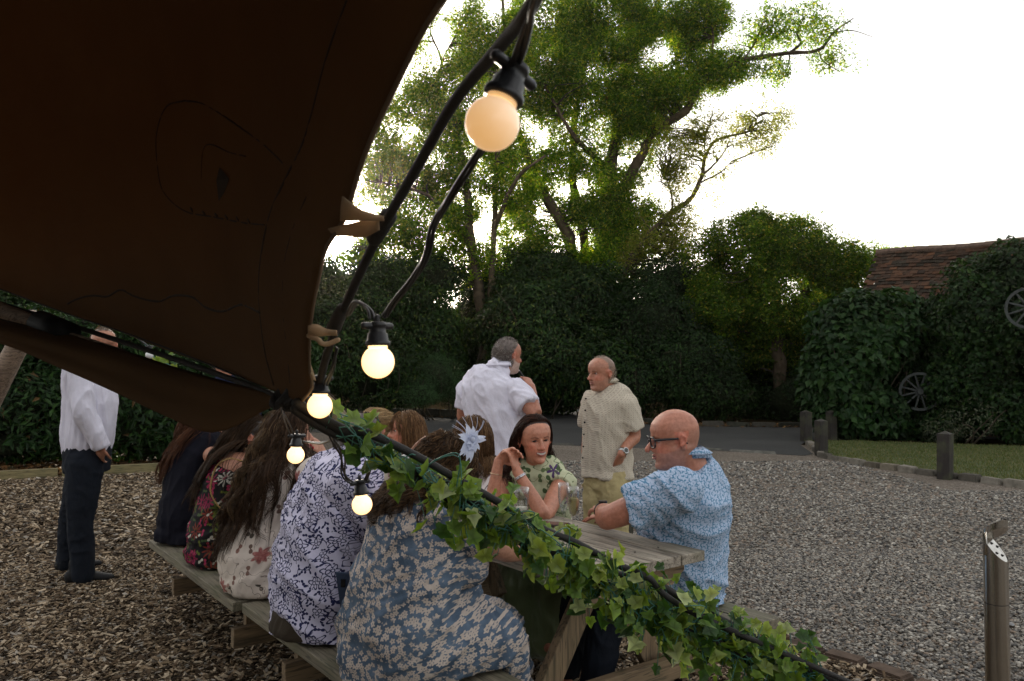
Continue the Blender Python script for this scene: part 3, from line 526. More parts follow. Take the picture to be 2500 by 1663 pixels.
def post(px, py, w, top, label, yaw=.5, lean=0):
    d = Gd(px, py).y if isinstance(py, (int, float)) else py[0]; c = Gd(px, py) if isinstance(py, (int, float)) else Vector((P(px, 890, d).x, d, 0))
    root = thing('wooden_post', label, 'post', c, 'square wooden posts', 0); X = Vector((math.cos(yaw), math.sin(yaw), 0)); Y = Vector((-X.y, X.x, 0)); Z = Vector((lean, 0, 1)).normalized(); h = w/2
    mb = MB(); V = [c + X*(i*h) + Y*(j*h) + Z*z for z in (-.1, top-.0) for i, j in ((-1, -1), (1, -1), (1, 1), (-1, 1))]; mb.add(V, [(0, 1, 5, 4), (1, 2, 6, 5), (2, 3, 7, 6), (3, 0, 4, 7)]); mb.build('shaft', M_POST, root)
    mb = MB(); V = [c + X*(i*h*1.03) + Y*(j*h*1.03) + Z*(top+.002) for i, j in ((-1, -1), (1, -1), (1, 1), (-1, 1))] + [c+Z*(top+w*.28)]; mb.add(V, [(0, 1, 4), (1, 2, 4), (2, 3, 4), (3, 0, 4), (3, 2, 1, 0)]); mb.build('pointed_cap', M_POST, root, bevel=.004)
post(2307, 1170, .155, .59, 'dark wooden post at the lawn edge, standing alone on the right', .75, .02)
post(2005, 1113, .15, .57, 'dark wooden post at the corner of the lawn, nearest of the three together', .3)
post(1968, 1078, .16, .57, 'dark wooden post beside the road, leftmost of the three together', .3)
post(2030, 1076, .15, .56, 'faint dark wooden post in the shade in front of the fig bush', .3)
post(1496, (5.7,), .2, .60, 'squat dark post with a pointed top behind the picnic table', .78)
# ---------------------------------------------------------------- people: builders
def V3(*a): return Vector(a)
def frame(fwd, up=(0, 0, 1)):
    """(right, forward, up) axes of a head or torso that faces fwd"""
    f = Vector(fwd).normalized(); u = Vector(up); r = f.cross(u).normalized(); u = r.cross(f).normalized(); return r, f, u
HP = [  # z, front, back, halfwidth
 (-.122, .050, -.004, .014), (-.117, .072, -.020, .028), (-.108, .084, -.030, .036), (-.095, .0865, -.044, .045), (-.083, .080, -.058, .052), (-.066, .086, -.072, .059), (-.05, .087, -.080, .063), (-.035, .084, -.086, .067),
 (-.018, .083, -.093, .0705), (0, .0815, -.099, .074), (.02, .090, -.102, .0765), (.045, .0925, -.102, .078), (.07, .084, -.095, .074), (.09, .066, -.08, .064), (.107, .040, -.056, .046), (.116, .016, -.030, .026)]
def head_prims(mb, c, fr, s=1.0, male=True, jaw=1.0, nose=1.0, ears=True, fat=1.0):
    r, f, u = fr; c = Vector(c); n = 28; V = []; T = lambda x, y, z: c + r*(x*s) + f*(y*s) + u*(z*s)
    V.append(T(0, .02, -.125))
    for z, yf, yb, w in HP:
        if z < -.03: w *= (jaw*(1.06 if male else .95)); yf *= (1.02 if male and z < -.08 else 1)
        w *= fat
        for j in range(n):
            a = 2*math.pi*j/n; ca, sa = math.cos(a), math.sin(a); e = .86; x = w*math.copysign(abs(sa)**e, sa); y = (yf if ca > 0 else -yb)*math.copysign(abs(ca)**(e if ca > 0 else .95), ca)
            if ca > 0: # eye hollows, cheeks
                y -= .011*math.exp(-((abs(x)-.031)/.014)**2-((z-.002)/.013)**2); y += .006*math.exp(-((abs(x)-.042)/.016)**2-((z+.028)/.02)**2)
            V.append(T(x, y, z))
    V.append(T(0, -.006, .1195)); L = len(V)-1; m = len(HP); Fs = []
    for j in range(n): Fs.append((0, 1+(j+1) % n, 1+j)); Fs.append((L, L-n+j, L-n+(j+1) % n))
    for i in range(m-1):
        for j in range(n): a = 1+i*n+j; b = 1+i*n+(j+1) % n; Fs.append((a, b, b+n, a+n))
    Fs = [tuple(reversed(q)) for q in Fs]
    mb.add(V, Fs); ns = nose
    mb.sweep([T(0, .081, .012), T(0, .092, -.004), T(0, .102*(.5+.5*ns), -.020), T(0, .1075*(.4+.6*ns), -.031)], [.0075*s, .0085*s, .0105*s, .0125*s], 8)
    for k in (-1, 1): mb.ball(T(k*.0125, .090, -.035), (.0085*s, .010*s, .0075*s), 8, (r, f, u))
    # lips and chin
    mb.sweep([T(-.022, .076, -.0590), T(-.009, .0875, -.0555), T(.009, .0875, -.0555), T(.022, .076, -.0590)], [.003*s, .0052*s, .0052*s, .003*s], 6)
    mb.sweep([T(-.020, .076, -.0625), T(0, .088, -.0680), T(.020, .076, -.0625)], [.003*s, .0066*s, .003*s], 6)
    mb.ball(T(0, .0735, -.100), (.024*s, .0165*s, .016*s), 10, (r, f, u))
    if male: mb.sweep([T(-.042, .076, .021), T(0, .086, .020), T(.042, .076, .021)], [.007*s, .008*s, .007*s], 6)
    if ears:
        for k in (-1, 1):
            w = .0765*fat
            mb.ball(T(k*(w+.005), -.012, -.006), (.007*s, .017*s, .033*s), 10, ((r*1+f*(-.35*k)).normalized(), (f+r*(.35*k)).normalized(), u))
            mb.sweep([T(k*(w+.013), .000, -.020), T(k*(w+.016), -.022, -.010), T(k*(w+.017), -.024, .012), T(k*(w+.013), -.006, .024), T(k*(w+.008), .003, .012)], [.0038*s]*5, 6)
def hand_prims(mb, wr, d, n_, side, curl=.6, s=1.0, spread=.12):
    """wr wrist, d direction of the hand, n_ palm normal, side +1 when the thumb lies along d x n_"""
    d = Vector(d).normalized(); n_ = Vector(n_); n_ = (n_-d*n_.dot(d)).normalized(); t = d.cross(n_)*side; wr = Vector(wr)
    mb.sweep([wr, wr+d*.03*s, wr+d*.085*s], [(.026*s, .019*s), (.038*s, .017*s), (.041*s, .013*s)], 12, t)
    for i, (o, L) in enumerate(((.030, .074), (.011, .083), (-.009, .077), (-.028, .060))):
        p = wr + d*.088*s + t*o*s; a = (curl if isinstance(curl, (int, float)) else curl[i]); dd = (d + t*spread*o*18*.3).normalized(); pts = [p-d*.015*s, p]; ang = 0
        for k, fr in enumerate((.45, .30, .25)): ang += a*(.55, .75, .55)[k]; v = dd*math.cos(ang) + n_*math.sin(ang); pts.append(pts[-1]+v*L*fr*s)
        mb.sweep(pts, [.0088*s, .009*s, .0082*s, .0076*s, .0064*s], 8)
    p = wr + d*.022*s + t*.024*s; mb.sweep([p, p+(t*.7+d*.6+n_*.25)*.032*s, p+(t*.75+d*1.25+n_*.6)*.042*s, p+(t*.7+d*1.75+n_*.95)*.046*s], [.0125*s, .0105*s, .009*s, .0072*s], 8)
def voxel(mb, vox, smooth=2, fac=.5):
    me = mb.mesh('tmp'); o = bpy.data.objects.new('tmp', me); SC.collection.objects.link(o)
    m = o.modifiers.new('r', 'REMESH'); m.mode = 'VOXEL'; m.voxel_size = vox; m.use_smooth_shade = True
    m = o.modifiers.new('s', 'SMOOTH'); m.iterations = smooth; m.factor = fac
    dg = bpy.context.evaluated_depsgraph_get(); dg.update(); ev = o.evaluated_get(dg); out = bpy.data.meshes.new_from_object(ev)
    bpy.data.objects.remove(o); bpy.data.meshes.remove(me); return out
def seat_flat(me, seat):
    """press what is over the bench flat on to it"""
    v = co_np(me); vv = v[:, 0]*.8+v[:, 1]*.6; m = (vv > seat[0]) & (vv < seat[1]) & (v[:, 2] < .47); z = v[:, 2]; v[:, 2] = np.where(m, .455+(np.maximum(z, .40)-.40)*.2, z); me.vertices.foreach_set('co', v.astype(np.float32).ravel()); me.update()
def co_np(me): a = np.empty(len(me.vertices)*3, np.float32); me.vertices.foreach_get('co', a); return a.reshape(-1, 3).astype(float)
def no_np(me): a = np.empty(len(me.vertices)*3, np.float32); me.vertices.foreach_get('normal', a); return a.reshape(-1, 3).astype(float)
def folds(me, amp=.006, f=(9, 9, 5), seed=0, ax=None, zmul=1.0):
    """cloth folds: ridged noise pushed along the normals, stretched along one direction"""
    v = co_np(me); nn = no_np(me); q = v.copy()
    if ax is not None:
        a = np.array(ax, float); a /= np.linalg.norm(a); q = v - np.outer(v@a, a)*.72
    p = q*np.array(f)*1.5; w = vnoise(p*.5+9, seed+3)*1.6; r1 = 1-np.abs(2*vnoise(p+w[:, None], seed)-1); r2 = 1-np.abs(2*vnoise(p*2.3+w[:, None]*2, seed+1)-1)
    r3 = 1-np.abs(2*vnoise(p*4.9+w[:, None]*3, seed+2)-1); h = (r1**3*1.15 + r2**3*.6 + r3**2*.16 - .45)*amp; v += nn*h[:, None]; me.vertices.foreach_set('co', v.astype(np.float32).ravel()); me.update()
M_SKIN = None
def m_skin():
    g = NG('skin'); c = g.n('Attribute', attribute_name='Col').outputs['Color']; o = g.co()
    c = g.mix(1.0, c, g.ramp(g.noise(o, 22, 5), [(.3, (.90, .84, .80)), (.7, (1.12, 1.05, 1.0))]), 'MULTIPLY')
    c = g.mix(1.0, c, g.ramp(g.noise(o, 75, 4, .6), [(.35, (.86, .80, .78)), (.6, (1.06, 1.05, 1.05))]), 'MULTIPLY')
    return g.pbr(c, .46, g.bump(g.noise(o, 160, 4, .65), .3, .003), Subsurface_Weight=.12, Subsurface_Radius=(.8, .3, .2), Subsurface_Scale=.012)
M_SKIN = m_skin()
M_EYE = [plain('eye_white', (.62, .58, .55), .15, .02), plain('iris', (.05, .03, .02), .1, .1)]
M_HAIRC = attr_mat('hair', .45, .3, 50, 100, .1, .001, Specular_IOR_Level=.14)
M_TEETH = plain('teeth', (.55, .51, .45), .2, .02)
M_LASH = plain('eyelash', (.015, .01, .008), .6); M_LID = plain('lid_skin', (.26, .13, .09), .6); M_BROW = {}
class Person:
    def __init__(s, label, base, skin=(.42, .235, .17), male=True, b=1.0, group=None, name='person'):
        s.root = thing(name, label, 'person', base, group); s.skin = np.array(skin)*np.array([.93, .84, .76]); s.male = male; s.b = b; s.bm = MB(); s.caps = []; s.ell = []; s.paint = []; s.seat = None
    def torso(s, pts, hw, hd, r, fn=None):
        """pts: pelvis .. neck base; hw, hd half widths and depths; r the right axis"""
        s.tp = [Vector(p) for p in pts]; s.thw = hw; s.thd = hd; s.r = Vector(r).normalized()
        cp = curve(s.tp, 3); k = np.linspace(0, 1, len(cp)); kk = np.linspace(0, 1, len(pts))
        s.tc = cp; s.tw = np.interp(k, kk, hw); s.td = np.interp(k, kk, hd)
        s.bm.sweep(cp, [(float(a)*.93, float(b)*.93) for a, b in zip(s.tw, s.td)], 20, s.r)
        for p, a, b in zip(cp, s.tw, s.td): s.caps.append((p - s.r*(a-b), p + s.r*(a-b), float(b)))
    def neck(s, c, fr, rn=.056, hs=1.0, **kw):
        s.hc = Vector(c); s.hf = fr; s.hs = hs; r, f, u = fr; s.nk = rn
        s.bm.sweep([s.tp[-1] - Vector((0, 0, .03)), lin(s.tp[-1], s.hc-u*.09*hs-f*.02, .5), s.hc - u*.06*hs - f*.028], [rn*1.12, rn, rn*.96], 14)
        head_prims(s.bm, c, fr, hs, s.male, **kw); s.caps.append((s.tp[-1], s.hc - u*.07, rn)); s.ell.append((s.hc - f*.006, fr, (.080*hs, .100*hs, .121*hs)))
    def arm(s, sh, el, wr, hand=None, k=1.0):
        sh, el, wr = Vector(sh), Vector(el), Vector(wr); q = s.b*k*(1.0 if s.male else .9)
        s.bm.sweep(curve([sh, lin(sh, el, .5), el, lin(el, wr, .35), wr], 3), [float(x)*q for x in np.interp(np.linspace(0, 1, 13), [0, .25, .5, .62, 1], [.056, .050, .042, .044, .0275])], 14)
        s.caps.append((sh, el, .05*q)); s.caps.append((el, wr, .038*q))
        if hand: hand_prims(s.bm, wr, **hand)
        return sh, el, wr
    def leg(s, hip, kn, an, toe=None, k=1.0):
        hip, kn, an = Vector(hip), Vector(kn), Vector(an); q = s.b*k
        s.bm.sweep(curve([hip, lin(hip, kn, .5), kn, lin(kn, an, .35), an], 3), [float(x)*q for x in np.interp(np.linspace(0, 1, 13), [0, .25, .5, .65, 1], [.085, .075, .055, .056, .036])], 14)
        if toe is not None: s.bm.sweep([an - Vector((0, 0, .03)), lin(an, Vector(toe), .6), Vector(toe)], [.035, .036, .028], 10)
        return hip, kn, an
    def finish(s, vox=.006, lips=(.40, .15, .13), brow=None, eyes=True, lash=False, stubble=None, smile=False, liplines=False, bald=None, look=0, nail=None):
        me = voxel(s.bm, vox, 2, .4); v = co_np(me); col = np.tile(s.skin, (len(v), 1)); r, f, u = s.hf; R = np.array([r, f, u]).T; q = (v - np.array(s.hc))@R/s.hs
        front = (q[:, 1] > .03)
        red = np.exp(-((np.abs(q[:, 0])-.045)/.02)**2-((q[:, 2]+.03)/.025)**2)*front + np.exp(-(q[:, 0]/.016)**2-((q[:, 2]+.03)/.015)**2)*(q[:, 1] > .08)*.8
        ear = (np.abs(q[:, 0]) > .074)*(np.abs(q[:, 2]) < .035)*(np.abs(q[:, 1]+.012) < .03)
        col = col*(1+ (red*.18+ear*.15)[:, None]*np.array([.9, -.5, -.5]))
        m = (np.abs(q[:, 0]) < .0235)*(np.abs(q[:, 2]+.0615) < .0105-np.abs(q[:, 0])*.22)*(q[:, 1] > .070); col[m > 0] = lips
        if smile: m = (np.abs(q[:, 0]) < .029)*(np.abs(q[:, 2]+.061-6*q[:, 0]**2) < .0105-np.abs(q[:, 0])*.25)*(q[:, 1] > .06); col[m > 0] = lips
        m = (np.abs(q[:, 0]) < .022)*(np.abs(q[:, 2]+.0605) < .0016)*(q[:, 1] > .06); col[m > 0] = (.06, .02, .015)
        if stubble is not None:
            w = (q[:, 1] > -.02)*(q[:, 2] < -.045+.5*np.maximum(0, .04-q[:, 1]))*(q[:, 2] > -.135); w = w*.75*(m == 0); col = col*(1-w[:, None])+np.array(stubble)*w[:, None]
        if bald is not None: # cropped hair round a bald crown: (colour, strength, line)
            cc, st, line = bald; w = np.clip((-.01-q[:, 1]+.02)/.04, 0, 1)*np.clip((line-q[:, 2])/.02, 0, 1)*np.clip((q[:, 2]+.075)/.02, 0, 1)*st*(ear == 0); col = col*(1-w[:, None])+np.array(cc)*w[:, None]
        if False:
            z0 = .0225 + .004*np.cos((np.abs(q[:, 0])-.032)*70); w = (np.abs(np.abs(q[:, 0])-.031) < .018)*(np.abs(q[:, 2]-z0) < .0034)*(q[:, 1] > .05); col[w > 0] = brow
        for fn in s.paint: col = fn(v, col)
        set_col(me, col); body = link('body', me, M_SKIN, s.root)
        if eyes:
            for k in (-1, 1):
                c = s.hc + (r*(k*.031) + f*.0695 + u*.003)*s.hs; V, Fs = ball(c, (.0112*s.hs, .0115*s.hs, .0052*s.hs if smile else .0060*s.hs), 14, (r, f, u)); e = bpy.data.meshes.new('eye'); e.from_pydata([tuple(p) for p in V], [], Fs)
                g = (f + r*look).normalized()
                for pl in e.polygons: pl.material_index = 1 if ((Vector(pl.center)-c).normalized().dot(g) > .62) else 0; pl.use_smooth = True
                eo = link('eye', e, M_EYE, s.root)
                T = lambda x, y, z: s.hc + (r*(x*k)+f*y+u*z)*s.hs; lid = M_LASH if lash else M_LID
                MB().sweep(curve([T(.0175, .0765, .0015), T(.024, .0815, .0072), T(.033, .0825, .0082), T(.0415, .078, .0055), T(.0455, .073, .0015)], 2), [.0009, .0013, .0016, .0018, .0018, .0018, .0016, .0013, .0008], 5).build('eyelid', lid, eo, True)
                if brow is not None:
                    bmt = M_BROW.setdefault(tuple(brow), None) or plain('brow_hair', tuple(brow), .8); M_BROW[tuple(brow)] = bmt
                    MB().sweep(curve([T(.0155, .0885, .0185), T(.024, .0880, .0225), T(.034, .0845, .0245), T(.045, .0775, .0215), T(.050, .0725, .0175)], 2), [(.0009, w) for w in (.0022, .0027, .003, .0029, .0027, .0024, .002, .0015, .0008)], 6, u).build('eyebrow', bmt, s.root, True)
        if smile or liplines:
            T = lambda x, y, z: s.hc + (r*x+f*y+u*z)*s.hs; LM = plain('lip', lips, .35, .05); o_ = .003 if smile else .0
            MB().sweep(curve([T(-.026, .0785, -.0555+o_), T(-.011, .0915, -.0540+o_*.3), T(0, .0935, -.0548), T(.011, .0915, -.0540+o_*.3), T(.026, .0785, -.0555+o_)], 3), list(np.interp(np.linspace(0, 1, 13), [0, .3, .5, .7, 1], [.001, .0028, .0026, .0028, .001])), 6).build('upper_lip', LM, s.root, True)
            MB().sweep(curve([T(-.026, .0785, -.0575+o_), T(-.012, .0905, -.0655-o_*.2), T(0, .0925, -.0672-o_*.4), T(.012, .0905, -.0655-o_*.2), T(.026, .0785, -.0575+o_)], 3), list(np.interp(np.linspace(0, 1, 13), [0, .3, .5, .7, 1], [.001, .0034, .0038, .0034, .001])), 6).build('lower_lip', LM, s.root, True)
        if smile:
            T = lambda x, y, z: s.hc + (r*x+f*y+u*z)*s.hs
            mb = MB(); n = 8; V = [];
            for i in range(n+1): x = -.023+.046*i/n; b = .0035*(x/.023)**2; V += [T(x, .0925-17*x*x, -.0570+b), T(x, .0922-17*x*x, -.0655+b*1.9)]
            mb.add(V, [(2*i, 2*i+1, 2*i+3, 2*i+2) for i in range(n)]); me2 = mb.mesh('teeth'); o = link('teeth', me2, M_TEETH, s.root); md = o.modifiers.new('t', 'SOLIDIFY'); md.thickness = .003
        return body
    def cloth(s, name, m, build, vox=.009, amp=.005, f=(9, 9, 5), seed=0, ax=None, sm=2, cut=None, label=None):
        mb = MB(); build(mb); me = voxel(mb, vox, sm, .5); folds(me, amp, f, seed, ax)
        if s.seat: seat_flat(me, s.seat)
        if cut: 
            bm = bmesh.new(); bm.from_mesh(me)
            for co, no in cut: bmesh.ops.bisect_plane(bm, geom=bm.verts[:]+bm.edges[:]+bm.faces[:], plane_co=co, plane_no=no, clear_outer=True)
            bm.to_mesh(me); bm.free()
        me.polygons.foreach_set('use_smooth', [True]*len(me.polygons)); o = link(name, me, m, s.root); s.last = o
        if label: o['label'] = label
        return o
    def torso_cloth(s, mb, off=.014, lo=0, hi=None, flare=0.0, drop=0.0, dome=True):
        cp = list(s.tc)[lo:hi]; w = list(s.tw)[lo:hi]; d = list(s.td)[lo:hi]
        if drop: cp = [cp[0] + Vector((0, 0, -drop))] + cp; w = [w[0]*(1+flare)] + w; d = [d[0]*(1+flare)] + d
        mb.sweep(cp, [(float(a)+off, float(b)+off) for a, b in zip(w, d)], 24, s.r, dome)
    def sleeve(s, mb, sh, el, wr, t, r0=.070, r1=.068, k=1.0):
        """sleeve to fraction t: 0-1 on the upper arm, 1-2 along the forearm"""
        k *= s.b; mb.ball(sh, r0*k*1.02, 14)
        if t <= 1: mb.sweep([sh, lin(sh, el, t*.5), lin(sh, el, t)], [r0*k, (r0+r1)/2*k, r1*k], 16, dome=False)
        else: mb.sweep(curve([sh, lin(sh, el, .5), el, lin(el, wr, (t-1)*.5), lin(el, wr, t-1)], 3), [float(x)*k for x in np.interp(np.linspace(0, 1, 13), [0, .5, 1], [r0, (r0+r1)/2, r1])], 14, dome=False)
    def collar(s, m, h=.035, r0=None, name='collar', tilt=.3, fold=.018):
        """standing folded collar round the neck"""
        r0 = r0 or s.nk*1.18; c = s.tp[-1] + Vector((0, 0, .035)); up = (s.hc - s.tp[-1]).normalized(); f = Vector((0, 0, 1)).cross(s.r).normalized(); X = s.r; V = []; n = 26
        for i in range(n+1):
            a = math.pi*2*(i/n)*.93 + math.pi*.07; dx = X*math.sin(a) + f*math.cos(a); e = 1 + .12*math.cos(a)
            base = c + dx*(r0*e); V += [base - up*.02 + dx*.008 - f*0, base + up*(h-.022*max(0, math.cos(a))), base + dx*fold + up*(.004-.03*max(0, math.cos(a))) + dx*.006]
        mb = MB(); mb.add(V, [(3*i+k, 3*i+3+k, 3*i+4+k, 3*i+1+k) for i in range(n) for k in (0, 1)]); o = link(name, mb.mesh(name, True), m, s.last); md = o.modifiers.new('t', 'SOLIDIFY'); md.thickness = .003; return o
    def hair(s, n, length, col, col2=None, part='mid', grav=.35, wave=.0, wf=30, curl=.0, r=.0022, hl=-.02, steps=14, spread=.35, name='hair', back=.5, bang=False, maxz=None, clump=.55, fl=None, seed=0, lean=None, zmin=-.075, lift=.10, cap=1.02):
        """strands grown from the scalp that fall, slide over head, neck and shoulders and wave"""
        rg = np.random.default_rng(seed+11); rr, ff, uu = s.hf; R = np.array([rr, ff, uu]); hs = s.hs
        dirs = rg.normal(0, 1, (n*6, 3)); dirs /= np.linalg.norm(dirs, axis=1, keepdims=True); x, y, z = dirs.T
        sz = dirs*np.array([.078, .100, .119]); line = np.where(y > -.05, hl+.066*np.clip((sz[:, 1])/.07, 0, 1)**1.0 + .02, zmin)
        k = (sz[:, 2] > line); 
        if maxz is not None: k &= sz[:, 2] < maxz
        dirs = dirs[k][:n]; n = len(dirs); x, y, z = dirs.T
        er = np.array([.078, .100, .119])*hs*cap; hc = np.array(s.hc) - np.array(ff)*.006*hs; p = hc + (dirs*er)@R
        nrm = (dirs/er)@R; nrm /= np.linalg.norm(nrm, axis=1, keepdims=True)
        sx = np.sign(x + rg.normal(0, .08, n)); sidew = np.array(rr)[None]*sx[:, None]; g = np.array([0, 0, -1.0])
        if part == 'mid': d = sidew*spread*1.4 - np.array(ff)*back*.8 + nrm*lift
        elif part == 'back': d = -np.array(ff)[None]*1.0 + nrm*lift + sidew*.1
        else: d = nrm*1.0 + rg.normal(0, .3, (n, 3))
        if bang:
            fr_ = (y > .35)&(z > .35); d[fr_] = np.array(ff)*1.1 + nrm[fr_]*.25 + sidew[fr_]*.12
        d /= np.linalg.norm(d, axis=1, keepdims=True)
        L = length*rg.uniform(.82, 1.08, n)
        if fl is not None: L = L*np.where((y > .35)&(z > .35), fl, 1.0)
        nc = max(6, n//14); cl = rg.integers(0, nc, n); cd = rg.normal(0, 1, (nc, 3)); cd /= np.linalg.norm(cd, axis=1, keepdims=True)
        cid = np.argmax(dirs@cd.T, 1); ph = rg.uniform(0, 6.28, nc)[cid]; wdir = rg.normal(0, 1, (nc, 3))[cid]; crad = rg.uniform(.7, 1.3, nc)[cid]
        ext = (rg.uniform(0, 1, n)**1.5*.018)[:, None]
        path = [p.copy()]; st = (L/steps)[:, None]; lv = np.zeros(3) if lean is None else np.array(lean)
        for i in range(steps):
            t = (i+1)/steps; d = d*(1-grav) + (g+lv)*grav + rg.normal(0, .03, (n, 3)); d /= np.linalg.norm(d, axis=1, keepdims=True); p = p + d*st
            if wave: p = p + wdir*(np.cos(ph+wf*L*t)*wave*crad*min(1, t*2.5))[:, None]
            if clump:
                cm = np.zeros((nc, 3)); cn = np.zeros(nc); np.add.at(cm, cid, p); np.add.at(cn, cid, 1); cm /= np.maximum(cn, 1)[:, None]; p = p + (cm[cid]-p)*(clump*.22*t)
            for (c, fr, er2) in s.ell:
                Rm = np.array([fr[0], fr[1], fr[2]]); ee = np.array(er2)*cap + ext; q = (p-np.array(c))@Rm.T; m = np.linalg.norm(q/ee, axis=1); w = m < 1; qq = q/np.maximum(m, 1e-4)[:, None]; p = np.where(w[:, None], qq@Rm+np.array(c), p)
            for (a, b, cr) in s.caps:
                a = np.array(a); b = np.array(b); ab = b-a; tt = np.clip(((p-a)@ab)/max(ab@ab, 1e-9), 0, 1)[:, None]; c = a+ab*tt; dv = p-c; dist = np.linalg.norm(dv, axis=1, keepdims=True); w = dist < cr+.018+ext; p = np.where(w, c+dv/np.maximum(dist, 1e-5)*(cr+.018+ext), p)
            nd = p-path[-1]; nl = np.linalg.norm(nd, axis=1, keepdims=True); d = nd/np.maximum(nl, 1e-6); p = path[-1] + d*st
            path.append(p.copy())
        Pt = np.array(path)  # steps+1, n, 3
        if curl:
            t = np.linspace(0, 1, steps+1)[:, None, None]; tn = np.gradient(Pt, axis=0); tn /= np.maximum(np.linalg.norm(tn, axis=2, keepdims=True), 1e-6); a = np.cross(tn, wdir[None]); a /= np.maximum(np.linalg.norm(a, axis=2, keepdims=True), 1e-6); b = np.cross(tn, a)
            an = ph[None, :, None] + t*L[None, :, None]*wf; Pt = Pt + (a*np.cos(an)+b*np.sin(an))*curl*crad[None, :, None]*np.minimum(1, t*3)
        tn = np.gradient(Pt, axis=0); tn /= np.maximum(np.linalg.norm(tn, axis=2, keepdims=True), 1e-6); a = np.cross(tn, np.array([.3, .2, .9])); a /= np.maximum(np.linalg.norm(a, axis=2, keepdims=True), 1e-6); b = np.cross(tn, a)
        rt = r*(1-.7*np.linspace(0, 1, steps+1)**2)[:, None, None]; ring = [Pt + (a*math.cos(q)+b*math.sin(q))*rt for q in (0, 2.094, 4.189)]
        V = np.stack(ring, 2)  # steps+1, n, 3(ring), 3
        idx = np.arange((steps+1)*n*3).reshape(steps+1, n, 3); Fs = []
        for k in range(3): k2 = (k+1) % 3; Fs.append(np.stack([idx[:-1, :, k], idx[:-1, :, k2], idx[1:, :, k2], idx[1:, :, k]], -1).reshape(-1, 4))
        cv = np.array(col); c2 = np.array(col2 if col2 is not None else col); mixv = (rg.uniform(0, 1, n)**2)*.7 + .3*(vnoise(dirs*3+5, seed) > .62); cc = cv[None]*(1-mixv[:, None]) + c2[None]*mixv[:, None]; cc = cc*rg.uniform(.7, 1.3, (n, 1))
        C = np.broadcast_to(cc[None, :, None, :], V.shape).reshape(-1, 3)
        me = np_mesh(name, V.reshape(-1, 3), np.concatenate(Fs), col=C, smooth=True); return link(name, me, M_HAIRC, s.root)
    def scalp(s, col, hl=-.02, zmin=-.075):
        """paint the scalp the hair's colour"""
        r, f, u = s.hf; R = np.array([r, f, u]).T; hc = np.array(s.hc)
        def fn(v, c):
            q = (v-hc)@R/s.hs; line = np.where(q[:, 1] > -.005, hl+.072*np.clip(q[:, 1]/.07, 0, 1)+.025, zmin); w = (q[:, 2] > line)*(np.linalg.norm(q, axis=1) < .16)*((np.abs(q[:, 0]) < .08)|(q[:, 2] > .03)); c[w > 0] = col; return c
        s.paint.append(fn)
def shoe(root, heel, toe, h=.1, w=.05, m=None, sole=None, name='shoe'):
    heel, toe = Vector(heel), Vector(toe); d = (toe-heel).normalized(); L = (toe-heel).length; X = Vector((-d.y, d.x, 0)); mb = MB()
    mb.sweep([heel + d*.0*L + Vector((0, 0, .055)), heel+d*.3*L+Vector((0, 0, .05)), heel+d*.65*L+Vector((0, 0, .036)), heel+d*L*.93+Vector((0, 0, .028))], [(w*.75, .05), (w*.8, .052), (w*1.0, .036), (w*.7, .024)], 16, X)
    mb.sweep([heel+d*.16*L+Vector((0, 0, .05)), heel+d*.14*L+Vector((0, 0, h+.03))], [(w*.8, .055), (w*.78, .05)], 14, X)
    me = voxel(mb, .008, 2); o = link(name, me, m, root); mb = MB()
    mb.sweep([heel - d*.03*L + Vector((0, 0, .012)), heel+d*.35*L+Vector((0, 0, .012)), heel+d*.7*L+Vector((0, 0, .012)), heel+d*.97*L+Vector((0, 0, .013))], [(w*.78, .013), (w*.74, .012), (w*1.04, .012), (w*.7, .011)], 18, X)
    me = mb.mesh('sole', True); OFF[o.name] = OFF[root.name]; link('sole', me, sole, o); return o

# ---------------------------------------------------------------- cloth materials
def vcell(g, v, scale, rnd=1.0):
    """2-D cells: (distance, angle, random colour channels, local x, local y)"""
    w = g.vmath('SCALE', v, sc=scale); t = g.n('TexVoronoi', {'Vector': w, 'Scale': 1.0, 'Randomness': rnd}, voronoi_dimensions='2D'); dv = g.vmath('SUBTRACT', w, t.outputs['Position']); s = g.n('SeparateXYZ', {0: dv}); c = g.n('SeparateColor', {0: t.outputs['Color']})
    ang = g.math('ARCTAN2', s.outputs[1], s.outputs[0]); return t.outputs['Distance'], ang, c.outputs, s.outputs[0], s.outputs[1]
def plane_co(g, right, jitter=.0):
    """cloth coordinates: across the wearer and up"""
    o = g.co(); x = g.vmath('DOT_PRODUCT', o, tuple(right)); z = g.n('SeparateXYZ', {0: o}).outputs[2]; v = g.n('CombineXYZ', {0: x, 1: z}).outputs[0]
    if jitter: v = g.vmath('ADD', v, g.vmath('SCALE', g.vmath('SUBTRACT', g.noise(o, 7, 3, col=True), (.5, .5, .5)), sc=jitter))
    return o, v
def petal(g, cell, n, r0, amp, w=.05, ph=None):
    d, a, c, x, y = cell; k = g.math('COSINE', g.math('ADD', g.math('MULTIPLY', a, n), g.math('MULTIPLY', c[0], 6.28))); rr = g.math('ADD', g.math('MULTIPLY', k, amp), r0); return g.math('SUBTRACT', d, rr)
def step_(g, x, lo, hi): return g.n('MapRange', {0: x, 1: lo, 2: hi, 3: 1.0, 4: 0.0}).outputs[0]
def AND(g, *a):
    r = a[0]
    for b in a[1:]: r = g.math('MULTIPLY', r, b)
    return r
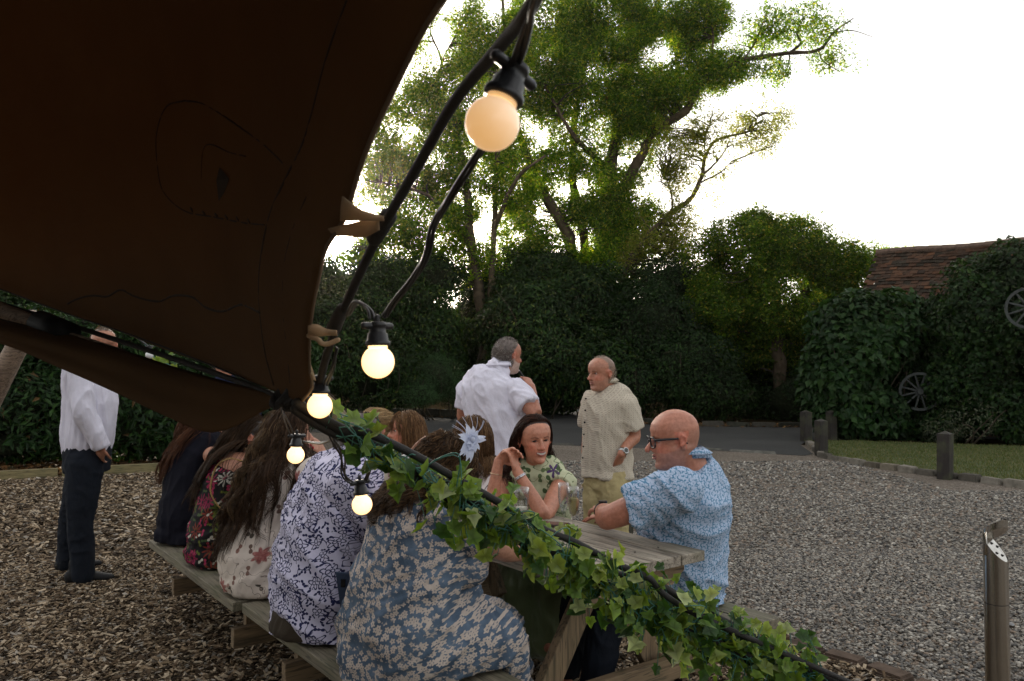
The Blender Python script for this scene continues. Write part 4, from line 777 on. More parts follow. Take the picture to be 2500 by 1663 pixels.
def finish_cloth(g, c, o, rough=.85, weave=900, bst=.25, extra=None, wr=.5, **kw):
    n1 = g.noise(g.vmath('MULTIPLY', o, (1, 1, .55)), 22, 5, .6, .8); b = g.bump(n1, wr, .012); b2 = g.n('Bump', {'Height': g.noise(o, weave, 1), 'Strength': bst, 'Distance': .001, 'Normal': b}).outputs[0]
    kw.setdefault('Specular_IOR_Level', .12); return g.pbr(c, rough, b2, **kw)
def cloth_plain(name, c, rough=.85, var=.1, **kw):
    g = NG(name); o = g.co(); col = g.ramp(g.noise(o, 9, 4), [(.3, tuple(x*(1-var) for x in c)), (.7, tuple(min(1, x*(1+var)) for x in c))]); return finish_cloth(g, col, o, rough, **kw)
def cloth_navy(right):
    g = NG('navy_floral_cloth'); o, v = plane_co(g, right, .05); base = (.60, .58, .74); ink = (.018, .022, .085)
    A_ = vcell(g, v, 21); e = petal(g, A_, 5, .34, .12); line = step_(g, g.math('ABSOLUTE', e), .045, .07); core = step_(g, g.math('ABSOLUTE', g.math('SUBTRACT', A_[0], .12)), .02, .05)
    on = g.less(A_[2][1], .6, .05); m1 = AND(g, g.math('MAXIMUM', line, core), on)
    v2 = g.vmath('ADD', v, (3.3, 1.7, 0)); B = vcell(g, v2, 44); lf = step_(g, petal(g, B, 2, .27, .20), -.02, .03); vein = step_(g, g.math('ABSOLUTE', g.math('SUBTRACT', B[0], .1)), .0, .03)
    m2 = AND(g, lf, g.less(B[2][1], .88, .02)); st = step_(g, g.math('ABSOLUTE', g.math('SUBTRACT', g.noise(v, 11, 2), .5)), .006, .014)
    away = step_(g, g.math('MULTIPLY', on, g.math('SUBTRACT', .48, A_[0])), .0, .02); m = g.math('MAXIMUM', m1, AND(g, g.math('MAXIMUM', m2, st), away))
    return finish_cloth(g, g.mix(m, base, ink), o, .75)
def cloth_ditsy(right):
    g = NG('blue_ditsy_cloth'); o, v = plane_co(g, right, .02); blue = g.ramp(g.noise(o, 14, 3), [(.35, (.060, .090, .135)), (.65, (.11, .155, .22))]); beige = (.47, .40, .35)
    A_ = vcell(g, v, 54); fl = step_(g, petal(g, A_, 5, .40, .09), -.02, .04); heart = step_(g, A_[0], .06, .13)
    grp = g.ramp(g.noise(g.vmath('ADD', v, (5, 2, 0)), 19, 3, .6), [(.42, (0, 0, 0)), (.47, (1, 1, 1))]); B = vcell(g, g.vmath('ADD', v, (7, 3, 0)), 60); bl = AND(g, step_(g, petal(g, B, 3, .32, .12), -.02, .05), g.less(B[2][0], .25))
    m = g.math('MAXIMUM', AND(g, fl, grp), bl); patch = g.ramp(g.noise(g.vmath('ADD', v, (1, 9, 0)), 26, 2, .5), [(.63, (0, 0, 0)), (.66, (1, 1, 1))]); m = g.math('MAXIMUM', m, patch)
    c = g.mix(m, blue, beige); c = g.mix(AND(g, heart, grp, g.math('SUBTRACT', 1.0, patch)), c, (.13, .16, .21)); return finish_cloth(g, c, o, .8)
def cloth_leafy_blue(right):
    g = NG('pale_blue_leaf_cloth'); o, v = plane_co(g, right, .01); A_ = vcell(g, v, 68, .8); d, a, c, x, y = A_; th = g.math('MULTIPLY', c[0], 6.28); ox = g.math('MULTIPLY', g.math('COSINE', th), .22); oy = g.math('MULTIPLY', g.math('SINE', th), .22)
    d2 = g.math('SQRT', g.math('ADD', g.math('POWER', g.math('SUBTRACT', x, ox), 2), g.math('POWER', g.math('SUBTRACT', y, oy), 2))); m = AND(g, step_(g, d, .46, .52), g.math('SUBTRACT', 1.0, step_(g, d2, .36, .42)))
    B = vcell(g, g.vmath('ADD', v, (2, 4, 0)), 120); m = g.math('MAXIMUM', m, g.math('MULTIPLY', step_(g, B[0], .18, .25), .6)); base = (.43, .52, .68); return finish_cloth(g, g.mix(m, base, (.085, .22, .36)), o, .8, wr=.6)
def cloth_cream_floral(right):
    g = NG('cream_floral_cloth'); o, v = plane_co(g, right, .03); base = (.66, .58, .51)
    A_ = vcell(g, v, 6.5); fl = step_(g, petal(g, A_, 7, .20, .045), -.03, .02); on = g.less(A_[2][1], .5); inner = g.noise(v, 60, 4, .7); red = g.ramp(inner, [(.35, (.20, .045, .05)), (.6, (.42, .17, .15)), (.75, (.6, .42, .36))])
    c = g.mix(AND(g, fl, on), base, red); B = vcell(g, g.vmath('ADD', v, (3, 8, 0)), 15); lf = AND(g, step_(g, petal(g, B, 2, .17, .15), -.02, .02), g.less(B[2][2], .38)); c = g.mix(lf, c, g.ramp(B[2][0], [(.3, (.09, .075, .06)), (.7, (.30, .15, .12))]))
    st = AND(g, step_(g, g.math('ABSOLUTE', g.math('SUBTRACT', g.noise(v, 8, 3), .5)), .003, .008), g.less(g.noise(v, 4, 1), .5)); c = g.mix(st, c, (.25, .2, .17)); return finish_cloth(g, c, o, .6)
def cloth_tropic(right):
    g = NG('dark_tropical_cloth'); o, v = plane_co(g, right, .02); base = (.012, .011, .012)
    A_ = vcell(g, v, 10.5); fl = AND(g, step_(g, petal(g, A_, 9, .27, .20), -.02, .02), g.math('SUBTRACT', 1.0, step_(g, A_[0], .07, .10))); c = g.mix(fl, base, g.ramp(A_[2][1], [(0, (.20, .015, .05)), (.35, (.40, .38, .33)), (.6, (.16, .03, .02)), (.8, (.07, .08, .015)), (1, (.22, .02, .08))], 'CONSTANT'))
    B = vcell(g, g.vmath('ADD', v, (4, 1, 0)), 27); c = g.mix(AND(g, step_(g, petal(g, B, 2, .25, .2), -.02, .03), g.less(B[2][1], .85), g.math('SUBTRACT', 1.0, fl)), c, g.ramp(B[2][0], [(0, (.09, .11, .02)), (.4, (.32, .03, .08)), (.7, (.5, .47, .4)), (.85, (.05, .08, .03))], 'CONSTANT')); return finish_cloth(g, c, o, .75)
def cloth_green_floral(right):
    g = NG('green_floral_cloth'); o, v = plane_co(g, right, .04); base = (.50, .52, .34); B = vcell(g, v, 17); lf = AND(g, step_(g, petal(g, B, 2, .27, .2), -.02, .03), g.less(B[2][1], .5)); c = g.mix(lf, base, g.ramp(B[2][0], [(.3, (.07, .11, .05)), (.6, (.13, .18, .08))]))
    A_ = vcell(g, g.vmath('ADD', v, (2, 5, 0)), 8); fl = AND(g, step_(g, petal(g, A_, 5, .17, .12), -.02, .02), g.less(A_[2][0], .5)); c = g.mix(fl, c, (.09, .05, .14)); st = step_(g, g.math('ABSOLUTE', g.math('SUBTRACT', g.noise(v, 10, 2), .5)), .005, .012); c = g.mix(st, c, (.1, .14, .07)); return finish_cloth(g, c, o, .7)
def cloth_red_floral(right):
    g = NG('white_red_floral_cloth'); o, v = plane_co(g, right, .05); A_ = vcell(g, v, 11); fl = AND(g, step_(g, petal(g, A_, 3, .28, .14), -.02, .04), g.less(A_[2][1], .65)); return finish_cloth(g, g.mix(fl, (.72, .66, .66), g.ramp(A_[2][0], [(0, (.62, .04, .03)), (.5, (.7, .14, .05)), (.7, (.6, .16, .3)), (.9, (.2, .1, .3))], 'CONSTANT')), o, .7)
def cloth_geo(right):
    g = NG('cream_geometric_cloth'); o, v = plane_co(g, right, .004); w = g.vmath('SCALE', v, sc=34); a = g.n('SeparateXYZ', {0: w}); s1 = g.math('ABSOLUTE', g.math('SINE', g.math('MULTIPLY', g.math('ADD', a.outputs[0], a.outputs[1]), 3.14))); s2 = g.math('ABSOLUTE', g.math('SINE', g.math('MULTIPLY', g.math('SUBTRACT', a.outputs[0], a.outputs[1]), 3.14)))
    m = g.math('MAXIMUM', step_(g, s1, .12, .22), step_(g, s2, .12, .22)); dt = AND(g, g.math('SUBTRACT', 1.0, step_(g, s1, .75, .85)), g.math('SUBTRACT', 1.0, step_(g, s2, .75, .85))); m = g.math('MAXIMUM', m, dt); return finish_cloth(g, g.mix(g.math('MULTIPLY', m, .75), (.55, .49, .39), (.33, .28, .24)), o, .85, wr=.7)
# ---------------------------------------------------------------- the people
ZU = Vector((0, 0, 1))
def rt(f): return Vector(f).cross(ZU).normalized()
SH_ = plain('black_leather', (.010, .010, .011), .6, Specular_IOR_Level=.2); SO_ = plain('tan_sole', (.22, .14, .08), .7)
NAVYT = cloth_plain('dark_trouser_cloth', (.012, .015, .022)); SEATED = 'people sitting at the picnic tables'

# man at the far left, half hidden by the canvas flap
def man_left():
    f = V3(.97, .24, 0); r = rt(f); p = Person('man standing alone far left in white long sleeved shirt and dark trousers, hand in pocket', Gd(205, 1405), (.40, .22, .16), b=1.05, group=None)
    p.torso([P(212, 1125, 5.6), P(216, 1060, 5.6), P(222, 985, 5.6), P(214, 915, 5.6), P(220, 878, 5.6), P(232, 862, 5.6)], [.17, .175, .18, .19, .17, .07], [.125, .150, .155, .135, .10, .06], r)
    hf = frame((.55, -.83, -.05)); p.neck(P(252, 843, 5.55), hf, .06, 1.0)
    sh, el, wr = p.arm(P(196, 905, 5.42), P(207, 1010, 5.36), P(248, 1090, 5.42), dict(d=P(238, 1150, 5.54)-P(248, 1090, 5.42), n_=(.2, .9, 0), side=1, curl=.5))
    s2, e2, w2 = p.arm(P(225, 905, 5.78), P(232, 1010, 5.84), P(262, 1090, 5.80))
    kL = p.leg(P(208, 1130, 5.5), P(196, 1272, 5.47), P(203, 1392, 5.48)); kR = p.leg(P(212, 1130, 5.72), P(178, 1258, 5.80), P(165, 1362, 5.82))
    p.scalp((.16, .11, .08), .03); p.finish(.006, brow=(.14, .09, .06), look=0)
    p.hair(700, .018, (.17, .12, .09), (.26, .2, .15), part='up', grav=.1, r=.0016, hl=.03, steps=2, cap=1.0, clump=0)
    def shirt(mb): p.torso_cloth(mb, .014, 2); p.sleeve(mb, sh, el, wr, 1.98, .072, .052); p.sleeve(mb, s2, e2, w2, 1.9, .07, .05)
    M = cloth_plain('white_shirt_cloth', (.66, .64, .74), wr=.5); p.cloth('shirt', M, shirt, .008, .012, (8, 8, 4), 3, ax=(.1, 0, 1)); p.collar(M)
    mb = MB(); d = (wr-el).normalized(); mb.sweep([wr-d*.07, wr-d*.0, wr+d*.012], [.054, .058, .052], 16, dome=False); q = mb.mesh('cuff', True); o = link('cuff', q, M, p.last)
    def tr(mb):
        mb.sweep([P(212, 1150, 5.6), P(212, 1105, 5.6), P(216, 1066, 5.6)], [(.178, .145), (.183, .152), (.176, .146)], 20, r, False)
        for (h, k, a) in (kL, kR): mb.sweep(curve([h, lin(h, k, .5), k, lin(k, a, .5), a+V3(.0, 0, -.03)], 3), [float(x) for x in np.interp(np.linspace(0, 1, 13), [0, .25, .5, .75, 1], [.122, .108, .082, .078, .072])], 16)
    p.cloth('trousers', NAVYT, tr, .009, .007, (7, 7, 6), 5)
    h1 = Gd(172, 1428); shoe(p.root, h1+V3(.0, 0, 0), Gd(278, 1418), .12, .055, SH_, SO_); shoe(p.root, Gd(148, 1398), Gd(247, 1383), .12, .055, SH_, SO_)
man_left()

def seated_legs(p, pel, f, sep=.11, kz=.50, thigh=.44, foot=.1, side=None):
    f = Vector(f).normalized(); r = rt(f); out = []
    for k in (-1, 1):
        h = Vector(pel) + r*(k*sep) - ZU*.02; kn = Vector((h.x, h.y, 0)) + f*thigh + r*(k*sep*.3) + ZU*kz; an = Vector((kn.x, kn.y, 0)) + f*foot + ZU*.10
        out.append(p.leg(h, kn, an, an + f*.16 - ZU*.055))
    return out
def skirt_over(p, mb, legs, k=1.35, to=.6):
    for h, kn, an in legs: mb.sweep(curve([h, lin(h, kn, .5), kn, lin(kn, an, to)], 3), [float(x)*k*p.b for x in np.interp(np.linspace(0, 1, 10), [0, .4, .7, 1], [.11, .095, .082, .075])], 16)
    (h1, k1, a1), (h2, k2, a2) = legs; mb.sweep([lin(h1, h2, .5), lin(k1, k2, .5), lin(lin(k1, k2, .5), lin(a1, a2, .5), to)], [(.13, .09), (.12, .07), (.11, .06)], 14, h2-h1)
def hang(p, mb, legs, k): skirt_over(p, mb, legs, k)

# 6 nearest woman, blue ditsy dress, back to the camera
def woman_ditsy():
    f = V3(.9, .43, 0); r = rt(f); p = Person('nearest seated woman in blue and beige flowered dress, pale flower in curly hair', Gd(1000, 1990), (.48, .30, .235), male=False, b=1.22, group=SEATED)
    p.seat = (.9, 1.66)
    p.torso([P(985, 1590, 2.76), P(975, 1530, 2.78), P(985, 1450, 2.80), P(1005, 1380, 2.82), P(1030, 1300, 2.85), P(1052, 1240, 2.87), P(1070, 1205, 2.88)], [.235, .245, .225, .215, .215, .175, .085], [.17, .185, .165, .165, .160, .115, .07], r)
    hf = frame((.93, .35, -.12), (.16, .0, 1)); p.neck(P(1090, 1148, 2.90), hf, .056, .97)
    sh, el, wr = p.arm(P(1098, 1262, 2.70), P(1222, 1335, 2.78), P(1345, 1352, 3.02), dict(d=(.9, .5, -.02), n_=(0, 0, -1), side=-1, curl=.25))
    s2, e2, w2 = p.arm(P(1020, 1235, 3.03), P(950, 1215, 3.10), P(1000, 1130, 3.14), dict(d=P(1040, 1082, 3.12)-P(1000, 1130, 3.14), n_=(.4, -.6, -.2), side=1, curl=.35))
    hipn = P(1000, 1580, 2.66); L = [p.leg(hipn, P(1205, 1568, 2.86), P(1245, 1770, 3.05), P(1300, 1800, 3.12), 1.1), p.leg(P(1000, 1560, 2.92), P(1215, 1545, 3.10), P(1250, 1730, 3.2), P(1300, 1750, 3.28), 1.1)]
    p.scalp((.05, .03, .02)); p.finish(.007, eyes=False)
    M = cloth_ditsy(V3(.93, -.2, 0))
    def dress(mb):
        p.torso_cloth(mb, .016, 0, -2); p.sleeve(mb, sh, el, wr, .62, .068, .066); p.sleeve(mb, s2, e2, w2, .6, .066, .066)
        mb.ball(P(1125, 1370, 2.82), (.10, .115, .095), 16); mb.ball(P(955, 1590, 2.74), (.185, .19, .135), 16); mb.ball(P(1105, 1470, 2.86), (.10, .13, .09), 16)
        for (h, k, a) in L: mb.sweep(curve([h, lin(h, k, .5), k, lin(k, a, .5), lin(k, a, .92)], 3), [float(x) for x in np.interp(np.linspace(0, 1, 13), [0, .25, .5, .7, 1], [.145, .13, .108, .10, .09])], 18)
        (h1, k1, a1), (h2, k2, a2) = L; mb.sweep([lin(h1, h2, .5), lin(k1, k2, .5), lin(k1, k2, .5)-ZU*.2], [(.13, .11), (.14, .09), (.12, .08)], 16, h2-h1)
    p.cloth('dress', M, dress, .010, .016, (4.5, 4.5, 8), 2, ax=(.9, .2, .45), sm=3)
    p.hair(5200, .26, (.022, .013, .008), (.17, .095, .045), part='mid', grav=.26, curl=.012, wf=75, r=.0014, steps=26, spread=.5, clump=.35, seed=4, back=.3, lean=(-.25, 0, 0))
    p.hair(1500, .22, (.045, .026, .015), (.20, .115, .06), part='up', grav=.34, curl=.010, wf=75, r=.0015, steps=22, clump=.2, seed=5, name='curls', lean=(-.25, 0, 0), hl=.0)
    # flower fascinator
    c = P(1150, 1075, 2.83); fr = thing('flower_fascinator', 'pale blue white fabric flower pinned in the curly hair of the nearest woman', 'hair flower', c)
    g = NG('pale_organza'); b = g.n('BsdfPrincipled', {'Base Color': (.68, .72, .86), 'Roughness': .6}); t = g.n('BsdfTranslucent', {'Color': (.68, .72, .86)}); mx = g.n('MixShader', {0: .4, 1: b.outputs[0], 2: t.outputs[0]}); g.t.links.new(mx.outputs[0], g.out.inputs[0])
    rg = random.Random(5); nrm = V3(.45, -.85, .25).normalized(); X, Fv, U = frame(nrm)
    def pet(L, w, a, tiltp):
        d = (X*math.cos(a)+U*math.sin(a))*math.cos(tiltp) + Fv*math.sin(tiltp); s_ = Fv.cross(d).normalized(); V = []; n = 7
        for i in range(n+1):
            t = i/n; ww = w*math.sin(math.pi*min(1, t*1.02)**.75)*.5+.0006; q = c + d*(L*t) + Fv*(.012*math.sin(t*3)); V += [q - s_*ww + Fv*.006*math.sin(t*9), q + Fv*(-.004), q + s_*ww + Fv*.005*math.sin(t*8+1)]
        return V, [(3*i+k, 3*i+k+1, 3*i+k+4, 3*i+k+3) for i in range(n) for k in (0, 1)]
    for i in range(11): V, Fs = pet(rg.uniform(.055, .085), rg.uniform(.026, .04), i*6.283/11+rg.uniform(-.2, .2), rg.uniform(.0, .3)); V = [c+(q-c)*.74 for q in V]; MB().add(V, Fs).build('petal', g.m, fr, True)
    for i in range(8): V, Fs = pet(rg.uniform(.03, .05), .026, i*.785+.3, rg.uniform(.5, .9)); V = [c+(q-c)*.74 for q in V]; MB().add(V, Fs).build('inner_petal', g.m, fr, True)
    for i in range(4): V, Fs = pet(rg.uniform(.085, .11), .03, -1.35+i*.2, .1); V = [c+(q-c)*.8 for q in V]; MB().add(V, Fs).build('trailing_petal', g.m, fr, True)
    mb = MB()
    for i in range(9): a = rg.uniform(.6, 2.4); d = X*math.cos(a)+U*math.sin(a); mb.sweep(curve([c, c+d*.05+Fv*.02, c+d*.085+Fv*.025+X*.01], 3), [.0008]*7, 4, dome=False)
    mb.ball(c+Fv*.012, .011, 10); mb.build('stamens', g.m, fr, True)
woman_ditsy()

# 5 man in the navy flowered shirt
def man_navy():
    f = V3(.88, .47, 0); r = rt(f); p = Person('seated man, back to us, in white shirt covered in navy flowers', Gd(775, 1790), (.30, .13, .085), b=1.12, group=SEATED)
    p.seat = (.9, 1.52)
    p.torso([P(772, 1500, 3.2), P(772, 1450, 3.2), P(778, 1375, 3.22), P(800, 1280, 3.26), P(828, 1200, 3.30), P(855, 1150, 3.32), P(870, 1120, 3.34)], [.205, .21, .21, .225, .225, .18, .08], [.14, .15, .15, .152, .145, .11, .065], r)
    hf = frame((.72, .52, -.42), (.3, .25, .9)); p.neck(P(878, 1078, 3.38), hf, .062, 1.0)
    sh, el, wr = p.arm(P(858, 1185, 3.10), P(925, 1305, 3.16), P(1010, 1335, 3.45), dict(d=(.8, .6, 0), n_=(0, 0, -1), side=-1, curl=.4))
    s2, e2, w2 = p.arm(P(835, 1160, 3.52), P(880, 1230, 3.75), P(960, 1230, 3.85))
    L = seated_legs(p, P(785, 1500, 3.22), f)
    p.scalp((.045, .035, .03), .0); p.finish(.007, eyes=False); p.hair(900, .012, (.03, .022, .018), (.08, .065, .055), part='up', grav=.15, r=.0016, hl=.0, steps=2, cap=1.0, clump=0)
    M = cloth_navy(V3(.9, -.3, 0))
    def shirt(mb): p.torso_cloth(mb, .016, 1, None, .05, .10, False); p.sleeve(mb, sh, el, wr, .82, .078, .078); p.sleeve(mb, s2, e2, w2, .8, .07, .07); mb.ball(P(735, 1420, 3.2), (.10, .16, .13), 14)
    p.cloth('shirt', M, shirt, .0095, .018, (5, 5, 7), 8, ax=(.6, .0, -.7), sm=3); p.collar(M, .04)
    def tr(mb): mb.ball(P(770, 1515, 3.2), (.175, .21, .115), 16); skirt = [mb.sweep(curve([h, lin(h, k, .5), k, lin(k, a, .9)], 3), [.115, .11, .1, .095, .085, .08, .075, .07, .065, .06], 14) for h, k, a in L]
    p.cloth('trousers', cloth_plain('brown_trouser_cloth', (.045, .035, .025)), tr, .010, .01)
    ph = thing('phone', 'dark blue phone poking from the back pocket of the man in navy flowered shirt', 'phone', P(850, 1445, 3.0)); MB().box(P(850, 1445, 2.985), (.075, .010, .15), (V3(.97, -.15, .0).normalized(), V3(.15, .97, .1).normalized(), V3(-.12, -.1, 1).normalized())).build('case', plain('blue_case', (.03, .05, .10), .5), ph, bevel=.004)
    for k in (0,): MB().box(P(838, 1424, 2.975), (.018, .004, .03), (V3(.97, -.15, .0), V3(.15, .97, .1).normalized(), ZU)).build('camera_bump', plain('lens', (.01, .01, .012), .2), ph, bevel=.001)
man_navy()

# 4 woman with the long wavy hair
def woman_wavy():
    f = V3(.92, .38, 0); r = rt(f); p = Person('woman in cream flowered dress with very long wavy dark hair, seen behind', Gd(635, 1660), (.50, .30, .235), male=False, b=1.08, group=SEATED)
    p.seat = (.9, 1.52)
    p.torso([P(640, 1410, 3.8), P(636, 1360, 3.8), P(645, 1290, 3.84), P(662, 1230, 3.86), P(685, 1175, 3.89), P(710, 1143, 3.92), P(718, 1122, 3.93)], [.20, .21, .18, .175, .18, .15, .07], [.165, .175, .14, .135, .13, .095, .055], r)
    hf = frame((.95, .22, .02), (.03, .0, 1)); p.neck(P(708, 1060, 3.95), hf, .05, 1.0)
    sh, el, wr = p.arm(P(765, 1162, 3.74), P(815, 1255, 3.86), P(860, 1250, 4.05)); s2, e2, w2 = p.arm(P(725, 1150, 4.1), P(800, 1190, 4.3), P(792, 1112, 4.22), dict(d=P(768, 1082, 4.14)-P(792, 1112, 4.22), n_=(-.8, -.1, .1), side=-1, curl=1.0))
    L = seated_legs(p, P(640, 1400, 3.82), f); p.scalp((.04, .026, .018)); 
    p.paint.append(lambda v, c: c); p.finish(.006, lips=(.42, .10, .10), brow=(.05, .03, .02), lash=True, liplines=True)
    mb = MB(); q = P(768, 1080, 4.13)
    for dx, dz in ((-6, -8), (-9, -1), (-9, 6), (-4, 11)): mb.ball(P(768+dx, 1082+dz, 4.10), (.007, .004, .008), 8)
    mb.build('red_nails', plain('nail_varnish', (.5, .02, .03), .2), p.root, True)
    M = cloth_cream_floral(V3(.93, -.3, 0))
    def dress(mb):
        p.torso_cloth(mb, .014, 0, -2); p.sleeve(mb, sh, el, wr, .62, .078, .074); p.sleeve(mb, s2, e2, w2, .6, .07, .07); mb.ball(P(628, 1405, 3.78), (.165, .19, .11), 16); skirt_over(p, mb, L)
    p.cloth('dress', M, dress, .0095, .012, (5, 5, 7), 12, ax=(.5, .2, .8), sm=3)
    p.hair(5200, .60, (.028, .015, .008), (.10, .055, .03), part='mid', grav=.3, wave=.0035, wf=30, r=.0015, steps=30, spread=.35, back=.5, clump=.42, seed=8, lean=(-.10, -.10, 0))
    p.hair(700, .55, (.075, .045, .024), (.20, .13, .07), part='mid', grav=.28, wave=.0045, wf=28, r=.0015, steps=30, spread=.25, back=.6, clump=.55, seed=9, name='highlights', lean=(-.14, -.2, 0), hl=.03)
woman_wavy()

# 3 woman in the strapless tropical dress
def woman_strapless():
    f = V3(.9, .42, 0); r = rt(f); p = Person('bare backed woman in dark strapless tropical print dress with straight dark hair', Gd(525, 1575), (.46, .26, .195), male=False, b=1.08, group=SEATED)
    p.seat = (.9, 1.52)
    p.torso([P(528, 1350, 4.3), P(528, 1310, 4.3), P(535, 1245, 4.33), P(550, 1195, 4.36), P(570, 1150, 4.39), P(590, 1122, 4.42), P(598, 1108, 4.43)], [.175, .185, .16, .165, .17, .145, .065], [.125, .135, .11, .115, .11, .085, .05], r)
    hf = frame((.93, .34, -.05), (.1, 0, 1)); p.neck(P(614, 1068, 4.46), hf, .048, .98)
    sh, el, wr = p.arm(P(610, 1160, 4.22), P(650, 1240, 4.3), P(720, 1240, 4.5)); p.arm(P(600, 1150, 4.6), P(660, 1210, 4.8), P(740, 1210, 4.95))
    L = seated_legs(p, P(530, 1345, 4.32), f); p.scalp((.03, .02, .015)); p.finish(.006, brow=(.04, .025, .02))
    M = cloth_tropic(V3(.93, -.3, 0))
    def dress(mb): p.torso_cloth(mb, .013, 0, 11); mb.ball(P(520, 1345, 4.28), (.14, .165, .09), 16); skirt_over(p, mb, L, 1.15)
    p.cloth('dress', M, dress, .009, .010, (4, 4, 12), 4, sm=2)
    p.hair(2600, .42, (.028, .016, .009), (.085, .048, .026), part='back', grav=.32, wave=.0015, wf=18, r=.0017, steps=22, spread=.2, clump=.35, seed=12, lean=(-.30, -.05, 0), hl=.01)
    c = P(598, 1098, 4.37); mb = MB(); mb.ball(c, (.010, .006, .014), 8); mb.build('earring', plain('bronze', (.2, .12, .07), .3, Metallic=.8), p.root, True)
    # chain strap of her bag
    pts = curve([P(598, 1128, 4.25), P(560, 1120, 4.2), P(528, 1140, 4.20), P(514, 1190, 4.17), P(522, 1220, 4.15), P(550, 1252, 4.13), P(585, 1275, 4.1)], 10); ch = thing('chain_strap', 'thin gold chain bag strap hanging down the bare back', 'chain', pts[0]); mb = MB()
    for i in range(len(pts)-1):
        a, b = pts[i], pts[i+1]; d = (b-a).normalized(); s_ = d.cross(V3(0, 1, .1)).normalized() if i % 2 else d.cross(V3(.3, .1, 1)).normalized(); n = int((b-a).length/.009)+1
        for k in range(n):
            q = lin(a, b, (k+.5)/n); e = s_ if k % 2 else d.cross(s_); mb.sweep([q+d*.0065*math.cos(t)+e*.004*math.sin(t) for t in np.linspace(0, 6.283, 7)], [.0014]*7, 4, dome=False)
    mb.build('links', plain('gold', (.42, .28, .11), .3, Metallic=1.0), ch, True)
woman_strapless()

# 2 woman in the black top at the far end
def woman_black():
    f = V3(.88, .47, 0); r = rt(f); p = Person('woman in black sleeveless top at the far bench end, head behind the canvas', Gd(450, 1510), (.50, .29, .22), male=False, b=1.05, group=SEATED)
    p.seat = (.9, 1.52)
    p.torso([P(452, 1305, 4.8), P(450, 1265, 4.8), P(452, 1205, 4.83), P(465, 1150, 4.86), P(482, 1105, 4.89), P(497, 1078, 4.9), P(503, 1062, 4.92)], [.18, .185, .165, .17, .175, .145, .065], [.13, .135, .115, .12, .115, .09, .052], r)
    hf = frame((.8, .6, 0)); p.neck(P(508, 1018, 4.95), hf, .048, .98)
    sh, el, wr = p.arm(P(518, 1112, 4.72), P(572, 1175, 4.86), P(640, 1180, 5.05)); p.arm(P(500, 1095, 5.1), P(560, 1160, 5.3), P(620, 1150, 5.4)); L = seated_legs(p, P(455, 1300, 4.82), f)
    # stiletto hanging below the bench
    p.scalp((.06, .025, .014)); p.finish(.006)
    def top(mb): p.torso_cloth(mb, .013, 0, -3); mb.ball(P(440, 1300, 4.78), (.14, .17, .09), 14); skirt_over(p, mb, L, 1.1)
    p.cloth('dress', cloth_plain('black_dress_cloth', (.008, .008, .014)), top, .009, .008)
    p.hair(2200, .40, (.06, .022, .011), (.13, .055, .025), part='back', grav=.32, wave=.002, r=.0018, steps=20, clump=.35, seed=14, lean=(-.22, -.1, 0))
    t = thing('high_heel_shoe', 'black stiletto shoe tucked back under the long bench', 'shoe', Gd(465, 1445)); a = P(462, 1405, 4.75); mb = MB()
    mb.sweep([P(470, 1400, 4.8), P(490, 1415, 4.82), P(520, 1445, 4.86), P(540, 1455, 4.9)], [(.032, .03), (.034, .03), (.04, .022), (.02, .014)], 10, r); mb.build('upper', SH_, t, True); MB().sweep([P(468, 1405, 4.79), P(460, 1440, 4.78), P(458, 1452, 4.78)], [.014, .005, .004], 8).build('heel', SH_, t, True)
    # red and navy tag edge of her top
woman_black()

# standing guest in navy behind the far end of the tables
def guest_navy():
    f = V3(.3, -.95, 0); r = rt(f); p = Person('guest in navy jacket standing behind the far end of the tables, mostly hidden', Gd(548, 1385), (.42, .24, .17), b=1.0)
    q = lambda x, y: P(x, y, 6.05)
    p.torso([q(550, 1180), q(550, 1130), q(550, 1060), q(550, 990), q(550, 950), q(550, 935)], [.17, .16, .18, .19, .17, .07], [.12, .11, .125, .12, .1, .06], r); p.neck(q(550, 885), frame(f), .056)
    sh, el, wr = p.arm(P(490, 975, 6.1), P(483, 1070, 6.05), P(535, 1085, 5.85), dict(d=(.6, -.2, .1), n_=(0, .2, 1), side=1, curl=.8)); s2, e2, w2 = p.arm(P(612, 975, 6.0), P(620, 1075, 5.95), P(570, 1080, 5.8), dict(d=(-.7, .1, .1), n_=(0, .3, 1), side=-1, curl=.8))
    a = p.leg(q(522, 1190), q(522, 1290), P(522, 1365, 6.05), P(524, 1390, 5.9)); b = p.leg(q(578, 1190), q(578, 1290), P(578, 1365, 6.05), P(580, 1390, 5.9)); p.scalp((.04, .03, .02)); p.finish(.009); p.hair(500, .05, (.05, .035, .025), grav=.3, steps=4, r=.003)
    M = cloth_plain('navy_jacket_cloth', (.012, .018, .045)); p.cloth('jacket', M, lambda mb: (p.torso_cloth(mb, .02, 1, None, .1, .1), p.sleeve(mb, sh, el, wr, 1.9, .075, .052), p.sleeve(mb, s2, e2, w2, 1.9, .075, .052)), .011, .01)
    p.cloth('trousers', NAVYT, lambda mb: [mb.sweep(curve([h, k, an], 3), [.115, .105, .095, .085, .08, .075, .07], 14) for h, k, an in (a, b)] + [mb.sweep([q(550, 1205), q(550, 1150)], [(.175, .125), (.165, .12)], 16, r)], .011, .008)
guest_navy()

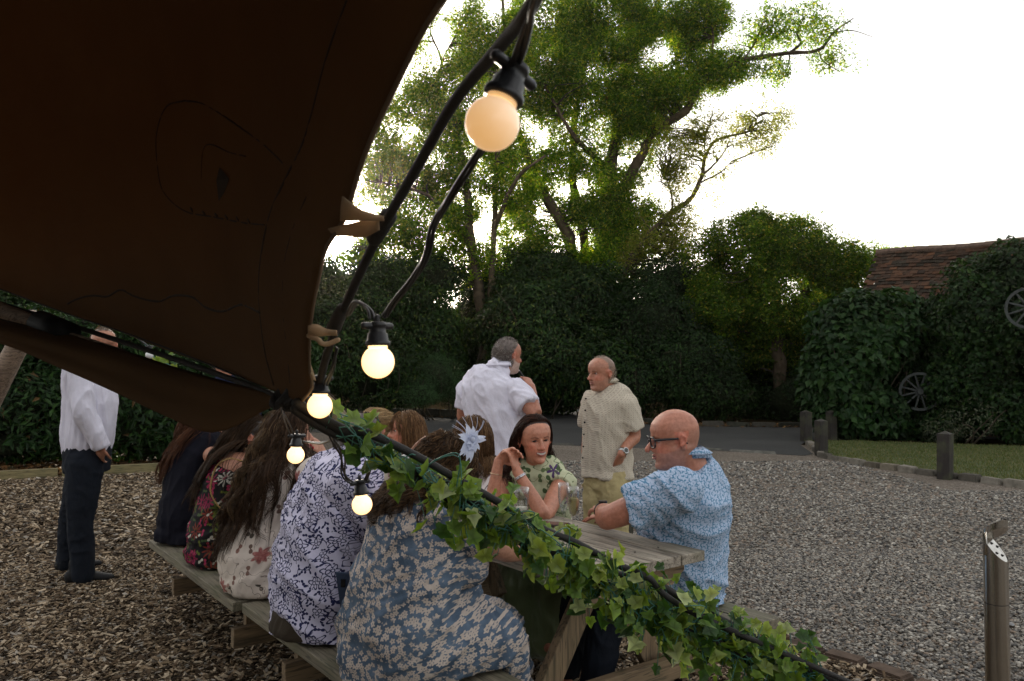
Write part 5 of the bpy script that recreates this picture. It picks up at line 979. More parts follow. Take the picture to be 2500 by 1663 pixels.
# 7 blonde, 8 fringe, 9 bob: far side, in profile
def woman_far(label, px, base, hc, hd, f, cols, hair, skin, M, arm=None, hs=.98):
    r = rt(f); x, y, d = hc; k = F/d; p = Person(label, base, skin, male=False, b=1.0, group=SEATED); H = P(x, y, d); fh = Vector(f)
    nb = H - ZU*.165 - fh*.03; th = lambda z, o: Vector((nb.x, nb.y, z)) - fh*o
    p.seat = (2.6, 3.3)
    p.torso([th(.50, .14), th(.55, .13), th(.68, .11), th(.80, .08), th(nb.z-.10, .04), th(nb.z-.035, .02), nb], [.175, .18, .155, .165, .17, .14, .06], [.12, .125, .105, .115, .11, .08, .05], r)
    p.neck(H, frame(hd), .047, hs)
    cz = nb.z-.09
    A1 = p.arm(th(cz, .03) + r*.175*(-1), th(cz-.22, -.10) - r*.24, th(.80, -.28) - r*.12, dict(d=f+r*.4, n_=(0, 0, -1), side=1, curl=.5)); A2 = p.arm(th(cz, .03) + r*.175, th(cz-.22, -.1) + r*.24, th(.80, -.28)+r*.12, dict(d=f-r*.4, n_=(0, 0, -1), side=-1, curl=.5))
    L = seated_legs(p, th(.55, .12), f); p.scalp(cols[0]); p.finish(.006, lips=(.42, .17, .15), brow=tuple(c*1.0 for c in cols[0]), lash=True, liplines=True)
    p.cloth('top', M, lambda mb: (p.torso_cloth(mb, .013, 0, -3), p.sleeve(mb, *A1, arm or .35, .066, .064), p.sleeve(mb, *A2, arm or .35, .066, .064), skirt_over(p, mb, L, 1.1)), .010, .008)
    for h in hair: p.hair(**h)
    return p
FV2 = (-.8, -.6, 0)
BR = (.11, .055, .025); BR2 = (.30, .17, .08)
woman_far('blonde woman with her hair up, half hidden by the ivy leaves', 905, Gd(935, 1440), (908, 1052, 5.25), (-.45, -.85, -.25), V3(-.6, -.8, 0), [(.45, .30, .15)], [dict(n=2200, length=.11, col=(.36, .23, .11), col2=(.62, .46, .26), part='back', grav=.22, r=.0016, steps=10, lean=(.9, .4, .8), clump=.5, seed=20, hl=.01, lift=.02), dict(n=260, length=.05, col=(.50, .34, .17), col2=(.75, .6, .38), part='up', grav=.1, curl=.012, wf=60, r=.0012, steps=9, seed=21, name='loose_curls', lean=(1.2, .2, .9), hl=.03)], (.56, .32, .25), cloth_plain('cream_top_cloth', (.55, .5, .42)))
woman_far('woman in profile with a long golden brown fringe and straight hair, smiling left', 990, Gd(1010, 1440), (992, 1052, 4.95), (-.97, -.24, .02), V3(-.85, -.5, 0), [BR], [dict(n=2800, length=.36, col=BR, col2=BR2, part='mid', grav=.42, wave=.001, wf=12, r=.0018, steps=18, spread=.5, back=.35, bang=True, fl=.32, clump=.3, seed=23, hl=.0)], (.55, .30, .23), cloth_plain('dusty_top_cloth', (.30, .2, .2)))
p9 = woman_far('woman with a short dark brown bob in a white top with red flowers', 1155, Gd(1185, 1490), (1152, 1068, 4.62), (-.96, -.2, -.1), V3(-.85, -.5, 0), [(.05, .026, .015)], [dict(n=2800, length=.215, col=(.075, .036, .016), col2=(.26, .15, .07), part='mid', grav=.40, wave=.001, r=.0018, steps=15, spread=.55, back=.3, bang=True, fl=.5, clump=.3, seed=25, hl=.0)], (.50, .27, .2), cloth_red_floral(V3(1, .1, 0)), .3)

# 10 smiling woman in green
def woman_green():
    f = V3(-.15, -.99, 0); r = rt(f); p = Person('smiling dark haired woman in green flowered top with clasped hands, elbows on table', Gd(1330, 1560), (.52, .275, .20), male=False, b=1.0, group=SEATED)
    p.seat = (2.6, 3.3)
    p.torso([P(1325, 1350, 4.40), P(1325, 1320, 4.40), P(1318, 1270, 4.38), P(1315, 1225, 4.34), P(1312, 1180, 4.29), P(1310, 1155, 4.26), P(1308, 1138, 4.24)], [.18, .185, .155, .165, .172, .15, .058], [.125, .13, .11, .125, .12, .09, .05], r)
    hf = frame((.34, -.94, -.03), (-.05, .0, 1)); p.neck(P(1306, 1074, 4.16), hf, .046, 1.0, nose=.85, jaw=.96)
    l1, l2, l3 = p.arm(P(1374, 1178, 4.20), P(1328, 1258, 3.93), P(1262, 1150, 3.97), dict(d=P(1250, 1105, 3.98)-P(1262, 1150, 3.97), n_=(-.8, .4, -.1), side=-1, curl=1.1, s=.95), k=1.02)
    r1, r2, r3 = p.arm(P(1243, 1172, 4.24), P(1198, 1240, 4.02), P(1218, 1125, 4.03), dict(d=P(1255, 1104, 4.0)-P(1218, 1125, 4.03), n_=(.1, -.9, -.3), side=1, curl=.7, s=.95), k=1.02)
    L = [p.leg(P(1345, 1345, 4.4), P(1345, 1395, 3.97), P(1335, 1545, 4.02), P(1340, 1580, 3.9)), p.leg(P(1295, 1345, 4.4), P(1265, 1390, 3.99), P(1275, 1545, 4.05), P(1275, 1580, 3.95))]
    p.scalp((.03, .016, .011), .004); p.finish(.0045, lips=(.34, .10, .085), brow=(.03, .018, .012), smile=True, lash=True, look=.45)
    M = cloth_green_floral(V3(1, 0, 0))
    def top(mb): p.torso_cloth(mb, .012, 1, -3); p.sleeve(mb, l1, l2, l3, .16, .068, .066); p.sleeve(mb, r1, r2, r3, .16, .068, .066); mb.ball(P(1335, 1210, 4.24), (.07, .06, .065), 12); mb.ball(P(1285, 1210, 4.26), (.07, .06, .065), 12)
    p.cloth('top', M, top, .008, .008, (8, 8, 6), 3)
    def sk(mb):
        mb.sweep([P(1325, 1310, 4.4), P(1325, 1355, 4.4)], [(.18, .13), (.19, .15)], 18, r)
        for (h, k, a) in L: mb.sweep(curve([h, lin(h, k, .5), k, lin(k, a, .5), lin(k, a, 1.0)], 3), [float(x) for x in np.interp(np.linspace(0, 1, 13), [0, .5, .7, 1], [.12, .105, .10, .12])], 18)
        (h1, k1, a1), (h2, k2, a2) = L; mb.sweep([lin(h1, h2, .5), lin(k1, k2, .5), lin(lin(k1, k2, .5), lin(a1, a2, .5), .9)], [(.12, .09), (.13, .07), (.15, .08)], 16, h2-h1)
    g = NG('green_satin'); o = g.co(); p.cloth('skirt', g.pbr(g.ramp(g.noise(o, 5, 3), [(.3, (.13, .17, .08)), (.7, (.18, .23, .11))]), .38, g.bump(g.noise(o, 12, 4), .5, .02), Sheen_Weight=.3), sk, .010, .016, (6, 6, 2), 6)
    p.hair(3600, .40, (.020, .009, .006), (.065, .026, .016), part='mid', grav=.40, wave=.0015, wf=14, r=.0021, steps=20, spread=.55, back=.75, clump=.3, seed=31, hl=.024, lean=(-.12, .32, 0), zmin=-.06)
    def band(c, d, R, rr, m, nm): mb = MB(); d = Vector(d).normalized(); a = d.orthogonal().normalized(); b = d.cross(a); mb.sweep([Vector(c)+(a*math.cos(t)+b*math.sin(t))*R for t in np.linspace(0, 6.283, 20)], [rr]*20, 6, dome=False); return mb.build(nm, m, p.root, True)
    SIL = plain('silver', (.7, .7, .72), .22, .03, Metallic=1.0); GLD = plain('pale_gold', (.75, .6, .4), .25, .03, Metallic=1.0)
    cw = lin(l2, l3, .86); band(cw, l3-l2, .0300, .0038, SIL, 'watch_strap'); band(cw+ (l3-l2).normalized()*.007, l3-l2, .0296, .0032, SIL, 'bangle'); band(lin(r2, r3, .72), r3-r2, .0315, .0017, GLD, 'bracelet')
woman_green()

# 11 bald man in glasses
def man_bald():
    f = V3(-.96, .27, 0); r = rt(f); p = Person('bald man in black glasses and pale blue leaf patterned shirt leaning on the table end', Gd(1660, 1690), (.47, .235, .175), b=1.12, group=SEATED)
    p.seat = (2.6, 3.3)
    p.torso([P(1668, 1445, 3.66), P(1668, 1400, 3.65), P(1668, 1330, 3.62), P(1676, 1255, 3.58), P(1688, 1190, 3.54), P(1690, 1150, 3.51), P(1688, 1125, 3.49)], [.20, .205, .205, .215, .215, .165, .08], [.150, .172, .182, .172, .150, .105, .066], r)
    hf = frame((-.985, -.06, -.10), (-.04, 0, 1)); p.neck(P(1646, 1072, 3.46), hf, .066, 1.08, fat=1.04, jaw=1.06, nose=1.08)
    sh, el, wr = p.arm(P(1662, 1195, 3.28), P(1490, 1262, 3.40), P(1468, 1246, 3.68), dict(d=(.1, .99, -.02), n_=(0, 0, -1), side=1, curl=.4), k=1.12)
    s2, e2, w2 = p.arm(P(1695, 1180, 3.76), P(1600, 1260, 3.95), P(1500, 1262, 4.0), dict(d=(-.9, .2, 0), n_=(0, 0, -1), side=-1, curl=.4))
    L = seated_legs(p, P(1665, 1440, 3.68), V3(-.85, -.3, 0).normalized(), kz=.5, thigh=.42)
    p.finish(.0055, lips=(.40, .13, .11), liplines=True, brow=(.20, .12, .08), bald=((.22, .15, .12), .35, .045), stubble=(.40, .21, .16))
    M = cloth_leafy_blue(V3(.98, .1, 0))
    def shirt(mb): p.torso_cloth(mb, .018, 1, None, .05, .10, False); p.sleeve(mb, sh, el, wr, .66, .082, .088); p.sleeve(mb, s2, e2, w2, .7, .07, .075)
    p.cloth('shirt', M, shirt, .009, .016, (5, 5, 6), 21, ax=(-.75, 0, .6), sm=3); p.collar(M, .042, tilt=.1)
    def tr(mb): mb.ball(P(1655, 1455, 3.66), (.15, .17, .08), 14); [mb.sweep(curve([h, lin(h, k, .5), k, lin(k, a, .9)], 3), [.11, .105, .1, .095, .09, .085, .08, .075, .07, .065], 14) for h, k, a in L]
    p.cloth('trousers', NAVYT, tr, .010, .008)
    r_, f_, u_ = hf; hs = 1.08; T = lambda x, y, z: p.hc + (r_*x+f_*y+u_*z)*hs
    gl = thing('glasses', 'black framed glasses worn by the bald man', 'glasses', T(0, .095, .005)); BK = plain('black_acetate', (.01, .01, .012), .25)
    for k in (-1, 1):
        mb = MB(); ring = [T(k*(0.035+.0255*math.copysign(abs(math.cos(t))**.6, math.cos(t))), .0985-.006*abs(math.cos(t))*(1 if math.cos(t)*1 > 0 else 0), -.001+.0205*math.copysign(abs(math.sin(t))**.6, math.sin(t))) for t in np.linspace(0, 6.283, 25)]; mb.sweep(ring, [.0036]*25, 6, dome=False); mb.build('rim', BK, gl, True)
        MB().sweep([T(k*.061, .092, .010), T(k*.078, .05, .011), T(k*.0835, -.002, .009), T(k*.0825, -.028, -.012)], [.0055, .005, .004, .0035], 6, u_).build('temple', BK, gl, True)
        g = bpy.data.materials.get('lens_glass')
        if not g: gg = NG('lens_glass'); b = gg.n('BsdfTransparent'); gs = gg.n('BsdfGlossy', {'Roughness': .02}); mx = gg.n('MixShader', {0: .08, 1: b.outputs[0], 2: gs.outputs[0]}); gg.t.links.new(mx.outputs[0], gg.out.inputs[0]); g = gg.m
        MB().add([T(k*(.033+.023*math.cos(t)), .0975, -.001+.019*math.sin(t)) for t in np.linspace(0, 5.98, 20)], [tuple(range(20))]).build('lens', g, gl)
    MB().sweep([T(-.010, .1, .006), T(0, .103, .009), T(.010, .1, .006)], [.0028]*3, 6).build('bridge', BK, gl, True)
    d = (wr-el).normalized(); c = lin(el, wr, .80); a = d.orthogonal().normalized(); b = d.cross(a); mb = MB(); mb.sweep([c-d*.012, c+d*.012], [.041, .041], 18, dome=False); wt = thing('wrist_watch', 'black strapped watch on the bald man\'s wrist', 'watch', c); mb.build('strap', BK, wt, True); mb = MB(); mb.sweep([c+ZU*.036, c+ZU*.049], [.021, .019], 16, d, dome=False); mb.build('case', BK, wt, False)
man_bald()

# 12 man in the white short sleeved shirt
def man_white():
    f = V3(.40, .92, 0); r = rt(f); p = Person('grey haired man in white short sleeved shirt standing back to us, hand at mouth', Gd(1200, 1425), (.40, .20, .145), b=1.08)
    q = lambda x, y: P(x, y, 5.6)
    p.torso([q(1222, 1160), q(1220, 1110), q(1216, 1050), q(1210, 990), q(1204, 945), q(1208, 920), q(1214, 905)], [.19, .195, .20, .21, .215, .17, .075], [.135, .145, .15, .145, .14, .105, .065], r)
    hf = frame((.80, .60, -.02)); p.neck(P(1240, 870, 5.66), hf, .064, 1.04)
    sh, el, wr = p.arm(P(1262, 952, 5.48), P(1306, 1012, 5.36), P(1297, 945, 5.50), dict(d=P(1278, 910, 5.60)-P(1297, 945, 5.50), n_=(-.5, .6, -.2), side=-1, curl=1.0)); s2, e2, w2 = p.arm(P(1146, 950, 5.76), P(1130, 1015, 5.80), P(1160, 1080, 5.98))
    la = p.leg(q(1190, 1170), q(1190, 1290), P(1190, 1395, 5.6), P(1200, 1400, 5.75)); lb = p.leg(q(1245, 1170), q(1245, 1290), P(1245, 1395, 5.6), P(1255, 1400, 5.75))
    p.scalp((.13, .11, .10), .02); p.finish(.006, brow=(.25, .2, .17), stubble=(.5, .45, .42))
    p.hair(1300, .020, (.15, .125, .11), (.42, .38, .35), part='up', grav=.15, r=.0019, hl=.02, steps=3, cap=1.0, clump=0, zmin=-.068); p.hair(350, .012, (.5, .46, .43), (.65, .6, .56), part='up', grav=.1, r=.0018, hl=.06, steps=2, cap=1.0, clump=0, name='white_crown', seed=3)
    M = cloth_plain('white_linen', (.68, .66, .76), wr=.7)
    p.cloth('shirt', M, lambda mb: (p.torso_cloth(mb, .018, 0, None, .03, .05), p.sleeve(mb, sh, el, wr, .66, .076, .080), p.sleeve(mb, s2, e2, w2, .72, .074, .076)), .009, .018, (4.5, 4.5, 6), 33, ax=(.5, .1, -.8), sm=2); p.collar(M, .045)
    p.cloth('trousers', NAVYT, lambda mb: [mb.sweep(curve([h, k, an], 3), [.125, .115, .10, .09, .085, .08, .075], 14) for h, k, an in (la, lb)] + [mb.sweep([q(1218, 1190), q(1220, 1120)], [(.19, .14), (.19, .14)], 16, r)], .011, .008)
    v = thing('vape_pen', 'small black vape pen held to the mouth of the man in white', 'vape pen', P(1270, 915, 5.66)); a = P(1266, 903, 5.72); b = P(1280, 925, 5.62); MB().sweep([a, lin(a, b, .25)], [.0035, .005], 8).build('mouthpiece', plain('steel_tip', (.5, .5, .5), .3, Metallic=1.0), v, True); MB().sweep([lin(a, b, .25), b], [.009, .010], 10).build('tube', SH_, v, True)
man_white()

# 13 man in the cream shirt
def man_cream():
    f = V3(-.72, -.69, 0); r = rt(f); p = Person('standing man in cream patterned shirt and khaki trousers, one hand in his pocket', Gd(1482, 1415), (.42, .22, .155), b=.98)
    q = lambda x, y, d=5.55: P(x, y, d)
    p.torso([q(1482, 1145), q(1482, 1110), q(1482, 1060), q(1484, 1010), q(1487, 975), q(1486, 955), q(1482, 942)], [.165, .165, .17, .185, .185, .15, .066], [.12, .125, .125, .13, .12, .09, .058], r)
    hf = frame((-.86, -.52, -.04)); p.neck(P(1468, 912, 5.5), hf, .057, 1.0)
    l1, l2, l3 = p.arm(P(1531, 990, 5.42), P(1549, 1064, 5.44), P(1517, 1108, 5.33), dict(d=P(1503, 1150, 5.42)-P(1517, 1108, 5.33), n_=(-.4, .8, 0), side=1, curl=.4), k=1.05); r1, r2, r3 = p.arm(P(1446, 980, 5.66), P(1436, 1055, 5.74), P(1428, 1105, 5.64))
    LA = [p.leg(q(1462, 1160, 5.6), q(1458, 1262, 5.55), P(1462, 1395, 5.62), P(1440, 1410, 5.52)), p.leg(q(1502, 1160, 5.48), q(1502, 1265, 5.42), P(1505, 1400, 5.45), P(1485, 1418, 5.35))]
    p.scalp((.22, .15, .11), .05, -.07); p.finish(.0055, brow=(.22, .14, .10), lips=(.34, .13, .10), liplines=True, stubble=(.40, .22, .16)); p.hair(700, .010, (.22, .17, .13), (.4, .34, .28), part='up', grav=.1, r=.0015, hl=.045, steps=2, cap=1.0, clump=0, zmin=-.05)
    M = cloth_geo(V3(.8, .4, 0))
    p.cloth('shirt', M, lambda mb: (p.torso_cloth(mb, .018, 0, None, .10, .05, False), p.sleeve(mb, l1, l2, l3, .78, .076, .082), p.sleeve(mb, r1, r2, r3, .78, .076, .08)), .008, .014, (5, 5, 5), 41, ax=(-.4, 0, .9)); p.collar(M, .04)
    K = cloth_plain('khaki_cloth', (.40, .33, .17), wr=.6)
    p.cloth('trousers', K, lambda mb: [mb.sweep(curve([h, k, an], 3), [.108, .104, .094, .086, .082, .078, .072], 14) for h, k, an in LA] + [mb.sweep([q(1482, 1190), q(1482, 1145)], [(.165, .125), (.155, .115)], 18, r)], .009, .012, (6, 6, 7), 9)
    ff = Vector(f); bt = [o for o in p.root.children if o.name.startswith('shirt')][0]
    for i, y in enumerate((972, 1000, 1029, 1058, 1087, 1114)): MB().ball(P(1459-i*1.5+2, y, 5.6)+ff*.135, (.0065, .0065, .0065), 8).build('button', SH_, bt, True)
    c = lin(l2, l3, .90); d = (l3-l2).normalized(); wt = thing('steel_watch', 'steel wrist watch on the man in the cream shirt', 'watch', c); ST = plain('watch_steel', (.55, .55, .55), .25, .05, Metallic=1.0); MB().sweep([c-d*.011, c+d*.011], [.0335, .0335], 18, dome=False).build('bracelet', ST, wt, True)
    s_ = (V3(.2, -.98, .1) - d*V3(.2, -.98, .1).dot(d)).normalized(); MB().sweep([c+s_*.03, c+s_*.042], [.021, .020], 16, d, dome=False).build('case', ST, wt); MB().sweep([c+s_*.042, c+s_*.0435], [.016, .016], 16, d, dome=False).build('dial', plain('dark_dial', (.03, .035, .03), .2), wt)
man_cream()
# ---------------------------------------------------------------- picnic tables
AX = ((.6, -.8, 0), (.8, .6, 0)); M_TBL = wood_mat('weathered_table_wood', (.13, .105, .08), (.46, .40, .32), (2.2, 42, 42), .25, AX); M_BEN = wood_mat('bench_wood', (.075, .062, .042), (.27, .235, .165), (2.2, 42, 42), .55, AX); M_LEG = wood_mat('leg_wood', (.07, .045, .025), (.30, .205, .115), (30, 34, 2.4), .25, AX); M_BEAR = wood_mat('bearer_wood', (.07, .045, .025), (.30, .205, .115), (30, 2.2, 40), .25, AX)
AXB = (RU, FV, ZU)
def board(mb, u0, u1, v0, v1, z0, z1): mb.box(WUV((u0+u1)/2, (v0+v1)/2, (z0+z1)/2), (abs(u1-u0), abs(v1-v0), z1-z0), AXB)
def beam(mb, a, b, w, t, side=RU):
    a, b = Vector(a), Vector(b); d = (b-a).normalized(); n = side.cross(d).normalized(); mb.box((a+b)/2, ((b-a).length, w, t), (d, n, side))
def picnic(u0, u1, label, dv=0.0, du=0.0, ext=(.11, .32), near=True):
    root = thing('picnic_table', label, 'picnic table', WUV((u0+u1)/2, 2.2+dv), 'picnic tables with attached benches')
    for i in range(5): w = .71/5; mb = MB(); o = random.uniform(-.008, .008); board(mb, u0+o, u1+o*.7, 1.87+dv+i*w+.003, 1.87+dv+(i+1)*w-.004, .706+random.uniform(-.001, .002), .748+random.uniform(-.0015, .0015)); mb.build('top_board', M_TBL, root, bevel=.004)
    for (va, vb, z) in ((1.17+dv, (1.64 if near else 1.54)+dv, .45), (2.64+dv, 2.92+dv, .445)):
        nb = 3 if (near and va < 2) else 2
        for i in range(nb): w = (vb-va)/nb; mb = MB(); board(mb, u0-du+random.uniform(-.01, .01), u1+(ext[0] if va > 2 else ext[1])+random.uniform(-.01, .01), va+i*w+.003, va+(i+1)*w-.003, z-.042, z); mb.build('bench_board', M_BEN, root, bevel=.004)
    for uf in (u0+.30, u1-.22):
        for (va, vb) in ((2.16, 1.70), (2.25, 2.68)):
            mb = MB(); beam(mb, WUV(uf+(.022 if va < 2.2 else -.024), va+dv, .695), WUV(uf+(.022 if va < 2.2 else -.024), vb+dv, -.02), .095, .042); mb.build('leg', M_LEG, root, bevel=.004)
        mb = MB(); beam(mb, WUV(uf+.068, 1.22+dv, .245), WUV(uf+.068, 2.90+dv, .245), .09, .042); mb.build('bench_bearer', M_BEAR, root, bevel=.004)
        for vv in (1.33, 2.78): mb = MB(); beam(mb, WUV(uf+.026, vv+dv, .22), WUV(uf+.026, vv+dv, .407), .08, .04); mb.build('bench_support', M_LEG, root, bevel=.003)
        mb = MB(); z = .658; c = [WUV(uf+.13, v+dv, zz) for v, zz in ((1.93, .704), (2.53, .704), (2.53, .665), (2.46, .615), (2.0, .615), (1.93, .665))]; t = RU*.021
        mb.add([q-t for q in c]+[q+t for q in c], [(5, 4, 3, 2, 1, 0), (6, 7, 8, 9, 10, 11)]+[(i, (i+1) % 6, (i+1) % 6+6, i+6) for i in range(6)]); mb.build('top_bearer', M_BEAR, root, bevel=.003)
    mb = MB(); beam(mb, WUV(u0+.5, 2.21+dv, .42), WUV(u0+.34, 2.21+dv, .66), .07, .04, FV); mb.build('brace', M_LEG, root)
    mb = MB()
    for uf in (u0+.30, u1-.22):
        for v in (1.40, 1.50, 2.70, 2.85, 2.1, 2.35): mb.sweep([WUV(uf+.088, v+dv, .245 if (v < 1.9 or v > 2.6) else .66), WUV(uf+.094, v+dv, .245 if (v < 1.9 or v > 2.6) else .66)], [.009]*2, 8, dome=False)
        for i in range(5): v = 1.87+.068+i*.136; mb.sweep([WUV(uf+.07, v+dv-.02, .7475), WUV(uf+.07, v+dv-.02, .7505)], [.0045]*2, 8, dome=False)
    mb.build('bolt_heads', plain('dull_steel', (.08, .07, .06), .6, Metallic=.6), root); return root
picnic(-3.54, -2.13, 'nearest weathered picnic table, its empty end showing on the right')
picnic(-5.15, -3.575, 'farther picnic table with its bench end showing on the left', -.03, .0, (.0, .0), False)

# ---------------------------------------------------------------- glasses and phones on the table
def glass_mat():
    g = NG('clear_glass'); t = g.n('BsdfTransparent', {'Color': (.97, .98, .97)}); gs = g.n('BsdfGlossy', {'Roughness': .02}); lw = g.n('LayerWeight', {'Blend': .35}); f = g.n('MapRange', {0: lw.outputs['Facing'], 1: 0, 2: 1, 3: .05, 4: .75}).outputs[0]; mx = g.n('MixShader', {0: f, 1: t.outputs[0], 2: gs.outputs[0]}); g.t.links.new(mx.outputs[0], g.out.inputs[0]); return g.m
M_GL = glass_mat()
def liq(name, c, al=.6):
    g = NG(name); t = g.n('BsdfTransparent', {'Color': c}); b = g.n('BsdfPrincipled', {'Base Color': c, 'Roughness': .05}); mx = g.n('MixShader', {0: al, 1: t.outputs[0], 2: b.outputs[0]}); g.t.links.new(mx.outputs[0], g.out.inputs[0]); return g.m
def lathe(c, prof, n=28): 
    V = []; c = Vector(c)
    for r, z in prof: V += [c + V3(r*math.cos(6.2832*i/n), r*math.sin(6.2832*i/n), z) for i in range(n)]
    return V, [(j*n+i, j*n+(i+1) % n, (j+1)*n+(i+1) % n, (j+1)*n+i) for j in range(len(prof)-1) for i in range(n)]
TZ = .751
pg = Gd(1278, 1262, TZ); c = P(1272, 1243, 3.72); c.z = TZ
t = thing('pint_glass', 'tall pint glass with white lettering and an inch of amber beer', 'glass', c)
V, Fs = lathe(c, [(.028, .0), (.030, .006), (.0275, .014), (.029, .05), (.034, .10), (.0375, .15), (.0385, .178), (.0375, .178), (.0365, .15), (.033, .10), (.028, .05), (.026, .02), (.001, .016)]); MB().add(V, Fs).build('glass_wall', M_GL, t, True)
V, Fs = lathe(c, [(.001, .018), (.0255, .021), (.0275, .05), (.0305, .078), (.001, .078)]); MB().add(V, Fs).build('beer', liq('amber_beer', (.45, .14, .03), .55), t, True)
V, Fs = lathe(c, [(.0306, .0785), (.0316, .088), (.001, .090)]); MB().add(V, Fs).build('foam', plain('beer_foam', (.7, .66, .58), .8), t, True)
PRINT = plain('white_print', (.75, .74, .7), .6, .02)
for j, (txt, sz, off) in enumerate((('INNTREE', .021, -.35), ('FREE', .026, .28))):
    cu = bpy.data.curves.new('lettering', 'FONT'); cu.body = txt; cu.size = sz; cu.extrude = .0002; cu.align_x = 'LEFT'; to = bpy.data.objects.new('tmp', cu); SC.collection.objects.link(to); me = bpy.data.meshes.new_from_object(to.evaluated_get(bpy.context.evaluated_depsgraph_get())); bpy.data.objects.remove(to)
    v = co_np(me); a = off + v[:, 1]/.036*(-1) + math.pi*1.5; R_ = np.interp(v[:, 0]+.085*(1-.15*j), [.05, .1, .15], [.0296, .0346, .0381]); R_ = R_+.0006
    w = np.stack([c.x+R_*np.cos(a), c.y+R_*np.sin(a), c.z+.085-.012*j+v[:, 0]], 1); me.vertices.foreach_set('co', w.astype(np.float32).ravel()); me.update(); link('lettering', me, PRINT, t)
def flute(px, py, d, label, wine, h=.215):
    c = P(px, py, d); c.z = TZ; t = thing('champagne_flute', label, 'glass', c, 'champagne flutes'); V, Fs = lathe(c, [(.032, 0), (.032, .002), (.004, .006), (.0035, .05), (.0045, .075), (.014, .095), (.022, .125), (.0255, .155), (.0255, .19), (.0235, h), (.0227, h), (.0245, .19), (.0245, .155), (.021, .126), (.013, .097), (.001, .085)]); MB().add(V, Fs).build('glass_wall', M_GL, t, True)
    if wine: V, Fs = lathe(c, [(.001, .087), (.0125, .098), (.0205, .127), (.024, .155), (.0238, .168), (.001, .168)]); MB().add(V, Fs).build('wine', liq('white_wine', (.62, .56, .30), .35), t, True)
flute(1400, 1300, 3.50, 'champagne flute with white wine, nearer of the pair on the table', True); flute(1376, 1280, 3.62, 'empty looking champagne flute just behind the wine filled one', False)
c = P(1350, 1280, 3.74); c.z = TZ+.005; t = thing('phone', 'flat dark phone lying on the table beside the flutes', 'phone', c); MB().box(c, (.15, .073, .009), (V3(.93, -.36, 0), V3(.36, .93, 0), ZU)).build('case', plain('brown_case', (.06, .04, .035), .4), t, bevel=.003); MB().box(c+ZU*.0055, (.140, .066, .0012), (V3(.93, -.36, 0), V3(.36, .93, 0), ZU)).build('screen', plain('black_screen', (.006, .006, .008), .08, .02), t)
c = P(1320, 1300, 3.62); c.z = TZ+.006; t = thing('wallet', 'small reddish brown wallet in front of the phone', 'wallet', c); MB().box(c, (.10, .07, .012), (V3(.85, -.5, 0), V3(.5, .85, 0), ZU)).build('leather', plain('red_leather', (.14, .05, .04), .5), t, bevel=.004); MB().box(c+ZU*.0065, (.012, .068, .001), (V3(.85, -.5, 0), V3(.5, .85, 0), ZU)).build('strap', SH_, t)
c = P(1168, 1240, 3.72); c.z = TZ; t = thing('tumbler', 'tumbler with a black drinking straw beside the flowery haired woman', 'glass', c); V, Fs = lathe(c, [(.03, 0), (.032, .004), (.036, .10), (.0345, .10), (.03, .008), (.001, .006)]); MB().add(V, Fs).build('glass_wall', M_GL, t, True); MB().sweep([c+ZU*.01, c+V3(.012, 0, .20)], [.003, .003], 8).build('straw', SH_, t, True); V, Fs = lathe(c, [(.001, .008), (.029, .009), (.033, .06), (.001, .06)]); MB().add(V, Fs).build('drink', liq('pink_drink', (.5, .25, .2), .4), t, True)
for k, (x, y, d_) in enumerate(((925, 1200, 4.05), (815, 1130, 4.75))):
    c = P(x, y, d_); c.z = TZ-.03*0; t = thing('pint_glass', ('half full pint glass behind the elbow of the nearest woman', 'pint glass on the farther table between the talking guests')[k], 'glass', c); V, Fs = lathe(c, [(.028, 0), (.030, .006), (.038, .15), (.0365, .15), (.028, .012), (.001, .01)]); MB().add(V, Fs).build('glass_wall', M_GL, t, True); V, Fs = lathe(c, [(.001, .012), (.0275, .013), (.032, .07), (.001, .07)]); MB().add(V, Fs).build('beer', liq('pale_beer', (.5, .3, .08), .5), t, True)

# ---------------------------------------------------------------- tent canvas
def m_canvas(name, c, tr, fuzz=.3):
    g = NG(name); o = g.co(); n = g.noise(o, 3.5, 5); wv = g.n('TexWave', {'Vector': o, 'Scale': 260.0, 'Distortion': 1.5}).outputs['Fac']; col = g.ramp(n, [(.3, tuple(x*.85 for x in c)), (.7, tuple(x*1.15 for x in c))]); h = g.math('ADD', g.noise(o, 7, 4), g.math('MULTIPLY', wv, .05))
    b = g.n('BsdfPrincipled', {'Base Color': col, 'Roughness': .9, 'Specular IOR Level': .1, 'Normal': g.bump(h, .5, .02)}); t = g.n('BsdfTranslucent', {'Color': tuple(x*tr for x in c)}); ad_ = g.n('AddShader', {0: b.outputs[0], 1: t.outputs[0]}); g.t.links.new(ad_.outputs[0], g.out.inputs[0]); return g.m
M_CAN = m_canvas('brown_canvas', (.095, .054, .026), .50); M_SEAM = plain('canvas_seam', (.035, .022, .014), .9); M_PATCH = m_canvas('patch_canvas', (.085, .050, .026), .46)
def resample(pts, n):
    pts = [Vector(p) for p in pts]; c = curve(pts, 8); L = [0]
    for a, b in zip(c, c[1:]): L.append(L[-1]+(b-a).length)
    out = []; ls = np.linspace(0, L[-1], n); X = [np.interp(ls, L, [p[i] for p in c]) for i in range(3)]; return np.stack(X, 1)
def coons(top, bot, left, right, n=70, m=70):
    T, B = resample(top, n), resample(bot, n); Lf, R = resample(left, m), resample(right, m); s = np.linspace(0, 1, n)[None, :, None]; t = np.linspace(0, 1, m)[:, None, None]
    return (1-t)*T[None]+t*B[None] + (1-s)*Lf[:, None]+s*R[:, None] - ((1-s)*(1-t)*T[0]+s*(1-t)*T[-1]+(1-s)*t*B[0]+s*t*B[-1])
PP = lambda l: [P(*q) for q in l]
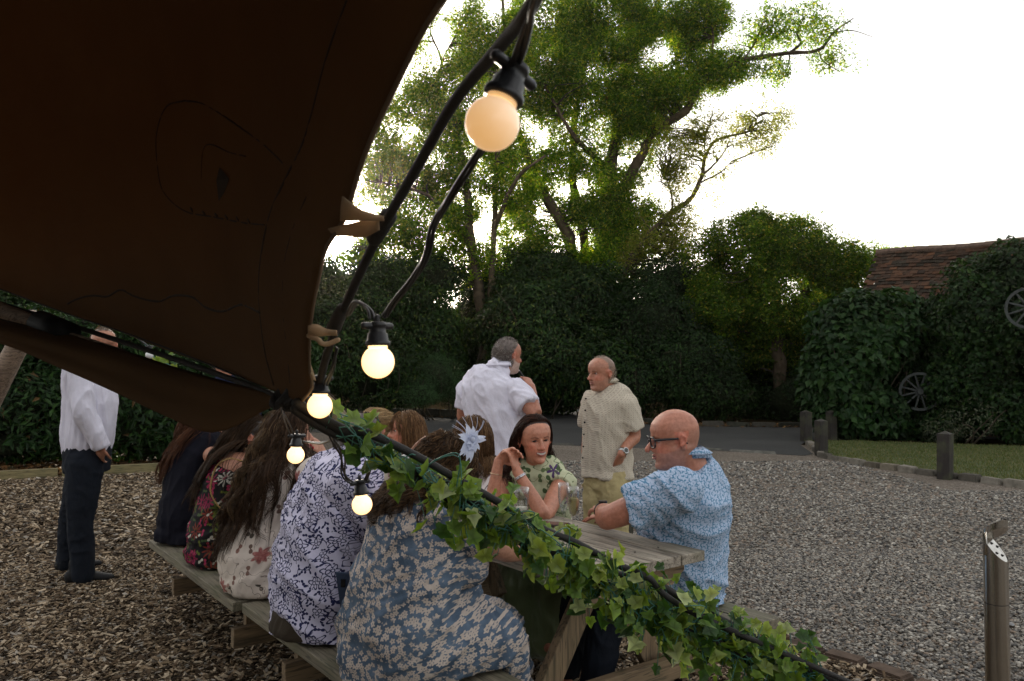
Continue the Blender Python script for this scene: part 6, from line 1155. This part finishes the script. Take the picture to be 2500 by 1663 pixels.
right = PP([(1240, -330, .66), (1160, -120, .76), (1082, 0, .84), (1036, 70, .88), (986, 170, .94), (945, 255, .99), (908, 335, 1.04), (878, 415, 1.09), (858, 485, 1.13), (836, 545, 1.17), (796, 608, 1.21), (778, 680, 1.26), (762, 760, 1.33), (755, 840, 1.42), (756, 910, 1.50), (762, 945, 1.54), (735, 982, 1.60)])
bot = PP([(-700, 470, 2.9), (-300, 600, 2.75), (0, 705, 2.6), (170, 768, 2.42), (292, 810, 2.28), (400, 852, 2.15), (509, 890, 2.0), (600, 925, 1.82), (680, 958, 1.68), (735, 982, 1.60)])
left = PP([(-900, -900, 2.2), (-850, -500, 2.3), (-780, 0, 2.55), (-700, 470, 2.9)]); top = PP([(-900, -900, 2.2), (-300, -800, 1.7), (500, -560, 1.1), (1240, -330, .66)])
S = coons(top, bot, left, right, 90, 90); 
ss, tt = np.meshgrid(np.linspace(0, 1, 90), np.linspace(0, 1, 90)); env = (4*ss*(1-ss)*4*tt*(1-tt))
S[:, :, 1] += env*.16; S[:, :, 2] += env*.12
fold = np.sin(ss*34+tt*3)*.012*np.clip((tt-.55)/.45, 0, 1)*(1-tt)*4*ss; S[:, :, 1] += fold*1.2
tent = thing('tent_canopy', 'big dark brown canvas tent wall sweeping over the upper left, lifted at its corner', 'tent', P(735, 982, 1.60)*1); 
idx = np.arange(8100).reshape(90, 90); Fq = np.stack([idx[:-1, :-1], idx[:-1, 1:], idx[1:, 1:], idx[1:, :-1]], -1).reshape(-1, 4)
o = link('canvas_panel', np_mesh('canvas_panel', S.reshape(-1, 3), Fq, smooth=True), M_CAN, tent); md = o.modifiers.new('t', 'SOLIDIFY'); md.thickness = .004; md.offset = 0
SP = S.reshape(-1, 3); cy_, sy_ = math.cos(PITCH), math.sin(PITCH)
rel = SP - np.array([0, 0, CAMH]); zc = rel[:, 1]*cy_+rel[:, 2]*sy_; yc = -rel[:, 1]*sy_+rel[:, 2]*cy_; PXY = np.stack([CX+rel[:, 0]/zc*F, CY-yc/zc*F], 1)
NRM = None
def on_tent(x, y, lift=.006):
    """where the canvas is behind (x, y), lifted a little towards its inner side"""
    d = np.linalg.norm(PXY-[x, y], axis=1); k = np.argsort(d)[:6]; w = 1/(d[k]+2)**2; dep = (SP[k, 1]*w).sum()/w.sum(); q = P(x, y, dep); return q - (q-V3(0, 0, CAMH)).normalized()*lift
def seam(name, pts, r=.003, m=M_SEAM, k=8, flat=.4, parent=tent): MB().sweep([on_tent(q[0], q[1]) for q in curve([V3(a, b, 0) for a, b in pts], k)], [(r, r*flat)]*((len(pts)-1)*k+1), 6, dome=False).build(name, m, parent, True)
roof_top = resample(top, 40)  # unseen roof, side and back of the tent, added to shade the left foreground
hr = [Vector(p) for p in (roof_top[0], roof_top[13], roof_top[26], roof_top[39])]
back = resample([V3(-6.5, -4.5, 4.6), V3(-4, -4.5, 4.4), V3(-1.5, -4.5, 3.6), V3(.55, -4.5, 2.9)], 40); midr = resample([V3(-4.8, -1, 4.2), V3(-3, -1, 3.9), V3(-1, -1, 3.0), V3(.28, -1.0, 2.35)], 40)
tq = np.linspace(0, 1, 24)[:, None, None]; RF = (1-tq)**2*roof_top[None] + 2*tq*(1-tq)*(midr*2-.5*(roof_top+back))[None] + tq**2*back[None]; idx = np.arange(24*40).reshape(24, 40); Fr = np.stack([idx[:-1, :-1], idx[:-1, 1:], idx[1:, 1:], idx[1:, :-1]], -1).reshape(-1, 4)
o = link('unseen_roof_panel', np_mesh('unseen_roof_panel', RF.reshape(-1, 3), Fr, smooth=True), M_CAN, tent); o.modifiers.new('t', 'SOLIDIFY').thickness = .004
lw_ = [Vector(p) for p in (S[0, 0], S[30, 0], S[60, 0], S[89, 0])]; lb = [V3(-6.5, -4.5, 4.6), V3(-6.5, -4.5, 3.4), V3(-6.4, -4.5, 2.2), V3(-6.3, -4.5, 1.6)]; A_, B_ = resample(lw_, 20), resample(lb, 20); W_ = A_[None]*(1-tq)+B_[None]*tq; idx = np.arange(24*20).reshape(24, 20); Fr = np.stack([idx[:-1, :-1], idx[:-1, 1:], idx[1:, 1:], idx[1:, :-1]], -1).reshape(-1, 4)
link('unseen_side_panel', np_mesh('unseen_side_panel', W_.reshape(-1, 3), Fr, smooth=True), M_CAN, tent).modifiers.new('t', 'SOLIDIFY').thickness = .004
bw = resample([V3(-6.5, -4.5, 4.6), V3(-4, -4.5, 4.4), V3(-1.5, -4.5, 3.6), V3(-.2, -4.5, 3.1)], 20); bb = bw.copy(); bb[:, 2] = 0; idx = np.arange(40).reshape(2, 20); link('unseen_back_panel', np_mesh('unseen_back_panel', np.concatenate([bw, bb]), np.stack([idx[:-1, :-1], idx[:-1, 1:], idx[1:, 1:], idx[1:, :-1]], -1).reshape(-1, 4), smooth=True), M_CAN, tent).modifiers.new('t', 'SOLIDIFY').thickness = .004
seam('ridge_seam', [(862, -40), (800, 130), (760, 280), (735, 360), (700, 430), (660, 520), (638, 620), (632, 720), (645, 850), (668, 940)], .0032)
seam('hem_seam', [(748, 480), (715, 560), (695, 640), (690, 740), (700, 850), (708, 935)], .0018)
seam('wavy_seam', [(165, 742), (190, 730), (225, 722), (262, 724), (295, 708), (330, 724), (385, 736), (425, 722), (470, 726), (505, 752), (545, 760), (590, 744), (636, 764)], .003)
seam('patch_edge', [(450, 246), (405, 262), (382, 330), (385, 410), (400, 470), (450, 515), (520, 530), (600, 545), (650, 550)], .0022); seam('patch_edge', [(450, 246), (500, 255), (570, 300), (640, 350), (705, 412)], .0022)
pc = [(450, 246), (405, 262), (384, 330), (386, 410), (402, 470), (450, 515), (520, 530), (600, 545), (655, 545), (678, 480), (702, 415), (640, 352), (570, 302), (500, 257)]
mb = MB(); ctr = on_tent(520, 400, .016); ring = [on_tent(x, y, .008) for x, y in pc]; mid = [on_tent(lin(520, x, .5), lin(400, y, .5), .016) for x, y in pc]; n = len(pc); mb.add([ctr]+mid+ring, [(0, 1+i, 1+(i+1) % n) for i in range(n)]+[(1+i, 1+n+i, 1+n+(i+1) % n, 1+(i+1) % n) for i in range(n)]); 
mb = MB(); q4 = [(505, 358), (600, 382), (690, 500), (520, 500)]; mb.add([on_tent(x, y, .028) for x, y in q4]+[on_tent(x, y, .018) for x, y in q4], [(0, 1, 2, 3), (0, 4, 5, 1), (1, 5, 6, 2), (2, 6, 7, 3), (3, 7, 4, 0)]); seam('patch_edge', [(490, 470), (500, 358), (560, 372), (600, 382)], .0016)
mb = MB(); mb.add([on_tent(536, 408, .012), on_tent(560, 436, .02), on_tent(548, 470, .012), on_tent(534, 492, .01), on_tent(528, 440, .03)], [(0, 1, 4), (1, 2, 4), (2, 3, 4), (3, 0, 4), (0, 3, 2, 1)]); mb.build('vent_tab', M_SEAM, tent)
for i, (x, y) in enumerate(((470, 512), (500, 520), (530, 526), (555, 530), (582, 534), (610, 540))): seam('lace_eyelet', [(x-5, y-4), (x+2, y+5)], .0035, k=2)
mb = MB(); rp = [p for p in resample(right, 60)]; mb.sweep([Vector(p) for p in rp], [.0035]*60, 6); mb.build('edge_hem', plain('hem_thread', (.16, .11, .07), .95), tent, True)
# canvas tabs tied to the rope
M_TAB = m_canvas('pale_canvas', (.30, .215, .135), .5)
def strip(name, ptsA, ptsB, m, parent, th=.002):
    a = curve(PP(ptsA), 6); b = curve(PP(ptsB), 6); n = len(a); V = []
    for p, q in zip(a, b): V += [p, lin(p, q, .5) + V3(0, -.003, .002), q]
    o = MB().add(V, [(3*i+k, 3*i+k+1, 3*i+k+4, 3*i+k+3) for i in range(n-1) for k in (0, 1)]).build(name, m, parent, True); md = o.modifiers.new('t', 'SOLIDIFY'); md.thickness = th; return o
strip('upper_tab', [(835, 480, 1.12), (870, 506, 1.11), (905, 520, 1.1), (938, 528, 1.1)], [(830, 540, 1.15), (860, 540, 1.12), (900, 540, 1.1), (938, 540, 1.1)], M_TAB, tent)
strip('upper_tab', [(800, 560, 1.19), (842, 548, 1.15), (880, 540, 1.12), (925, 530, 1.11)], [(812, 578, 1.2), (850, 578, 1.16), (890, 580, 1.13), (925, 562, 1.11)], M_TAB, tent)
strip('lower_tab', [(752, 792, 1.36), (775, 792, 1.36), (798, 803, 1.36), (822, 806, 1.35)], [(752, 818, 1.37), (775, 822, 1.36), (798, 820, 1.36), (822, 820, 1.35)], M_TAB, tent)
MB().sweep(curve(PP([(754, 820, 1.38), (775, 828, 1.36), (785, 838, 1.35), (800, 840, 1.35), (825, 830, 1.35)]), 6), [.0045]*25, 8).build('toggle_loop', M_TAB, tent, True)
strip('corner_strip', [(748, 885, 1.5), (755, 905, 1.5), (764, 930, 1.5)], [(755, 885, 1.5), (763, 905, 1.5), (770, 930, 1.5)], M_TAB, tent)
# lower flap
up = PP([(-500, 640, 2.45), (-200, 720, 2.3), (0, 782, 2.15), (166, 819, 2.08), (288, 854, 2.0), (441, 904, 1.88), (600, 948, 1.76), (690, 975, 1.68)]); lo = PP([(-500, 760, 2.45), (-200, 800, 2.3), (0, 834, 2.1), (163, 900, 1.98), (275, 950, 1.90), (424, 1021, 1.80), (500, 1053, 1.74), (560, 1047, 1.72), (662, 995, 1.69), (700, 984, 1.67)])
A1, B1 = resample(up, 60), resample(lo, 60); rows = 16; V = []
for i in range(rows): t = i/(rows-1); q = A1*(1-t)+B1*t; q[:, 1] -= math.sin(t*math.pi)*.05*np.sin(np.linspace(0, 1, 60)*math.pi) ; q[:, 1] += .012*np.sin(t*9+np.linspace(0, 4, 60))*np.sin(np.linspace(0, 1, 60)*math.pi); V.append(q)
flap = thing('canvas_flap', 'long brown canvas flap stretched low across the left in front of the standing man', 'canvas flap', Vector(A1[40])); idx = np.arange(rows*60).reshape(rows, 60); Fq = np.stack([idx[:-1, :-1], idx[:-1, 1:], idx[1:, 1:], idx[1:, :-1]], -1).reshape(-1, 4)
o = link('canvas_panel', np_mesh('canvas_panel', np.concatenate(V), Fq, smooth=True), M_CAN, flap); md = o.modifiers.new('t', 'SOLIDIFY'); md.thickness = .004
MB().sweep([Vector(p)-V3(0, .004, 0) for p in (A1*.18+B1*.82)[34:]], [(.0025, .0018)]*26, 6, dome=False).build('hem_seam', M_SEAM, flap, True); MB().sweep([Vector(p) for p in A1], [.004]*60, 6).build('edge_hem', M_SEAM, flap, True)
pl = thing('tent_pole', 'pale wooden pole lying along the top of the low canvas flap', 'pole', P(60, 770, 2.2)); M_POLE = wood_mat('pale_pole', (.16, .11, .08), (.36, .27, .2), (3, 40, 40), 0)
MB().sweep(PP([(-250, 668, 2.5), (0, 758, 2.24), (106, 797, 2.16)]), [.026, .023, .021], 14).build('shaft', M_POLE, pl, True); MB().sweep(PP([(160, 818, 2.10), (300, 860, 2.0)]), [.012, .008], 12).build('thin_end', M_POLE, pl, True); MB().sweep(PP([(98, 790, 2.15), (168, 818, 2.08)]), [.036, .034], 14, dome=False).build('black_sleeve', SH_, pl, True)
BLK = plain('black_rope', (.016, .014, .013), .75, .3, 60, 500, .6, .002)
st = thing('tension_strap', 'black tension strap running between the canvas wall and the low flap', 'strap', P(400, 870, 2.0)); MB().sweep(curve(PP([(-300, 640, 2.6), (-10, 737, 2.3), (160, 790, 2.15), (300, 835, 2.05), (450, 885, 1.93), (600, 938, 1.78), (720, 985, 1.64)]), 6), [.0068]*37, 8).build('webbing', BLK, st, True)
MB().sweep(curve(PP([(-300, 592, 2.74), (-10, 702, 2.55), (170, 768, 2.36), (300, 811, 2.2), (450, 866, 2.02), (640, 942, 1.77)]), 6), [.0025]*31, 8).build('thin_cord', BLK, st, True)
lp = thing('leaning_pole', 'round grey timber leaning at the far left edge under the flap', 'pole', Gd(-60, 1000, .0)); MB().sweep(PP([(78, 780, 4.6), (30, 870, 4.7), (-40, 1010, 4.8)]), [.055, .06, .065], 14).build('shaft', M_POLE, lp, True); MB().sweep([P(80, 772, 4.58), P(72, 790, 4.6)], [.062, .062], 14, dome=False).build('band', SH_, lp, True)

# ---------------------------------------------------------------- ropes, garland
rope = thing('tent_rope', 'thick black rope running from the top of the picture down to the canvas corner', 'rope', P(800, 900, 1.5)*1); rp_ = curve(PP([(1380, -180, .52), (1300, 10, .62), (1215, 120, .74), (1110, 248, .88), (1015, 415, 1.02), (935, 555, 1.13), (880, 665, 1.24), (835, 768, 1.36), (800, 860, 1.48), (782, 930, 1.56), (768, 990, 1.62)]), 8)
MB().sweep(rp_, list(np.linspace(.0062, .0078, len(rp_))), 10).build('rope', BLK, rope, True); MB().sweep([P(948, 528, 1.12), P(915, 580, 1.15)], [.0125, .0125], 10).build('whipping', BLK, rope, True); MB().sweep([P(836, 755, 1.35), P(815, 800, 1.38)], [.011, .013], 10).build('whipping', BLK, rope, True)
knot = MB()
for i in range(9): a = i*2.3; knot.sweep(curve([P(690+9*i, 965+4*i, 1.66) + V3(math.cos(a+k)*.022, math.sin(a+k)*.02, math.sin((a+k)*1.3)*.02) for k in (0, 1.3, 2.6, 3.9)], 4), [.008]*13, 6)
knot.build('knot', BLK, rope, True)
def gl(x, y, off=0): return P(x, y, lin(1.60, 2.15, (x-740)/1260)+off)
guy = thing('guy_rope', 'bundle of black guy ropes slanting from the tent corner to the ground at the right', 'guy rope', gl(740, 985))
def rp(pts, r, off=0): pp = curve([gl(*q, off) for q in pts], 6); MB().sweep(pp, [r*random.uniform(.95, 1.05) for _ in pp], 8).build('strand', BLK, guy, True)
rp([(725, 985), (800, 1030), (905, 1085), (1000, 1140), (1090, 1185), (1230, 1268), (1350, 1345), (1480, 1425), (1660, 1515), (1830, 1590), (2030, 1668), (2400, 1850)], .0115)
rp([(745, 1008), (830, 1050), (930, 1110), (1010, 1165), (1110, 1225), (1230, 1300), (1360, 1370), (1500, 1445), (1660, 1535), (1830, 1615), (2020, 1700), (2400, 1880)], .0095, .015)
rp([(870, 1048), (946, 1078), (1048, 1130), (1113, 1168), (1224, 1230), (1335, 1296), (1400, 1322), (1500, 1375), (1570, 1405), (1640, 1445), (1760, 1530), (1900, 1600), (2100, 1690), (2400, 1830)], .0085, -.02)
rp([(720, 1000), (780, 1040), (850, 1075), (905, 1108), (912, 1095)], .0095, .01); rp([(1560, 1400), (1590, 1415), (1620, 1450), (1700, 1500), (1860, 1572), (2060, 1660), (2400, 1810)], .0075, -.05); rp([(1640, 1520), (1760, 1570), (1900, 1640), (2100, 1745)], .0085, -.03); rp([(1500, 1400), (1585, 1420), (1700, 1480), (1850, 1560), (2000, 1640), (2150, 1700)], .009, .03)
MB().sweep([gl(975, 1130), gl(990, 1122), gl(996, 1128)], [.012, .013, .008], 10).build('metal_shackle', plain('shackle_steel', (.3, .3, .3), .35, Metallic=.9), guy, True)
cs = thing('canvas_strip', 'narrow pale canvas strip hanging behind the rope beside the third light bulb', 'canvas strip', P(850, 1020, 1.7)); strip('cloth', [(798, 955, 1.68), (830, 985, 1.7), (880, 1045, 1.74), (960, 1145, 1.82)], [(798, 1000, 1.7), (830, 1045, 1.72), (880, 1090, 1.76), (955, 1150, 1.84)], m_canvas('cream_canvas', (.42, .37, .30), .5), cs); MB().sweep(PP([(798, 955, 1.675), (830, 985, 1.695), (880, 1045, 1.735), (960, 1145, 1.815)]), [.0018]*4, 6).build('stitched_edge', M_SEAM, cs, True)
# ivy leaf: five lobes, folded along the midrib
IV = [(0, 0, 0), (.18, -.13, .0), (.44, -.03, .06), (.37, .19, .05), (.49, .43, .10), (.29, .57, .04), (0, .96, -.03), (-.29, .57, .04), (-.49, .43, .10), (-.37, .19, .05), (-.44, -.03, .06), (-.18, -.13, .0), (0, .36, -.05)]
IVF = [(12, i, i+1) for i in range(0, 11)] + [(12, 11, 0)]
def ivy_leaf(rg, c, size, nrm, tip):
    z = nrm.normalized(); y = (tip - z*tip.dot(z)).normalized(); x = y.cross(z); curl = rg.uniform(-.25, .35); tw = rg.uniform(-.3, .3); V = []
    for (a, b, h) in IV: V.append(c + (x*a*rg.uniform(.9, 1.1) + y*b*rg.uniform(.94, 1.06) + z*(h*rg.uniform(.2, 2.2) + curl*(b-.4)**2*.8 + tw*a*b))*size)
    return V
rg = random.Random(3); LV = []; LF = []; LC = []; WR = MB(); garl = thing('ivy_garland', 'artificial ivy garland with variegated leaves and green wire wound round the guy ropes', 'garland', gl(1400, 1380)*1)
def gline(x): return np.interp(x, [800, 905, 1000, 1100, 1230, 1350, 1480, 1660, 1830, 2030], [1015, 1085, 1135, 1200, 1275, 1350, 1430, 1520, 1600, 1675])
def add_leaf(x, y, off, s):
    c = gl(x, y, off); tip = V3(rg.uniform(-.8, .9), rg.uniform(-.4, .2), rg.uniform(-1.1, .75)); nrm = V3(rg.uniform(-.9, .9), rg.uniform(-1, .2), rg.uniform(.0, 1.3)); V = ivy_leaf(rg, c, s, nrm, tip); b = len(LV); LV.extend(V)
    base = Vector(rg.choices([(.17, .27, .035), (.11, .20, .03), (.27, .35, .07), (.04, .10, .02), (.38, .44, .19)], [4, 4, 3, 3, 1.2])[0])*rg.uniform(.8, 1.2); core = base*.55
    LC.extend([tuple(base*rg.uniform(.8, 1.3)) for _ in range(12)] + [tuple(core)]); LF.extend([tuple(b+q for q in f) for f in IVF]); q = gl(x + rg.uniform(-40, 40), gline(min(2030, max(800, x)))+rg.uniform(-5, 12)); WR.sweep(curve([q, lin(q, c, .5)+V3(0, -.01, .012), c], 3), [.0010]*7, 4, dome=False)
dens = [(835, 900, 7), (900, 960, 12), (960, 1060, 30), (1060, 1180, 66), (1180, 1330, 120), (1330, 1500, 150), (1500, 1620, 130), (1620, 1760, 160), (1760, 2000, 240)]
for a, b, n in dens:
    for _ in range(n):
        x = rg.uniform(a, b); sp_ = np.interp(x, [800, 1000, 1200, 2000], [18, 32, 36, 52]); add_leaf(x, gline(x) + (rg.gauss(8, sp_) if not 935 < x < 1120 else abs(rg.gauss(0, sp_))*1.1-14), rg.uniform(-.09, .07), rg.uniform(.026, .047))
for (x, y) in ((832, 1008), (880, 1020), (895, 1045), (920, 1010), (905, 1060), (945, 1090), (880, 1120), (905, 1150), (895, 1135), (1055, 1180), (1120, 1150), (1128, 1170), (1140, 1190), (1095, 1240), (1065, 1290), (1110, 1330), (1130, 1320), (1040, 1275), (1400, 1475), (1420, 1485), (1400, 1440), (1415, 1450), (1690, 1470), (1700, 1440), (1560, 1400), (1545, 1385)): add_leaf(x, y, -.03, rg.uniform(.035, .05))
M_IVY = leaf_mat('variegated_ivy', .42, .5, (1.2, 1.15, .45))
me = bpy.data.meshes.new('leaves'); me.from_pydata([tuple(v) for v in LV], [], LF); set_col(me, np.array(LC)); o = link('leaves', me, M_IVY, garl)
M_WIRE = plain('green_wire', (.05, .17, .13), .5)
for k in range(9):
    pts = []; ph = rg.uniform(0, 6)
    for x in np.arange(830, 2100, 34): pts.append(gl(float(x+rg.uniform(-10, 10)), float(gline(min(2030, x))+math.sin(x*.03+ph)*rg.uniform(8, 30)+rg.uniform(-10, 14)+max(0, x-2030)*.5), rg.uniform(-.06, .03)))
    WR.sweep(curve(pts, 4), [.0013]*((len(pts)-1)*4+1), 5, dome=False)
for k in range(16): x = rg.uniform(880, 1800); y = gline(x); a = gl(x, y, -.03); WR.sweep(curve([a, a+V3(rg.uniform(-.04, .04), -.02, rg.uniform(.02, .05)), a+V3(rg.uniform(-.05, .08), -.02, rg.uniform(-.03, .06)), a+V3(rg.uniform(-.02, .08), 0, rg.uniform(-.08, .0))], 5), [.0013]*16, 5, dome=False)
WR.build('wires', M_WIRE, garl, True)
SV, SF, SCc = LV, LF, LC; LV, LF, LC, WR = [], [], [], MB(); far_g = thing('ivy_sprig', 'sunlit sprig of ivy glimpsed through the gap between the canvas wall and the flap', 'ivy sprig', P(400, 880, 4.85))
def gl(x, y, off=0): return P(x, y, 4.85+off)
_gl0 = gline; gline = lambda x: 870
for _ in range(26): add_leaf(rg.uniform(372, 425), rg.uniform(868, 900), rg.uniform(-.1, .1), rg.uniform(.04, .06))
me = bpy.data.meshes.new('leaves'); me.from_pydata([tuple(v) for v in LV], [], LF); set_col(me, np.array(LC)); link('leaves', me, M_IVY, far_g); MB().sweep(curve(PP([(330, 800, 4.85), (372, 868, 4.85), (400, 885, 4.85), (440, 905, 4.85)]), 4), [.004]*13, 6).build('stem', M_WIRE, far_g, True)

# ---------------------------------------------------------------- festoon lights
def glow(name, c, s, edge):
    g = NG(name); b = g.n('BsdfPrincipled', {'Base Color': (.8, .78, .74), 'Roughness': .25}); e = g.n('Emission'); lw = g.n('LayerWeight', {'Blend': .3}); col = g.mix(lw.outputs['Facing'], c, edge); g.set(e.inputs[0], col); e.inputs[1].default_value = s; a = g.n('AddShader', {0: b.outputs[0], 1: e.outputs[0]}); g.t.links.new(a.outputs[0], g.out.inputs[0]); return g.m
M_LIT = glow('lit_globe', (1.0, .70, .34), 1.15, (1.0, .50, .16)); M_DIM = glow('dim_globe', (1.0, .50, .13), .36, (1.0, .62, .32)); M_OFF = plain('white_globe', (.75, .75, .76), .25, .02)
RUB = plain('black_rubber', (.014, .014, .016), .42, .2)
def bulb(px, py, d, R, axis, label, m, cord=None):
    """a globe centred at (px, py) under its rubber socket; axis points from globe to socket"""
    c = P(px, py, d); a = Vector(axis).normalized(); t = thing('festoon_bulb', label, 'light bulb', c, 'round festoon light bulbs'); X = a.orthogonal().normalized()
    MB().ball(c, R, 32).build('globe', m, t, True); MB().sweep([c+a*R*.86, c+a*R*1.02], [R*.60, R*.58], 24, X, dome=False).build('globe_neck', m, t, True)
    pr = [(1.0, .74), (1.12, .78), (1.28, .76), (1.30, .66), (1.75, .60), (1.78, .52), (2.15, .50), (2.2, .56), (2.42, .54), (2.46, .40)]; MB().sweep([c+a*R*z for z, _ in pr], [R*r for _, r in pr], 20, X, dome=False).build('socket', RUB, t, True)
    s_ = c+a*R*2.2; MB().sweep([s_ - X*R*.95, s_ + X*R*.95], [R*.22, R*.22], 10).build('cable_gland', RUB, t, True); MB().sweep([c+a*R*2.4, c+a*R*2.75], [R*.14, R*.17], 10).build('cap_screw', RUB, t, True); return s_, X
bulb(1202, 302, .70, .0243, (.36, .1, .93), 'largest and nearest round bulb high on the rope, glowing only dimly', M_DIM)
bulb(923, 884, 1.20, .0247, (-.02, 0, 1), 'bright round bulb hanging clear in front of the dark hedge, second from the top', M_LIT)
bulb(781, 991, 1.57, .0245, (.02, 0, 1), 'bright round bulb just beside the canvas corner and knot', M_LIT)
bulb(722, 1111, 2.22, .0240, (.05, 0, 1), 'smallest lit bulb, in front of the woman with long wavy hair', M_LIT)
bulb(884, 1232, 1.90, .0240, (-.10, 0, 1), 'lowest lit bulb, in front of the navy flowered shirt', M_LIT)
bulb(365, 867, 4.7, .0225, (0, 0, 1), 'unlit white bulb seen far away through the gap above the flap', M_OFF)
for i, (x, y, d_) in enumerate(((1202, 302, .70), (923, 884, 1.2), (781, 991, 1.57), (722, 1111, 2.22), (884, 1232, 1.9))): pass
fc = thing('festoon_cable', 'thin twin black cable looping from bulb to bulb', 'cable', P(1240, 170, .7))
def cab(pts, r=.0024, tw=.0035, n=2, ph=0):
    c = curve(PP(pts), 10)
    for k in range(n): MB().sweep([p + V3(math.cos(i*.10+k*6.283/n+ph), math.sin(i*.10+k*6.283/n+ph)*.6, math.sin(i*.10+k*6.283/n+ph)*.4)*tw for i, p in enumerate(c)], [r]*len(c), 7).build('strand', RUB, fc, True)
cab([(1400, -200, .5), (1310, 0, .6), (1290, 60, .64), (1268, 130, .68), (1254, 165, .70)], .0030, .003); cab([(1235, 200, .70), (1225, 240, .76), (1190, 340, .88), (1160, 390, .93), (1100, 480, 1.0), (1060, 550, 1.06), (1042, 620, 1.10), (1010, 680, 1.14), (960, 740, 1.18), (940, 772, 1.2)], .0026, .0036, 3)
cab([(908, 778, 1.2), (903, 760, 1.21), (888, 745, 1.23), (868, 738, 1.26), (850, 770, 1.33)], .0026, .003); cab([(795, 940, 1.56), (812, 900, 1.5), (822, 850, 1.46)], .0026, .003)
cab([(802, 1000, 1.62), (808, 1060, 1.7), (835, 1110, 1.8), (838, 1150, 1.85), (845, 1168, 1.87), (862, 1182, 1.89)], .0022, .005, 3); cab([(893, 1172, 1.9), (905, 1140, 1.87), (912, 1100, 1.82), (908, 1068, 1.77), (885, 1050, 1.74)], .003, .002)
cab([(712, 1060, 2.2), (700, 1030, 2.1), (688, 1000, 1.9), (700, 985, 1.7)], .0024, .005); cab([(745, 1078, 2.22), (785, 1082, 2.1), (815, 1070, 1.95), (840, 1060, 1.8)], .0026, .004); cab([(300, 790, 4.7), (330, 820, 4.7), (362, 845, 4.7)], .004, .004)

# ---------------------------------------------------------------- ashtray bollard
bx = P(2433, 1500, 2.7); bx.z = 0; ST = None
g = NG('brushed_steel'); o = g.co(); n_ = g.noise(g.vmath('MULTIPLY', o, (60, 60, 1.2)), 1.0, 3); ST = g.pbr(g.ramp(n_, [(.3, (.42, .40, .37)), (.7, (.62, .60, .56))]), .22, g.bump(n_, .04, .001), Metallic=1.0)
t = thing('ashtray_bollard', 'polished steel ashtray bollard with a slanted top at the right edge', 'ashtray', bx); R = .037; n = 40; zt = .985
mb = MB(); V = []; bot_ = []; 
for i in range(n): a = 6.2832*i/n; x, y = math.cos(a)*R, math.sin(a)*R; zcut = .912 - (x+R)/(2*R)*.050 + y*.95; V.append(bx+V3(x, y, .0)); bot_.append(bx+V3(x, y, zcut))
mb.add(V+bot_, [(i, (i+1) % n, n+(i+1) % n, n+i) for i in range(n)]); mb.build('tube', ST, t, True)
mb = MB(); mb.add([p+V3(0, 0, -.004) for p in bot_]+[V3(bx.x, bx.y, .883)], [(i, (i+1) % n, n) for i in range(n)]); mb.build('stub_plate', ST, t)
mb = MB(); R2 = R*1.015; m_ = 22; bk = [V3(math.cos(a)*R2, math.sin(a)*R2, 0) for a in np.linspace(math.pi*.62, math.pi*1.10, m_)]; V = [bx+q+V3(0, 0, .86) for q in bk]+[bx+q+V3(0, 0, .932-q.y*.75) for q in bk]; mb.add(V, [(i, i+1, m_+i+1, m_+i) for i in range(m_-1)]); o = mb.build('back_shell', ST, t, True); o.modifiers.new('t', 'SOLIDIFY').thickness = .002
mb = MB(); V = []; 
for zz in (0, 1):
    for i in range(n): a = 6.2832*i/n; x, y = math.cos(a)*R2, math.sin(a)*R2; s_ = (x+R2)/(2*R2); V.append(bx+V3(x, y, (.925+.012*s_ - y*.75) if zz == 0 else (.947+.016*s_ - y*.75)))
mb.add(V, [(i, (i+1) % n, n+(i+1) % n, n+i) for i in range(n)]+[tuple(range(n, 2*n)), tuple(range(n-1, -1, -1))]); mb.build('hood', ST, t)
for (x, y) in ((-.004, -.016), (.018, -.010), (.016, .014), (-.004, .012)): q = bx+V3(x, y, .909-(x+R)/(2*R)*.050+y*.95); MB().sweep([q, q+V3(.0005, 0, .0008)], [.0052, .0052], 12, V3(1, 0, -.8), dome=False).build('stub_hole', SH_, t)
MB().sweep([bx+V3(0, 0, .700), bx+V3(0, 0, .702)], [R*1.006]*2, n, dome=False).build('joint_ring', SH_, t, True); MB().sweep([bx+V3(R*.95, -.008, .63), bx+V3(R*1.16, -.012, .63)], [.009, .009], 14).build('lock', plain('lock_steel', (.2, .2, .2), .3, Metallic=1.0), t, True)
MB().add([bx + V3(math.cos(-.55+.16*math.cos(a)*1.6)*R*1.012, math.sin(-.55+.16*math.cos(a)*1.6)*R*1.012, .825+.012*math.sin(a)*1.3) for a in np.linspace(0, 5.98, 20)], [tuple(range(20))]).build('round_sticker', plain('worn_sticker', (.25, .22, .18), .5), t)

# ---------------------------------------------------------------- evening haze: the air between here and the trees
me = bpy.data.meshes.new('haze'); bm = bmesh.new(); bmesh.ops.create_cube(bm, size=1); bmesh.ops.scale(bm, vec=(150, 90, 25), verts=bm.verts); bmesh.ops.translate(bm, vec=(0, 32, 11.4), verts=bm.verts); bm.to_mesh(me); bm.free()
g = NG('haze_air'); v = g.n('VolumePrincipled', {'Color': (1.0, .90, .70), 'Density': .0004, 'Anisotropy': .85}); g.t.links.new(v.outputs[0], g.out.inputs['Volume'])
o = link('haze', me, g.m); tag(o, 'thin evening haze in the air, glowing towards the low sun', 'haze', kind='stuff')
